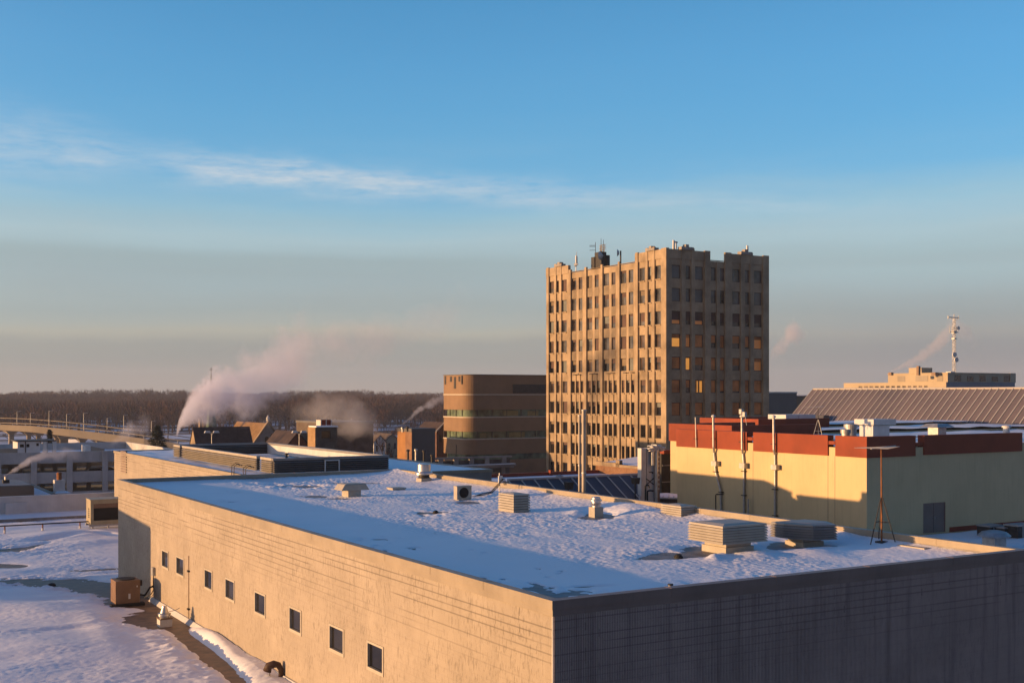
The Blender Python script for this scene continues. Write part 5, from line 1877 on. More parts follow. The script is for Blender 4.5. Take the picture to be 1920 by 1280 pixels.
# piers, tall and narrow, standing proud
def pier_b(x0, x1, top, d=0.0, name='pier', sc=4, v0=0):
    A0_, A1_ = fa(1000 + x1 / sc, TB + d), fa(1000 + x0 / sc, TB + d)
    return MB().box(TB + d, TB + SL + .05, A0_, A1_, v0, top).build(name, m_lime, tw)


def pier_a(x0, x1, top, d=0.0, name='pier', v0=0):
    return MB().box(fb(1000 + x0 / 4, TA + d), fb(1000 + x1 / 4, TA + d), TA + d, TA + SR + .05, v0, top).build(name, m_lime, tw)


EPS = .02
for x0, x1 in ((263, 279), (382, 396), (503, 517), (632, 645)):
    pier_b(x0, x1, z_mid + .55, .02)
pier_b(764, 782, z_pav + .0, 0)
pier_b(97, 114, z_pav, 0)
for x0, x1 in ((157, 170), (196, 209), (842, 856), (888, 908)):
    pier_b(x0, x1, z_pav + .45, .08)
MB().box(TB + .0, TB + .6, TA + .0, TA + fa(958 / 4 + 1000, TB) - TA - .0, 0, z_pav).build('corner_pier', m_lime, tw)
for x0, x1 in ((323, 334), (443, 454), (569, 580), (699, 710)):
    pier_b(x0, x1, rows[4][0] - .2, .14, 'mullion_pier', 4, rows[5][1] + 1.2)
    A_ = fa(1000 + (x0 + x1) / 8, TB)
for x in (502, 555, 695, 752, 894, 953, 1102, 1164):
    pier_b(x, x + 8, rows[5][1] + 1.0, .17, 'mullion_pier', 6.4)
# spandrels between the paired windows are set back and duller
spd = MB()
for i in range(5):
    zt_ = rows[i][0] - .05
    zb_ = rows[i + 1][1] + .05 if i < 4 else None
    if zb_ is None:
        continue
    for (a0, a1) in cu[3:11]:
        spd.box(TB + SL - .03, TB + SL, a0, a1, zb_, zt_)
spd.build('spandrel', m_limed, tw, kind='stuff')
for (x0, x1) in ((1000 + 0, 1038),):
    pass
for x0, x1 in ((1112, 1138), (1186, 1210), (1557, 1580), (1628, 1648)):
    pier_a(x0, x1, z_pav + (.25 if x0 > 1112 else .25), .1)
for x0, x1 in ((1288, 1328), (1440, 1486), (1725, 1768)):
    pier_a(x0, x1, z_pav, 0.0)
pier_a(1376, 1398, z_mid, .15)
# parapet panels
MB().box(TB + .04, TB + SL + .3, fa(px4(750), TB + .04), TA + 0 + fa(px4(752), TB) - TA, z_mid, z_mid + .001).build('coping', m_lime, tw) if False else None
MB().box(TB + .16, TB + SL + .4, TA + .6, fa(px4(755), TB), rows[0][1] + 1.0, z_pav - .12).build('parapet', m_lime, tw)
MB().box(TB + .16, TB + SL + .4, fa(px4(255), TB), TA1 - .02, rows[0][1] + 1.0, z_pav - .12).build('parapet', m_lime, tw)
MB().box(TB + .16, TB + SL + .4, fa(px4(752), TB), fa(px4(258), TB), rows[0][1] + 1.2, z_mid + .1).build('parapet', m_lime, tw)
MB().box(TB + .6, fb(px4(1290), TA), TA + .16, TA + SR + .4, rows[0][1] + 1.0, z_pav - .12).build('parapet', m_lime, tw)
MB().box(fb(px4(1478), TA), TB1 - .02, TA + .16, TA + SR + .4, rows[0][1] + 1.0, z_pav - .12).build('parapet', m_lime, tw)
MB().box(fb(px4(1326), TA), fb(px4(1442), TA), TA + .2, TA + SR + .4, rows[0][1] + 1.2, z_mid + .1).build('parapet', m_lime, tw)
MB().box(TB1 - .3, TB1, TA + .6, TA1 - .02, z_mid - .8, z_pav - .13).build('parapet', m_lime, tw)
MB().box(TB + .6, TB1 - .3, TA1 - .4, TA1 - .03, z_mid - .8, z_pav - .5).build('parapet', m_lime, tw)
for (x0, x1, dz) in ((1108, 1200, .35), (1556, 1640, .35)):
    MB().box(fb(px4(x0), TA), fb(px4(x1), TA), TA - .12, TA + .8, z_pav - .11, z_pav + dz).build('parapet_cap', m_stone, tw)
    xm = (x0 + x1) / 2
    MB().box(fb(px4(xm - 12), TA), fb(px4(xm + 12), TA), TA - .05, TA + .7, z_pav + dz + .001, z_pav + dz + .4).build('parapet_cap', m_stone, tw)
for (x0, x1) in ((843, 911), (166, 214)):
    MB().box(TB - .12, TB + .8, fa(px4(x1), TB), fa(px4(x0), TB), z_pav - .11, z_pav + .3).build('parapet_cap', m_stone, tw)
    xm = (x0 + x1) / 2
    MB().box(TB - .06, TB + .7, fa(px4(xm + 9), TB), fa(px4(xm - 9), TB), z_pav + .301, z_pav + .65).build('parapet_cap', m_stone, tw)
sills = MB()
for (a0, a1, z0, z1, i, k) in hb:
    if i >= 5 or k < 3 or k > 10:
        sills.box(TB + SL - .14, TB + SL, a0 - .06, a1 + .06, z0 - .2, z0 - .02)
sills.build('window_sill', m_lime, tw, kind='stuff')
# windows: frame bars and a pane
wf = mat('tower_window_frame', (.05, .04, .035), .5)
wg_ = [glass('tower_pane_grey', (.11, .105, .105)), glass('tower_pane_brown', (.10, .07, .055)), glass('tower_pane_black', (.018, .015, .014))]  # grey pane lightened to paint in the sky's reflection
wbl = [mat('tower_blind_tan', (.20, .15, .10), .7, .2, .5), mat('tower_pane_orange_reflection', (.62, .24, .08), .7, .35, .5), mat('tower_blind_grey', (.16, .17, .16), .7, .2, .5), mat('tower_blind_plum', (.10, .06, .05), .7, .2, .5)]  # the rust one paints an orange reflection on the mid-floor panes
m_emit = glow('emissive_orange_pane', (1.0, .40, .065), .30)  # bright orange pane with its own emission
m_emit2 = glow('dim_emissive_pane', (1.0, .34, .07), .03)
rw = random.Random(5)


def tower_window(face, q0, q1, z0, z1, pm, bm, drop, half, parent, target=None):
    """pane behind a slim frame; an inner blind, or painted reflection, covers the top 'drop' share"""
    mb = target or MB()
    D = (TB + SL) if face == 'b' else (TA + SR)
    bx = (lambda s0, s1, d0, d1, w0, w1, m: mb.box(D + d0, D + d1, s0, s1, w0, w1, m)) if face == 'b' else (lambda s0, s1, d0, d1, w0, w1, m: mb.box(s0, s1, D + d0, D + d1, w0, w1, m))
    t = .09
    bx(q0, q1, .14, .22, z1 - t, z1, 0)
    bx(q0, q1, .14, .22, z0, z0 + t, 0)
    bx(q0, q0 + t, .14, .22, z0 + t, z1 - t, 0)
    bx(q1 - t, q1, .14, .22, z0 + t, z1 - t, 0)
    zz = z1 - t - (z1 - z0 - 2 * t) * drop
    if drop > .02:
        bx(q0 + t, q1 - t, .182, .20, zz, z1 - t, 2)
    if drop < .98:
        bx(q0 + t, q1 - t, .185, .205, z0 + t, zz, 1)
    if target is None:
        return mb.build('window', [wf, pm, bm], parent)


# the hundred that show largest are parts, the rest of the sunny face is one
big, rest = [], []
for h in hr:
    if h[2] > 4.0:
        big.append(('a', h))
for h in hb:
    (big if (h[5] in ((11, 12, 13) if h[4] < 5 else (15, 16, 17)) and len(big) < 100) else rest).append(('b', h))
for face, (q0, q1, z0, z1, i, k) in big:
    if face == 'a':
        if i >= 7:
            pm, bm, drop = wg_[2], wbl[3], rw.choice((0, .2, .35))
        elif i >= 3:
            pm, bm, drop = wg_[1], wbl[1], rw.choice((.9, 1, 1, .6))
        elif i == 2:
            pm, bm, drop = m_emit2 if k in (0, 2) else wg_[1], wbl[3], .7
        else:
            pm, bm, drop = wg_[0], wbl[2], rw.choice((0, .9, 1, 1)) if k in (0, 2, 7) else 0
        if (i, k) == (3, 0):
            pm, bm, drop = m_emit, wbl[1], .3
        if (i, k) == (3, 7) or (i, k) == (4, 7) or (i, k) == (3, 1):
            pm, bm, drop = m_emit2, wbl[1], .25
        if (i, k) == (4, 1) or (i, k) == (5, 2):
            pm, bm, drop = m_emit, wbl[1], .05
    else:
        pm, bm, drop = (wg_[2] if i >= 7 else wg_[1] if i >= 3 else wg_[0]), wbl[rw.choice((0, 2, 3))], rw.choice((.0, .0, .4, .7, 1))
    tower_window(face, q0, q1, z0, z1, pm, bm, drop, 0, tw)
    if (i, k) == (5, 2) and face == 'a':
        MB().box(q0 + .1, q0 + (q1 - q0) * .28, TA + SR + .165, TA + SR + .181, z0 + .1, z1 - .1).build('blind', wbl[1], tw)  # strips in the painted-reflection orange
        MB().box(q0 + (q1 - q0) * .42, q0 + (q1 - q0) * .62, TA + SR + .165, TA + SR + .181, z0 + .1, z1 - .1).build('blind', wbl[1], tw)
pools = {}
for face, h in rest:
    q0, q1, z0, z1, i, k = h
    kind = 2 if i >= 6 else rw.choice((0, 0, 1)) if i < 4 else rw.choice((1, 1, 2))
    bl_ = rw.choice((0, 2, 3, 3))
    mb = pools.setdefault((kind, bl_), MB())
    tower_window(face, q0, q1, z0, z1, None, None, rw.choice((0, 0, .15, .35, .6, 1)) if i < 7 else rw.choice((0, 0, 0, .2)), 0, tw, mb)
allm = MB()
mats_ = [wf] + wg_ + wbl
for (kd, bl_), mb in pools.items():
    o0 = len(allm.v)
    allm.v += mb.v
    allm.f += [tuple(i + o0 for i in f) for f in mb.f]
    allm.m += [0 if m == 0 else (1 + kd if m == 1 else 4 + bl_) for m in mb.m]
allm.build('windows', mats_, tw, kind='stuff')
# a small lower shoulder behind the far corner
MB().box(TB1 + .01, TB1 + 3.0, TA1 - 14, TA1 - 4, 0, fz(703, TB1, TA1 - 14)).build('shoulder', m_lime, tw)

# things on the tower roof
ZT = z_mid - .8
def on_tower(u, b_off, v):
    b = TB + b_off
    a = fa(u, b)
    return b, a, fz(v, b, a)


b, a, z = on_tower(1127, 4, 472)
zb_ = ZT
t = thing('antenna_cluster', 'dark rooftop equipment block bristling with whip antennas and a white dish', 'antenna', (b, a, zb_))
mb = MB()
mb.box(b - .6, b + .5, a - .9, a + 1.1, zb_, fz(473, b, a))
mb.box(b + .5, b + 1.1, a - 1.1, a - .3, zb_, fz(479, b, a))
mb.box(b - .8, b + .7, a + .9, a + 1.9, zb_, fz(481, b, a))
mb.build('equipment_box', m_dark, t)
for (u, v0, r) in ((1127, 447, .07), (1131.5, 449, .07), (1129, 458, .05)):
    a_ = fa(u, b)
    MB().cyl((b, a_, fz(473, b, a_)), (b, a_, fz(v0, b, a_)), r, .03, 6).build('whip', m_dark, t)
mb = MB()
for v in (460, 463.5, 466, 469):
    mb.cyl((b - .1, fa(1124.5, b), fz(v, b, a)), (b + .2, fa(1134.5, b), fz(v - .5, b, a)), .05, n=6)
for u in (1125.5, 1128.5, 1133):
    mb.cyl((b, fa(u, b), fz(473, b, a)), (b, fa(u, b), fz(459, b, a)), .06, n=6)
mb.build('lattice', m_galvd, t)
a_ = fa(1116.5, b)
MB().cyl((b, a_, zb_), (b, a_, fz(454, b, a_)), .08, .04, 6).build('mast', m_dark, t)
mb = MB()
for v in (460, 462, 469):
    mb.cyl((b, a_, fz(v, b, a_)), (b - .8, a_ + .7, fz(v, b, a_)), .04, n=5)
mb.build('dipole', m_dark, t)
a_ = fa(1131, b)
mb = MB()
mb.cyl((b - .75, a_ - .15, fz(480, b, a_)), (b - .55, a_ - .6, fz(480, b, a_)), .75, .12, 18)
mb.build('dish', m_white, t)
for (u, v, lab) in ((1080, 480, 'bright white panel antenna at the far end of the tower roof edge'), (1262, 451, 'white panel antenna with a bracket on the tower corner'), (1400, 461, 'short cream stub antenna on the shaded edge of the tower')):
    if u < 1200:
        b, a, z = on_tower(u, .9, v)
    else:
        a = TA + 1.2
        b = fb(u, a)
        z = fz(v, b, a)
    t = thing('panel_antenna', lab, 'antenna', (b, a, ZT), 'panel antennas on the tower')
    MB().cyl((b, a, ZT), (b, a, z + .1), .07, n=8).build('pole', m_galvd, t)
    hh = 1.5 if u < 1300 else .9
    MB().frustum([(b - .22, a - .35, z - hh), (b + .1, a - .35, z - hh), (b + .1, a - .1, z - hh), (b - .22, a - .1, z - hh)], [(b - .2, a - .33, z), (b + .08, a - .33, z), (b + .08, a - .12, z), (b - .2, a - .12, z)]).build('panel', m_white, t)
    if u == 1262:
        MB().box(b + .5, b + .68, a - .1, a + .05, z - 1.3, z - .1).build('panel', m_galvd, t)
        MB().box(b + .1, b + .9, a - .05, a, z - .35, z - .12).build('bracket', m_galvd, t)
    if u == 1080:
        MB().cyl((b - .3, a - .2, z - 1.6), (b - .1, a - .75, z - 1.5), .35, .1, 12).build('feed_dish', m_white, t)
        MB().cyl((b - .1, a - .3, z), (b - .05, a - .3, z + .7), .04, n=6).build('whip', m_galvd, t)
b, a, z = on_tower(1161, 1.2, 474)
t = thing('satellite_dish', 'pale round dish antenna alone on the tower roof edge', 'antenna', (b, a, ZT))
MB().cyl((b, a - .4, ZT), (b, a - .4, z + .3), .13, n=8).build('pole', m_dark, t)
MB().cyl((b - .35, a + .1, z), (b - .1, a - .1, z), .62, .3, 18).build('dish', m_white, t)
# small fittings over the lower storeys: thin lamp rods
for x in (313, 342, 435, 466, 560, 594, 690, 740):
    A_ = fa(px4(x), TB)
    zz = fz(430 + 1092 / 4 - (x - 313) * .01, TB, A_)
    MB().box(TB - .25, TB + .3, A_ - .25, A_ + .35, zz, zz + .12).build('floodlight', m_dark, tw)

# ------------------------------------------------------------------ cream building with red parapets
YY = 77.0
yb, ya, _ = at_Y(1625, 838, YY)
ya1 = fa(1270, yb)
yb1 = yb + 46
zy = lambda v: CZ - (v - HZ) / F * YY
zr0, zr1 = zy(858), zy(818.5)
zgr = CZ - 9.5                              # the low roof beside it
cy = thing('cream_building', 'cream stucco building with a broken brick-red parapet and pipes on its sunny wall', 'building', ((yb + yb1) / 2, (ya + ya1) / 2, 0))
mb = MB()
mb.facade('b', yb, ya, ya1, 0, zr1 - .8, [], .1)
mb.face([(yb, ya1, 0), (yb1, ya1, 0), (yb1, ya1, zr1 - .8), (yb, ya1, zr1 - .8)])
mb.face([(yb1, ya, 0), (yb1, ya1, 0), (yb1, ya1, zr1 - .8), (yb1, ya, zr1 - .8)])
mb.build('side_wall', m_stucco, cy)
d0, d1 = fb(1731, ya), fb(1773, ya)
dz1 = fz(942, fb(1750, ya), ya)
mb = MB()
mb.facade('a', ya, yb, yb1, 0, zr1 - .8, [(d0, d1, zgr, dz1)], .14)
mb.build('front_wall', m_stucco, cy)
dr = MB().box(d0 + .04, d1 - .04, ya + .08, ya + .13, zgr, dz1 - .04).build('double_door', mat('grey_door_paint', (.20, .16, .14), .6, .12, 1), cy)
mb = MB()
dm = (d0 + d1) / 2
mb.box(d0, d0 + .045, ya + .02, ya + .12, zgr, dz1)
mb.box(d1 - .045, d1, ya + .02, ya + .12, zgr, dz1)
mb.box(d0 + .045, d1 - .045, ya + .02, ya + .12, dz1 - .045, dz1)
mb.build('door_frame', m_copd, dr)
MB().box(dm - .012, dm + .012, ya + .07, ya + .079, zgr, dz1 - .05).build('door_seam', m_dark, dr)
MB().box(dm + .06, dm + .1, ya + .02, ya + .079, zgr + .95, zgr + 1.1).build('handle', m_galvd, dr)
MB().box(fb(1780, ya), yb1, ya - .03, ya - .001, zgr - .05, zgr + .28).build('red_skirting', m_red, cy)
# red parapet panels, thick, with sunk gaps between
for (u0, u1) in ((1268, 1400), (1412, 1552), (1566, 1625.5)):
    MB().box(yb - .10, yb + .45, fa(u1, yb - .1) if u1 < 1620 else ya - .10, fa(u0, yb - .1), zr0, zr1).build('parapet_panel', m_red, cy)
for (u0, u1) in ((1400, 1412), (1552, 1566)):
    A_, B_ = fa(u1, yb), fa(u0, yb)
    MB().box(yb - .04, yb + .45, A_, B_, zr1 - .62, zr1 - .38).build('scupper_sill', m_red, cy)
for (u0, u1, dz) in ((1625.5, 1717, .0), (1733, 1917, .0)):
    q0 = fb(u0, ya - .1) if u0 > 1630 else yb + .451
    MB().box(q0, fb(u1, ya - .1), ya - .10, ya + .45, zr0 + (.0 if u0 < 1700 else .05), zr1 + .0).build('parapet_panel', m_red, cy)
q0 = fb(1917, ya) + .9
MB().box(q0, yb1, ya - .1, ya + .45, zr0, zr1).build('parapet_panel', m_red, cy)
MB().box(fb(1717, ya), fb(1733, ya), ya - .04, ya + .45, zr1 - .72, zr1 - .5).build('scupper_sill', m_red, cy)
mb = MB()
mb.cyl((fb(1716, ya), ya + .2, zr1 - .1), (fb(1734, ya), ya + .2, zr1 - .1), .03, n=6)
mb.cyl((yb + .2, fa(1552, yb), zr1 - .3), (yb + .2, fa(1566, yb), zr1 - .3), .03, n=6)
mb.build('scupper_rail', m_dark, cy)
for x in (1412, 1552.5, 1565.5):
    A_ = fa(x, yb)
    MB().box(yb - .012, yb - .001, A_ - .012, A_ + .012, 0, zr0 - .001).build('control_joint', m_copd, cy)
zsn = zr1 - .72
ROOF_A1 = ya1 + 30
sheet(yb + .44, 109.4, ya + .44, ya1 + .3, .5, lambda B, A: zsn + vnoise(B * .5, A * .5, 61) * .15 + vnoise(B * 1.9, A * 1.9, 62) * .05, 'snow_cover', m_snowfar, cy)
# the two further blocks stepping back along the street, same red parapets
def red_block(nm, lab, b0, be, a0, a1, inset, rz1):
    z1_ = rz1
    t = thing(nm, lab, 'building', (b0 + 10, (a0 + a1) / 2, 0), 'stepped blocks with red parapets')
    MB().box(b0 + .1, 109.4, a0 + .1, a1 - .1, 0, z1_ - .8).build('wall', m_stucco, t)
    MB().box(b0, b0 + .5, a0, a1, z1_ - 1.55, z1_).build('parapet_panel', m_red, t)
    MB().box(b0 + .5, be, a0, a0 + .5, z1_ - 1.2, z1_ - .002).build('parapet_panel', m_red, t)
    MB().box(b0 + .5, be - .5, a1 - .5, a1, z1_ - 1.2, z1_ - .002).build('parapet_panel', m_red, t)
    sheet(b0 + .49, 109.3, a0 + .49, a1 - .49, .9, lambda B, A: z1_ - .58 + vnoise(B * .5, A * .5, 63) * .15, 'snow_cover', m_snowfar, t)
    return t


rb2 = fb(1372, ya1 + .6)
red_block('red_parapet_block', 'snow-roofed block with a red parapet directly behind the cream building', rb2, fb(1540, ya1 + .6), ya1 + .6, fa(1254, rb2), 0, fz(797.5, rb2, ya1 + .6))
ra3 = fa(1254, rb2) + .5
rb3 = fb(1422, ra3)
red_block('red_parapet_block', 'farthest snow-roofed block with a red parapet, highest of the stepped row', rb3, fb(1555, ra3), ra3, fa(1312, rb3), 0, fz(785.5, rb3, ra3))
# low roof at the foot of the front wall with its own vents
lb0, lb1, la0, la1 = B1 + 1.2, yb + 30, 38, ya - .12
lw = thing('low_link_building', 'low snowy roof between the vent-covered roof and the cream building', 'building', ((lb0 + lb1) / 2, 45, 0))
MB().box(fb(1640, ya - 1) - 3.0, lb1, la0, la1, 0, zgr - .1).build('wall', m_stucco, lw)
sheet(fb(1640, ya - 1) - 2.8, lb1 - .2, la0 + .2, la1, .3, lambda B, A: zgr - .04 + vnoise(B * .7, A * .7, 64) * .16, 'snow_cover', m_snow, lw)
for (u0, u1, vt, vb, dep, kind, lab) in ((1856, 1880, 988, 1003, -3.5, 0, 'dark boxy fan unit at the foot of the shaded cream wall'), (1884, 1905, 991, 1006, -4.2, 0, 'low dark box unit by the shaded cream wall, second from the frame edge'), (1908, 1940, 987, 1012, -5.0, 0, 'tall dark box unit at the picture edge by the shaded cream wall')):
    a_ = ya + dep
    b0_, b1_ = fb(u0, a_), fb(u1, a_)
    zz1 = fz(vt, b0_, a_)
    t = thing('box_unit', lab, 'air conditioner', ((b0_ + b1_) / 2, a_ + .5, zgr), 'dark units by the cream wall')
    MB().box(b0_, b1_, a_, a_ + 1.0, zgr - .1, zz1).build('casing', m_dark, t)
    MB().box(b0_ - .05, b1_ + .05, a_ - .05, a_ + 1.05, zz1 + .001, zz1 + .1).build('lid', m_galvd, t)
    MB().box(b0_ + (b1_ - b0_) * .28, b0_ + (b1_ - b0_) * .34, a_ - .02, a_ - .001, zgr, zz1 - .03).build('trim', m_galvd, t)
a_ = ya - 7.5
b0_, b1_ = fb(1864, a_), fb(1888, a_)
zz = fz(1007, b0_, a_)
t = thing('mushroom_fan', 'wide snow-dusted mushroom-hooded fan in front of the dark box units', 'roof fan', ((b0_ + b1_) / 2, a_ + .4, zgr))
MB().box(b0_ + .05, b1_ - .05, a_, a_ + .9, zgr - .1, zz).build('curb', m_galvd, t)
bc = (b0_ + b1_) / 2
MB().lathe(bc, a_ + .45, [(.95, zz - .02), (.98, zz + .06), (.75, zz + .26), (.3, zz + .36), (.02, zz + .38)], 20).build('hood', m_galvd, t)

# pipes on the sunny wall
def wall_pipe(pts, box, r, lab, cap=True, extra=None):
    o = []
    for (u, v, off) in pts:
        bb_ = yb - off
        a_ = fa(u, bb_)
        o.append((bb_, a_, fz(v, bb_, a_)))
    t = thing('conduit_riser', lab, 'pipe', (o[-1][0], o[-1][1], o[-1][2]), 'pipes up the sunny cream wall')
    MB().tube(o, r, 10).build('pipe', m_galvd, t)
    if box:
        u, v0, v1 = box
        bb_ = yb - .25
        a_ = fa(u, bb_)
        MB().box(bb_ - .18, yb - .002, a_ - .28, a_ + .28, fz(v1, bb_, a_), fz(v0, bb_, a_)).build('junction_box', m_galvd, t)
    if cap:
        x = o[0]
        MB().lathe(x[0], x[1], [(r * 1.1, x[2] - .02), (r * 2.0, x[2] + .03), (r * 1.9, x[2] + .13), (.02, x[2] + .22)], 12).build('weather_cap', m_white, t)
    cl = MB()
    for (u, v) in (extra or []):
        bb_ = yb - .1
        a_ = fa(u, bb_)
        z_ = fz(v, bb_, a_)
        MB().box(bb_ - .14, yb - .003, a_ - .2, a_ + .2, z_ - .03, z_ + .03).build('strap', m_dark, t)
    return t


wall_pipe([(1337.5, 782, .3), (1338, 838, .3), (1339, 848, .14), (1341, 872, .14), (1342, 884, .14), (1351, 919, .14), (1352, 960, .14), (1352, 985, .14)], (1341, 864, 873), .085, 'conduit riser that jogs sideways low on the sunny wall', True, [(1338, 822), (1342, 884), (1352, 922)])
wall_pipe([(1391, 782, .3), (1391.5, 842, .3), (1393, 850, .12), (1395, 872, .12), (1395, 960, .12), (1395, 990, .12)], (1394, 867.5, 877.5), .085, 'straight conduit riser with an antenna bracket on top, between two others', True, [(1391, 828), (1395, 883), (1395, 928)])
wall_pipe([(1450.5, 783, .3), (1451, 843, .3), (1453, 852, .12), (1453.5, 875, .12), (1453, 962, .12), (1453, 990, .12)], (1453.5, 871, 880), .085, 'conduit riser nearest the building corner, with a white cap', True, [(1451, 832), (1454, 880), (1453, 917), (1454, 966)])
wall_pipe([(1304, 782, .2), (1305.5, 838, .2)], None, .045, 'short thin rod above the red parapet, leftmost of the wall pipes', False, [(1305, 822)])
bb_ = yb - .5
a_ = fa(1392, bb_)
t = thing('roof_radio', 'small white radio box and whip antenna atop the middle wall pipe', 'antenna', (bb_, a_, zr1))
MB().cyl((bb_ + .1, a_, zr1 + .9), (bb_ + .1, a_, fz(754, bb_, a_)), .025, n=6).build('whip', m_dark, t)
MB().box(bb_ - .12, bb_ + .1, a_ - .02, a_ + .25, fz(776, bb_, a_), fz(767, bb_, a_)).build('radio_box', m_white, t)
MB().box(bb_ - .1, bb_ + .1, a_ - .35, a_ - .1, fz(781, bb_, a_), fz(772, bb_, a_)).build('bracket_box', m_white, t)
MB().tube([(bb_, a_ - .3, fz(779, bb_, a_)), (bb_, a_ - .36, fz(786, bb_, a_)), (bb_ + .1, a_ - .34, fz(797, bb_, a_))], .02, 6).build('cable', m_white, t)
# thin dark pole with a bent top, and a small cream pipe, in the gap before that wall
a2_ = fa(1345, yb - 3)
bb_ = yb - 2
a_ = fa(1342, bb_)
t = thing('bent_pole', 'thin black pole bent over at the top, before the cream wall', 'pole', (bb_, a_, 5), 'thin bent poles')
z_ = fz(927, bb_, a_)
MB().tube([(bb_, a_, 5), (bb_, a_, z_), (bb_ + .05, a_ - .02, z_ + .03), (bb_ + .5, a_ - .3, z_ + .03)], .05, 6).build('pole', m_black, t)
bb_ = yb - .25
a_ = fa(1403, bb_)
MB().cyl((bb_, a_, 4), (bb_, a_, fz(935, bb_, a_)), .06, n=8).build('thin_pipe', m_galvd, None, None, label='short slim pipe against the cream wall next to the straight riser', category='pipe')

# things on the cream roof
b, a, z = at_Y(1534, 812, 92)
tripod_antenna(b, a, zsn - .1, 2.6, 1.6, 'slim pale tripod antenna on the cream building roof', m_galvd, m_dark, ((-1.6, 1.0), .35), .3)
for (u, vt, vb, Y, r, lab) in ((1595, 795, 815, 80.5, .43, 'tall dull steel duct cap by the red parapet'), (1585.5, 805, 816, 79, .32, 'short shiny steel duct cap by the red parapet')):
    b, a, z1_ = at_Y(u, vt, Y)
    MB().lathe(b, a, [(r * .9, zsn - .3), (r * .9, z1_ - .25), (r * 1.1, z1_ - .24), (r * 1.1, z1_), (r * .8, z1_ + .02)], 20).build(
        'duct_stub', m_galvd, None, (b, a, zsn), label=lab, category='duct', group='round ducts on the cream roof')
b, a, z1_ = at_Y(1638, 786, 88)
t = thing('white_roof_unit', 'large white rooftop unit of two stacked boxes on the cream building', 'air conditioner', (b + 1, a + 1, zsn))
la = fa(1593, b) - a
wb_ = fb(1680, a) - b
zb1 = fz(798, b, a)
MB().box(b, b + wb_, a, a + la * .8, zb1 + .05, z1_).build('upper_casing', m_white, t)
MB().box(b + .05, b + wb_ * .75, a + .1, a + la * .6, zsn - .3, zb1).build('lower_casing', m_white, t)
b, a, z1_ = at_Y(1478, 777, 116)
t = thing('white_roof_unit', 'long low white rooftop unit beyond the red parapets, below the glass roof', 'air conditioner', (b + 2, a, zsn))
MB().box(b - .8, b + 3.2, a - .5, a + 2.0, zsn - 3, z1_).build('casing', m_white, t)
MB().box(b + .9, b + .95, a - .52, a + .1, z1_ - .8, z1_ - .1).build('seam', m_galvd, t)
b, a, z1_ = at_Y(1757, 797, 86)
t = thing('hooded_roof_vent', 'square hooded vent with a wide flat brim behind the red parapet', 'roof vent', (b, a, zsn))
MB().box(b - .45, b + .45, a - .45, a + .45, zsn - .3, z1_ - .12).build('curb', m_galvd, t)
MB().frustum([(b - .95, a - .8, z1_ - .12), (b + .95, a - .8, z1_ - .12), (b + .95, a + .8, z1_ - .12), (b - .95, a + .8, z1_ - .12)], [(b - .55, a - .5, z1_ + .12), (b + .55, a - .5, z1_ + .12), (b + .55, a + .5, z1_ + .12), (b - .55, a + .5, z1_ + .12)]).build('hood', m_galvd, t)
b, a, z1_ = at_Y(1887, 800, 93)
MB().lathe(b, a, [(.25, zsn - .3), (.25, z1_ - .05), (.36, z1_ - .04), (.34, z1_ + .08), (.1, z1_ + .14)], 16).build('mushroom_vent', m_white, None, (b, a, zsn), label='small pale mushroom vent at the edge of the cream roof', category='roof vent')

# ------------------------------------------------------------------ glass roofs
def glass_roof(nm, lab, base, ridge, n, gm, extra_len, cat='glass roof'):
    """base, ridge: matching end points of one slope"""
    (p0, p1), (r0, r1) = base, ridge
    V_ = lambda p: Vector(p)
    t = thing(nm, lab, cat, tuple((V_(p0) + V_(p1)) / 2)[:2] + (0,))
    th_ = .12
    mb = MB()
    mb.frustum([p0, p1, r1, r0], [(*p[:2], p[2] - th_) for p in (p0, p1, r1, r0)])
    mb.build('glazing', gm, t)
    for k in range(n + 1):
        w = k / n
        a_ = V_(p0).lerp(V_(p1), w)
        b_ = V_(r0).lerp(V_(r1), w)
        MB().cyl(a_ + Vector((0, 0, .03)), b_ + Vector((0, 0, .03)), .085, n=6).build('glazing_bar', m_mull, t)
    for pa_, pb_, r in ((p0, p1, .16), (r0, r1, .13)):
        MB().cyl(pa_, pb_, r, n=8).build('edge_beam', m_mull, t)
    return t


gb = 109.6
ga0, ga1 = 30.0, fa(1476, gb)
zb_ = CZ - 3.62
zr_ = CZ + .62
rb_ = 114.3
t = glass_roof('glass_gallery_roof', 'long sloping glass gallery roof with white bars, tinted pink by the low sun', ((gb, ga0, zb_), (gb, ga1, zb_)), ((rb_, ga0, zr_), (rb_, ga1, zr_)), 88, m_glaze, 0)
MB().box(gb + .1, gb + 22, ga0, ga1, 0, zb_ - .3).build('wall', m_stucco, t)
mb = MB()
mb.face([(gb + .1, ga1, zb_ - .3), (gb + 9, ga1, zb_ - .3), (rb_, ga1, zr_ - .2)])
mb.face([(rb_ + .05, ga0, zr_ - .15), (rb_ + .05, ga1, zr_ - .15), (rb_ + 5, ga1, zb_), (rb_ + 5, ga0, zb_)])
mb.build('far_slope', m_dark, t)
fr0 = fb(1455, ga1)
sheet(fr0, gb - .1, fa(1312, rb3) + .3, ga1, 2.0, lambda B, A: zsn - .03 + vnoise(B * .3, A * .3, 66) * .15, 'flat_roof_snow', m_snowfar, t)
MB().box(fr0, gb - .2, fa(1312, rb3) + .3, ga1, 0, zsn - .4).build('flat_roof', m_stucco, t)
for (u, v) in ((1524, 780), (1880, 799), (1500, 778)):
    pass
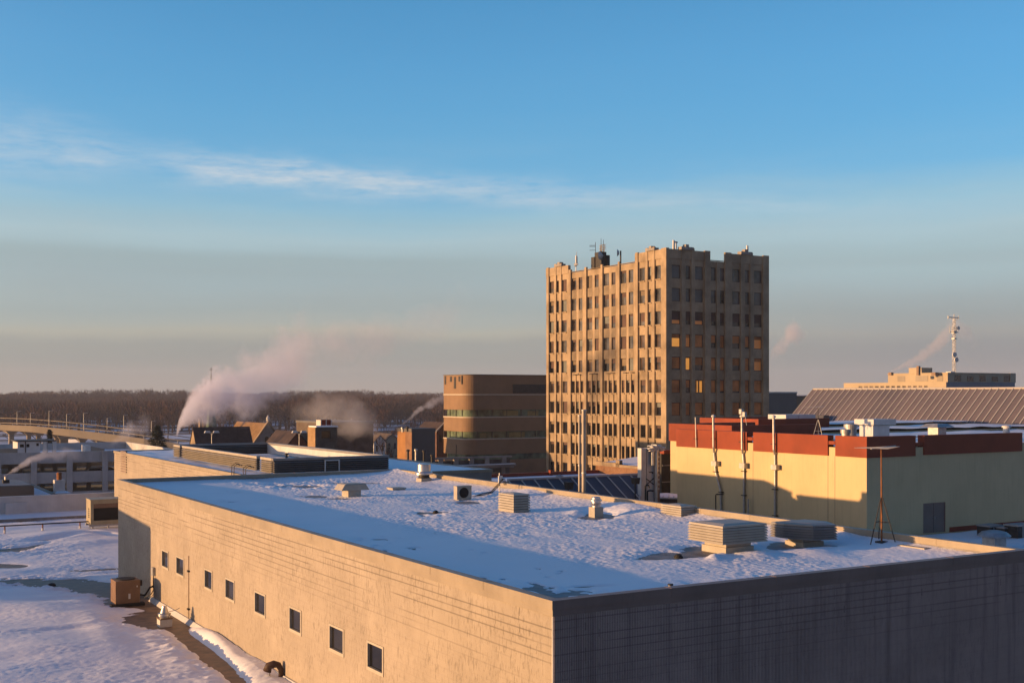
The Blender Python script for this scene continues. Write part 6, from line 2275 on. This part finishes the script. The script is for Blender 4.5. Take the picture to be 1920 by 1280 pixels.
# small blue snow pads lying on the glass
for (u0, u1, v, lab) in ((1506, 1552, 783, 'small shaded skylight hood low on the glass gallery roof, farther along'), (1850, 1908, 799, 'small shaded skylight hood low on the glass gallery roof, nearer the frame edge')):
    bq = gb - .6
    A_, B_ = fa(u1, bq), fa(u0, bq)
    zz = fz(v, bq, (A_ + B_) / 2)
    t = thing('skylight_hood', lab, 'skylight', (bq, (A_ + B_) / 2, zb_), 'hoods below the glass gallery')
    MB().frustum([(bq - .9, A_, zb_ - .5), (bq + .6, A_, zb_ - .5), (bq + .6, B_, zb_ - .5), (bq - .9, B_, zb_ - .5)], [(bq - .3, A_ + .4, zz + .35), (bq + .6, A_ + .4, zz + .35), (bq + .6, B_ - .4, zz + .35), (bq - .3, B_ - .4, zz + .35)]).build('hood', m_glazeb, t)

sa_ = 78.7
s0, s1 = fb(952, sa_), fb(1202, sa_)
zt_ = fz(894, (s0 + s1) / 2, sa_)
la_ = sa_ - 8
s1b = fb(1196, la_)
t = thing('atrium_glass_roof', 'dark blue sloping atrium glass roof with thin white bars behind the flue pipes', 'glass roof', ((s0 + s1b) / 2, (la_ + sa_) / 2, 0))
gq = [(s0, la_, zt_ - 4.7), (s1b, la_, zt_ - 4.7), (s1, sa_, zt_), (s0, sa_, zt_)]
MB().frustum(gq, [(*p[:2], p[2] - .12) for p in gq]).build('glazing', m_glazeb, t)
for k in range(11):
    q = s0 + (s1 - s0) * k / 11
    w_ = max(0, (q - s1b) / (s1 - s1b))               # bars stop at the hip
    MB().cyl((q, la_ + (sa_ - la_) * w_, zt_ - 4.7 + 4.7 * w_ + .03), (q, sa_, zt_ + .03), .06, n=6).build('glazing_bar', m_mull, t)
for p, q in ((gq[0], gq[1]), (gq[3], gq[2]), (gq[1], gq[2])):
    MB().cyl(p, q, .11, n=8).build('edge_beam', m_mull, t)
MB().prism([(s0, la_ + .1), (s1b, la_ + .1), (s1 - .4, sa_), (s1 - .4, sa_ + 3), (s0, sa_ + 3)], 0, zt_ - 5.0).build('wall', m_stucco, t)
MB().face([(0, 0, 0)] * 3) if False else None
mb = MB()
mb.face([(s0, la_ + .1, zt_ - 5), (s0, sa_, zt_ - 5), (s0, sa_, zt_ - .1)])
mb.face([(s1b, la_ + .1, zt_ - 5), (s1 - .05, sa_, zt_ - 5), (s1 - .05, sa_, zt_ - .1)])
mb.face([(s0, sa_ + .02, zt_ - 5), (s1, sa_ + .02, zt_ - 5), (s1, sa_ + .02, zt_ - .1), (s0, sa_ + .02, zt_ - .1)])
mb.build('end_wall', m_dark, t)
MB().box(s0 - .6, s0 - .05, sa_ - 1.6, sa_ - .6, 0, zt_ - .3).build('corner_post', m_galv, t)
# dark loudspeaker-like heads and posts in front of the atrium glass
for (u, v0, v1, w, pole, lab) in ((1066, 903, 917, .5, False, 'dark shrouded box lamp in front of the atrium glass'), (1191, 895, 907, .45, True, 'dark boxy lamp head on a post at the end of the atrium glass')):
    Y = 84
    b, a, z1_ = at_Y(u, v0, Y)
    z0_ = CZ - (v1 - HZ) / F * Y
    t = thing('boxy_lamp', lab, 'lamp', (b, a, 0), 'boxy dark lamps by the atrium')
    MB().frustum([(b - w * .35, a - .2, z0_), (b + w * .5, a - .2, z0_), (b + w * .5, a + .2, z0_), (b - w * .35, a + .2, z0_)], [(b - w * .5, a - .25, z1_), (b + w * .6, a - .25, z1_), (b + w * .6, a + .25, z1_), (b - w * .5, a + .25, z1_)]).build('lamp_head', m_dark, t)
    MB().cyl((b, a, 0), (b, a, z0_), .05, n=8).build('post', m_dark, t)

# ------------------------------------------------------------------ theatre sign pylon and canopy in the gap
Ys = 94.6
b, a, zt2 = at_Y(1205, 840, Ys)
sg = thing('theatre_sign', 'pale upright sign pylon with two steel tubes, a curled crest and a bold dark X', 'sign', (b + 1, a, 0))
f_ = lambda u: fb(u, a)
fv = lambda v: CZ - (v - HZ) / F * Ys
zlo = fv(945)
MB().box(f_(1202.5), f_(1211.8), a, a + .5, zlo, zt2).build('sign_panel', m_white, sg)
MB().box(f_(1213.2), f_(1226), a, a + .5, zlo, zt2 - .0).build('sign_panel', m_white, sg)
MB().box(f_(1211.9), f_(1213.1), a + .1, a + .4, zlo, zt2 - .1).build('post', m_dark, sg)
for u, r in ((1220, .14), (1226.8, .15)):
    q = f_(u)
    MB().tube([(q, a - .25, fv(872) if u < 1222 else zlo), (q, a - .25, fv(848)), (q + .06, a - .25, fv(845)), (q + .3, a - .2, fv(842))], r, 12).build('steel_tube', m_galv, sg)
mb = MB()
n_ = 11
for k in range(n_):
    w0 = math.pi * (.92 - k * .82 / n_)
    w1 = math.pi * (.92 - (k + .62) * .82 / n_)
    cb_, cz_ = f_(1228), fv(849)
    R0, R1 = .28, .56 + .12 * (k % 2)
    mb.frustum([(cb_ + R0 * math.cos(w0) * 1.5, a - .4, cz_ + R0 * math.sin(w0)), (cb_ + R0 * math.cos(w1) * 1.5, a - .4, cz_ + R0 * math.sin(w1)), (cb_ + R1 * math.cos(w1) * 1.5, a - .4, cz_ + R1 * math.sin(w1)), (cb_ + R1 * math.cos(w0) * 1.5, a - .4, cz_ + R1 * math.sin(w0))],
               [(cb_ + R0 * math.cos(w0) * 1.5, a + .3, cz_ + R0 * math.sin(w0)), (cb_ + R0 * math.cos(w1) * 1.5, a + .3, cz_ + R0 * math.sin(w1)), (cb_ + R1 * math.cos(w1) * 1.5, a + .3, cz_ + R1 * math.sin(w1)), (cb_ + R1 * math.cos(w0) * 1.5, a + .3, cz_ + R1 * math.sin(w0))])
mb.build('crest', m_white, sg)
MB().tube([(f_(1228) + .66 * math.cos(math.pi * (1 - k / 10)) * 1.4, a + .1, fv(850) + .62 * math.sin(math.pi * (1 - k / 10))) for k in range(10)], .07, 6).build('crest_rim', m_dark, sg)
MB().box(f_(1229.5), f_(1236), a - .1, a + .4, zlo, fv(846)).build('bulb_panel', m_copd, sg)
for k in range(9):
    z_ = fv(848 + k * 8.6)
    MB().lathe(f_(1232.3), a - .15, [(.02, z_ - .1), (.09, z_ - .06), (.09, z_ + .04), (.02, z_ + .08)], 8).build('bulb', m_white, sg)
q = f_(1218.5)
mb = MB()
for s_ in (-1, 1):
    c0, c1 = (q - s_ * .38, fv(909)), (q + s_ * .38, fv(897))
    mb.frustum([(c0[0] - .07, a - .02, c0[1]), (c0[0] + .07, a - .02, c0[1]), (c0[0] + .07, a - .003 - .004 * s_, c0[1]), (c0[0] - .07, a - .003 - .004 * s_, c0[1])],
               [(c1[0] - .07, a - .02 - .004 * s_, c1[1]), (c1[0] + .07, a - .02 - .004 * s_, c1[1]), (c1[0] + .07, a - .003, c1[1]), (c1[0] - .07, a - .003, c1[1])])
mb.build('letter', m_dark, sg)
mb = MB()
mb.box(q - .1, q + .32, a - .02, a - .003, fv(886.5), fv(884.5))
mb.box(q + .2, q + .32, a - .021, a - .002, fv(888.5), fv(886.5))
mb.build('letter', m_dark, sg)
# dark building in the gap between sign and cream wall, canopy in front
ad = 84.5
t = thing('shadowed_shopfront', 'almost black shaded facade in the gap beside the cream wall', 'building', (fb(1255, ad + 3), ad + 4, 0))
MB().box(fb(1240, ad + 3), fb(1300, ad + 3), ad + 3, ad + 3.8, 0, fz(850, fb(1250, ad + 3), ad + 3)).build('wall', m_dark, t)
mb = MB()
for v in (873, 904):
    z_ = fz(v, fb(1250, ad + 3), ad + 3)
    mb.box(fb(1241, ad + 3), fb(1300, ad + 3), ad + 2.9, ad + 3, z_, z_ + .1)
mb.build('string_course', m_stone, t)
MB().box(fb(1240, ad + 3), fb(1300, ad + 3), ad + 2.6, ad + 3.9, fz(850, fb(1250, ad + 3), ad + 3) + .001, fz(843, fb(1250, ad + 3), ad + 3)).build('cornice', m_red, t)
ac = 76.5
cb0 = fb(1262, ac)
zc_ = fz(933, cb0, ac)
t = thing('marquee_canopy', 'curved theatre canopy edged with snow and small spikes', 'canopy', (cb0, ac, zc_))
pts = []
for k in range(13):
    w = k / 12
    pts.append((cb0 - 1.75 + 3.6 * w, ac - 1.5 + 2.2 * (1 - w) ** 3))
mb = MB()
outer = [(p[0], p[1]) for p in pts]
poly = outer + [(outer[-1][0], ac + 3), (outer[0][0], ac + 3)]
mb.prism(poly, zc_ - .75, zc_)
mb.build('fascia', m_brickd, t)
mb = MB()
mb.prism([(p[0] * .98 + cb0 * .02, p[1] + .1) for p in poly], zc_ + .001, zc_ + .12)
mb.build('snow_cover', m_snowfar, t)
for k in range(0, 13, 1):
    p = pts[k]
    h_ = .16 + (.35 if k in (1, 6, 10) else 0) + .06 * (k % 2)
    MB().cyl((p[0], p[1] + .08, zc_ + .05), (p[0] + .03, p[1] + .08, zc_ + .12 + h_), .07, .015, 6).build('spike', m_snowfar, t)
for (u, v, lab) in ((1210, 911, 'thin black pole bent over at the top, tallest by the theatre sign'), (1214, 921, 'shorter thin black pole bent over at the top by the theatre sign')):
    Y = 72
    b_, a_, z_ = at_Y(u, v, Y)
    t = thing('bent_pole', lab, 'pole', (b_, a_, 0), 'thin bent poles')
    MB().tube([(b_, a_, 0), (b_, a_, z_), (b_ + .05, a_, z_ + .04), (b_ + .28, a_ + .05, z_ + .04)] + ([(b_ + .3, a_, z_ - .12)] if v < 915 else [(b_ + .45, a_, z_ + .02)]), .055, 6).build('pole', m_black, t)

# ------------------------------------------------------------------ far right: pale hall with a radio mast
Yh = 330
b, a, z1_ = at_Y(1774, 716, Yh)
a1_ = fa(1582, b)
ph = thing('pale_hall', 'long pale far-off hall with stepped roof storeys and a ribbon of windows', 'building', (b + 15, a + 20, 0))
wz0, wz1 = fz(728.5, b, a), fz(722.5, b, a)
hs = []
us = np.linspace(1609, 1742, 14)
for i in range(13):
    hs.append((fa(us[i + 1], b) + .5, fa(us[i], b) - .2, wz0 - .6, wz1))
b1_ = fb(1903, a)
mb = MB()
mb.facade('b', b, a, a1_, 0, z1_, hs, .5)
mb.face([(b, a1_, 0), (b1_, a1_, 0), (b1_, a1_, z1_), (b, a1_, z1_)])
mb.face([(b1_, a, 0), (b1_, a1_, 0), (b1_, a1_, z1_), (b1_, a, z1_)])
m_pale = mat('pale_far_stucco', (0.418, 0.346, 0.245), .85, .08, .1)
mb.build('wall', m_pale, ph)
MB().face([(b, a, 0), (b1_, a, 0), (b1_, a, z1_ + 0), (b, a, z1_ + 0)]) if False else None
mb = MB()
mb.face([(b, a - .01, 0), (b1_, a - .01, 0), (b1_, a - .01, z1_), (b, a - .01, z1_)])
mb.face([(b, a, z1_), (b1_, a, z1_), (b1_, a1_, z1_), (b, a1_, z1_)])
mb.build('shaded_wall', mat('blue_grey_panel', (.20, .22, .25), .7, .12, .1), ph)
m_hallp = glass('tan_hall_pane', (.20, .15, .10))
for q0, q1, w0, w1 in hs:
    MB().box(b + .12, b + .2, q0, q1, w0, w1).build('window', m_hallp, ph)
b2, a2, z2 = at_Y(1777, 700, Yh + 6)
a3 = fa(1665, b2)
b3 = fb(1900, a2)
mb = MB()
mb.box(b2, b3, a2, a3, z1_ - 1, z2)
for u0, u1 in ((1683, 1697), (1717, 1740), (1757, 1768)):
    mb.box(b2 - .08, b2, fa(u1, b2), fa(u0, b2), z1_ + .3, z2 - .5, 1)
for k in range(5):
    q = b2 + 3 + k * 5.5
    mb.box(q, q + 2.6, a2 - .1, a2, z1_ + .4, z2 - .4 - .3 * (k % 2), 2)
mb.build('upper_storey', [m_pale, m_concw, m_glassd], ph)
MB().box(b2 - .15, b3 + .1, a2 - .15, a3 + .1, z2 + .001, z2 + .3).build('coping', m_pale, ph)
b4, a4, z4 = at_Y(1728, 689, Yh + 16)
a5 = fa(1704, b4)
MB().box(b4, fb(1748, a4), a4, a5, z2, z4).build('plant_room', m_pale, ph)
MB().box(fb(1893, a2), fb(1903, a2), a2 - .3, a2 + 5, z1_, fz(699.5, b3, a2)).build('end_block', m_pale, ph)
for (u, v, w) in ((1670.5, 698, .5), (1722, 686, .4), (1753, 698, .7), (1782, 696.5, .9)):
    b_, a_, z_ = at_Y(u, v, Yh + 8)
    MB().box(b_ - w, b_ + w, a_ - w, a_ + w, z2 - .5, z_).build('roof_box', m_brownp if u < 1760 else m_white, ph)
b_, a_, zt3 = at_Y(1789, 592, Yh + 12)
rm = thing('radio_mast', 'tall slender white radio mast with crossarms and dishes on the pale hall', 'mast', (b_, a_, z2))
zq = lambda v: CZ - (v - HZ) / F * (Yh + 12)
mb = MB()
for dx, dy in ((-.34, -.34), (.34, -.34), (.34, .34), (-.34, .34)):
    mb.cyl((b_ + dx, a_ + dy, z2 - .5), (b_ + dx * .7, a_ + dy * .7, zq(597)), .075, n=6)
zz = z2
k = 0
while zz < zq(600):
    s_ = 1 if k % 2 else -1
    mb.cyl((b_ - .38 * s_, a_ - .38, zz), (b_ + .38 * s_, a_ - .38, zz + .9), .04, n=5)
    mb.cyl((b_ - .38, a_ - .38 * s_, zz), (b_ - .38, a_ + .38 * s_, zz + .9), .04, n=5)
    zz += .9
    k += 1
mb.build('lattice', m_galvd, rm)
MB().box(b_ - 2.6, b_ + 1.9, a_ - .2, a_ + .2, zq(596), zq(594.4)).build('crossarm', m_galvd, rm)
for dx, h0, h1 in ((-2.6, 599, 592), (-1.4, 598, 594.5), (1.2, 600, 594), (1.9, 598, 591), (0, 597, 589)):
    MB().cyl((b_ + dx, a_, zq(h0)), (b_ + dx, a_, zq(h1)), .10, n=6).build('whip', m_galvd, rm)
mb = MB()
mb.cyl((b_ - 1.9, a_, zq(622)), (b_ + 1.7, a_, zq(622)), .1, n=6)
mb.build('crossarm', m_galvd, rm)
for dx in (-1.9, -.9, .9, 1.7):
    MB().cyl((b_ + dx, a_, zq(625)), (b_ + dx, a_, zq(612)), .07, n=6).build('whip', m_galvd, rm)
MB().box(b_ - .55, b_ + .55, a_ - .5, a_ + .5, zq(625), zq(620)).build('equipment_box', m_galvd, rm)
MB().box(b_ - .5, b_ + .5, a_ - .5, a_ + .5, zq(636), zq(633.5)).build('equipment_box', m_galvd, rm)
for dx, v, r in ((-.7, 665, .75), (.1, 674.5, .7), (.9, 615, .55)):
    MB().cyl((b_ + dx - .1, a_ - .9, zq(v)), (b_ + dx, a_ - .4, zq(v)), r, r * .8, 14).build('dish', m_white, rm)
MB().cyl((b_ + 1.0, a_ - .3, zq(678)), (b_ + 1.0, a_ - .3, zq(669)), .2, n=8).build('panel', m_white, rm)
# grey flat block beside the tower, far behind
b, a, z = at_Y(1462, 737, 300)
t = thing('grey_flat_block', 'dark grey flat-roofed block glimpsed between the tower and the glass roof', 'building', (b + 6, a + 5, 0))
MB().box(b - 8, fb(1494, a), a, a + 12, 0, z).build('wall', m_brown2, t)
MB().box(b - 8.1, fb(1494, a) + .1, a - .1, a + 12.1, z + .001, z + .35).build('coping', m_conc, t)
b0_ = fb(1495, a)
MB().box(b0_, fb(1560, a), a + 2, a + 14, 0, fz(742, b0_, a)).build('annex', m_brownb, t)
# ------------------------------------------------------------------ steam
def steam(name, lab, src, L, centre, radius, dens, peak, scale, seed, lean=.0, col=(.84, .87, 1.0), grp='steam plumes', thr=.5):
    """a plume drifting along +x of its own frame; centre/radius/dens are lists of (x share, value)"""
    u, v, Y = src
    P0 = Vector(((u - CX) / F * Y, Y, CZ - (v - HZ) / F * Y))
    xs = np.linspace(0, 1, 26)
    cz = np.interp(xs, *zip(*centre))
    rd = np.interp(xs, *zip(*radius))
    me = bpy.data.meshes.new(name)
    vs, fs, n = [], [], 16
    for i, x in enumerate(xs):
        for k in range(n):
            an = 2 * math.pi * k / n
            vs.append((x * L, math.cos(an) * rd[i] * 1.25, cz[i] + math.sin(an) * rd[i] * 1.25))
    for i in range(len(xs) - 1):
        for k in range(n):
            q = (k + 1) % n
            fs.append((i * n + k, i * n + q, (i + 1) * n + q, (i + 1) * n + k))
    fs.append(tuple(range(n - 1, -1, -1)))
    e = (len(xs) - 1) * n
    fs.append(tuple(range(e, e + n)))
    me.from_pydata(vs, [], fs)
    o = bpy.data.objects.new(name, me)
    COL.objects.link(o)
    o.location = P0
    o.rotation_euler = (0, 0, lean)
    o['label'] = lab
    o['category'] = 'steam'
    m = bpy.data.materials.new(name)
    m.use_nodes = True
    nt = m.node_tree
    nt.nodes.clear()
    out = nt.nodes.new('ShaderNodeOutputMaterial')
    pv = nt.nodes.new('ShaderNodeVolumePrincipled')
    pv.inputs['Color'].default_value = (*col, 1)
    pv.inputs['Anisotropy'].default_value = .0
    nt.links.new(pv.outputs[0], out.inputs['Volume'])
    tc = nt.nodes.new('ShaderNodeTexCoord')
    sx = nt.nodes.new('ShaderNodeSeparateXYZ')
    nt.links.new(tc.outputs['Object'], sx.inputs[0])
    t = math_n(nt, 'DIVIDE', sx.outputs[0], L, None, True)

    def curve(pts, lo, hi):
        fc = nt.nodes.new('ShaderNodeFloatCurve')
        c = fc.mapping.curves[0]
        for i, (x, y) in enumerate(pts):
            y = (y - lo) / (hi - lo)
            if i == 0:
                c.points[0].location = (x, y)
            elif i == len(pts) - 1:
                c.points[-1].location = (x, y)
            else:
                c.points.new(x, y)
        for p in c.points:
            p.handle_type = 'VECTOR'
        fc.mapping.update()
        nt.links.new(t, fc.inputs['Value'])
        return math_n(nt, 'ADD', math_n(nt, 'MULTIPLY', fc.outputs[0], hi - lo), lo)
    rmax = max(r for _, r in radius) * 1.02
    zmx = max(c for _, c in centre) + .01
    R_ = curve(radius, 0, rmax)
    C_ = curve(centre, 0, zmx)
    D_ = curve(dens, 0, 1.0)
    mp = nt.nodes.new('ShaderNodeMapping')
    mp.inputs['Location'].default_value = (seed * 3.7, seed * 1.3, seed * 7.7)
    nt.links.new(tc.outputs['Object'], mp.inputs['Vector'])
    big = noise_n(nt, mp.outputs[0], scale, 5, .62)
    warp = math_n(nt, 'SUBTRACT', noise_n(nt, mp.outputs[0], scale * .55, 2, .5), .5)
    dz = math_n(nt, 'SUBTRACT', math_n(nt, 'SUBTRACT', sx.outputs[2], C_), math_n(nt, 'MULTIPLY', math_n(nt, 'MULTIPLY', warp, R_), 1.1))
    d = math_n(nt, 'SQRT', math_n(nt, 'ADD', math_n(nt, 'MULTIPLY', dz, dz), math_n(nt, 'MULTIPLY', sx.outputs[1], sx.outputs[1])))
    d = math_n(nt, 'DIVIDE', d, R_)
    # billows: noise lifted near the axis, cut away toward the rim
    s_ = math_n(nt, 'SUBTRACT', math_n(nt, 'ADD', math_n(nt, 'MULTIPLY', big, 1.9), math_n(nt, 'MULTIPLY', math_n(nt, 'SUBTRACT', 1.0, d), 1.0)), thr + .95)
    s_ = math_n(nt, 'MULTIPLY', math_n(nt, 'MULTIPLY', s_, 2.2, None, True), ramp(nt, d, 1.2, .9), None, True)
    endf = math_n(nt, 'MULTIPLY', ramp(nt, t, 1.0, .9), ramp(nt, t, 0, .004))
    nt.links.new(math_n(nt, 'MULTIPLY', math_n(nt, 'MULTIPLY', math_n(nt, 'MULTIPLY', s_, D_), endf), peak), pv.inputs['Density'])
    me.materials.append(m)
    if grp:
        o['group'] = grp
    return o


k150 = 150 / F
steam('steam_plume', 'thick pinkish white steam plume rising from behind the louvre screen', (331, 815, 150), 250 * k150,
      [(0, 0), (.04, 2.2), (.12, 3.8), (.25, 4.9), (.45, 5.6), (.7, 7.4), (1, 11.4)], [(0, .6), (.05, 1.6), (.14, 3.0), (.3, 4.3), (.5, 5.4), (.75, 6.2), (1, 6.6)],
      [(0, 1), (.12, .8), (.26, .46), (.38, .24), (.55, .14), (.8, .09), (1, .03)], 1.3, .42, 3, .05, thr=.2)
k2 = 190 / F
steam('steam_plume', 'tall faint grey drift of old steam high above the hillside', (470, 725, 190), 430 * k2,
      [(0, .5), (.15, 3.5), (.3, 6.5), (.5, 6.5), (.65, 8), (.85, 12), (1, 14.5)], [(0, 2.4), (.12, 5.0), (.22, 7.0), (.45, 6.5), (.7, 6.0), (1, 5.0)],
      [(0, .5), (.18, .9), (.32, .75), (.5, .5), (.75, .3), (1, .1)], .14, .15, 5, 0, (.88, .88, .97), thr=.42)
k3 = 200 / F
steam('steam_plume', 'low grey steam drifting before the brown warehouse', (545, 800, 160), 175 * 160 / F,
      [(0, 1.5), (.3, 2.2), (.7, 1.0), (1, .2)], [(0, 1.6), (.3, 3.6), (.7, 3.8), (1, 2.4)], [(0, .2), (.3, .7), (.75, .8), (1, .1)], .15, .32, 8, 0, (.90, .89, .90), thr=.22)
steam('steam_plume', 'thin steam wisp rising from a roof vent before the parking garage', (5, 893, 120), 150 * 120 / F,
      [(0, 0), (.2, 1.0), (.5, 2.1), (.75, 2.3), (1, 2.2)], [(0, .18), (.15, .45), (.45, .95), (.75, 1.1), (1, .9)], [(0, 1), (.2, 1), (.5, .45), (.8, .25), (1, .05)], 1.1, .9, 12, .1, thr=.34)
steam('steam_plume', 'small white steam wisp above the orange cube block', (752, 796, 260), 95 * 260 / F,
      [(0, 0), (.35, 3.0), (.7, 5.2), (1, 6.4)], [(0, .3), (.3, 1.2), (.7, 2.0), (1, 1.8)], [(0, .9), (.4, .7), (.8, .35), (1, .05)], .5, .55, 14, 0, thr=.36)
steam('steam_plume', 'grey steam puff hanging beside the tower, low in the sky', (1446, 668, 420), 70 * 420 / F,
      [(0, .5), (.35, 5), (.6, 9), (1, 8)], [(0, 2.5), (.35, 5.0), (.6, 5.2), (1, 3)], [(0, .5), (.5, .8), (1, .1)], .16, .20, 16, 0, (.82, .80, .86), thr=.2)
steam('steam_plume', 'pink and grey steam trailing from the pale hall toward the radio mast', (1671, 697, 345), 165 * 345 / F,
      [(0, 0), (.15, 2.2), (.3, 3.6), (.55, 9), (.72, 14), (.85, 12), (1, 8)], [(0, .5), (.15, 1.3), (.3, 2.6), (.55, 4.4), (.75, 4.0), (1, 2.6)], [(0, 1), (.2, .8), (.5, .5), (.75, .45), (1, .1)], .22, .22, 18, 0, (.88, .84, .87), thr=.2)
steam('steam_plume', 'faint steam haze over the garage stair hut and viaduct end', (205, 850, 170), 80 * 170 / F,
      [(0, 1), (.5, 3.4), (1, 4.4)], [(0, .8), (.5, 2.2), (1, 2.0)], [(0, .3), (.5, .7), (1, .2)], .35, .5, 22, 0, thr=.36)
SC.cycles.volume_bounces = 4
SC.cycles.volume_step_rate = 1.0
SC.cycles.volume_max_steps = 256

# ------------------------------------------------------------------ thin winter haze over the whole town
hm = bpy.data.meshes.new('haze')
hb_ = MB()
X0, X1, Y0_, Y1_, Z0, Z1 = -1600, 1600, -300, 2600, -2, 75
vv = [(x, y, z) for x in (X0, X1) for y in (Y0_, Y1_) for z in (Z0, Z1)]
hm.from_pydata(vv, [], [(0, 1, 3, 2), (4, 6, 7, 5), (0, 4, 5, 1), (2, 3, 7, 6), (0, 2, 6, 4), (1, 5, 7, 3)])
ho = bpy.data.objects.new('haze', hm)
COL.objects.link(ho)
ho['kind'] = 'stuff'
mh_ = bpy.data.materials.new('haze')
mh_.use_nodes = True
nt = mh_.node_tree
nt.nodes.clear()
out = nt.nodes.new('ShaderNodeOutputMaterial')
pv = nt.nodes.new('ShaderNodeVolumePrincipled')
pv.inputs['Color'].default_value = (.80, .85, .96, 1)
pv.inputs['Density'].default_value = .00013
nt.links.new(pv.outputs[0], out.inputs['Volume'])
hm.materials.append(mh_)
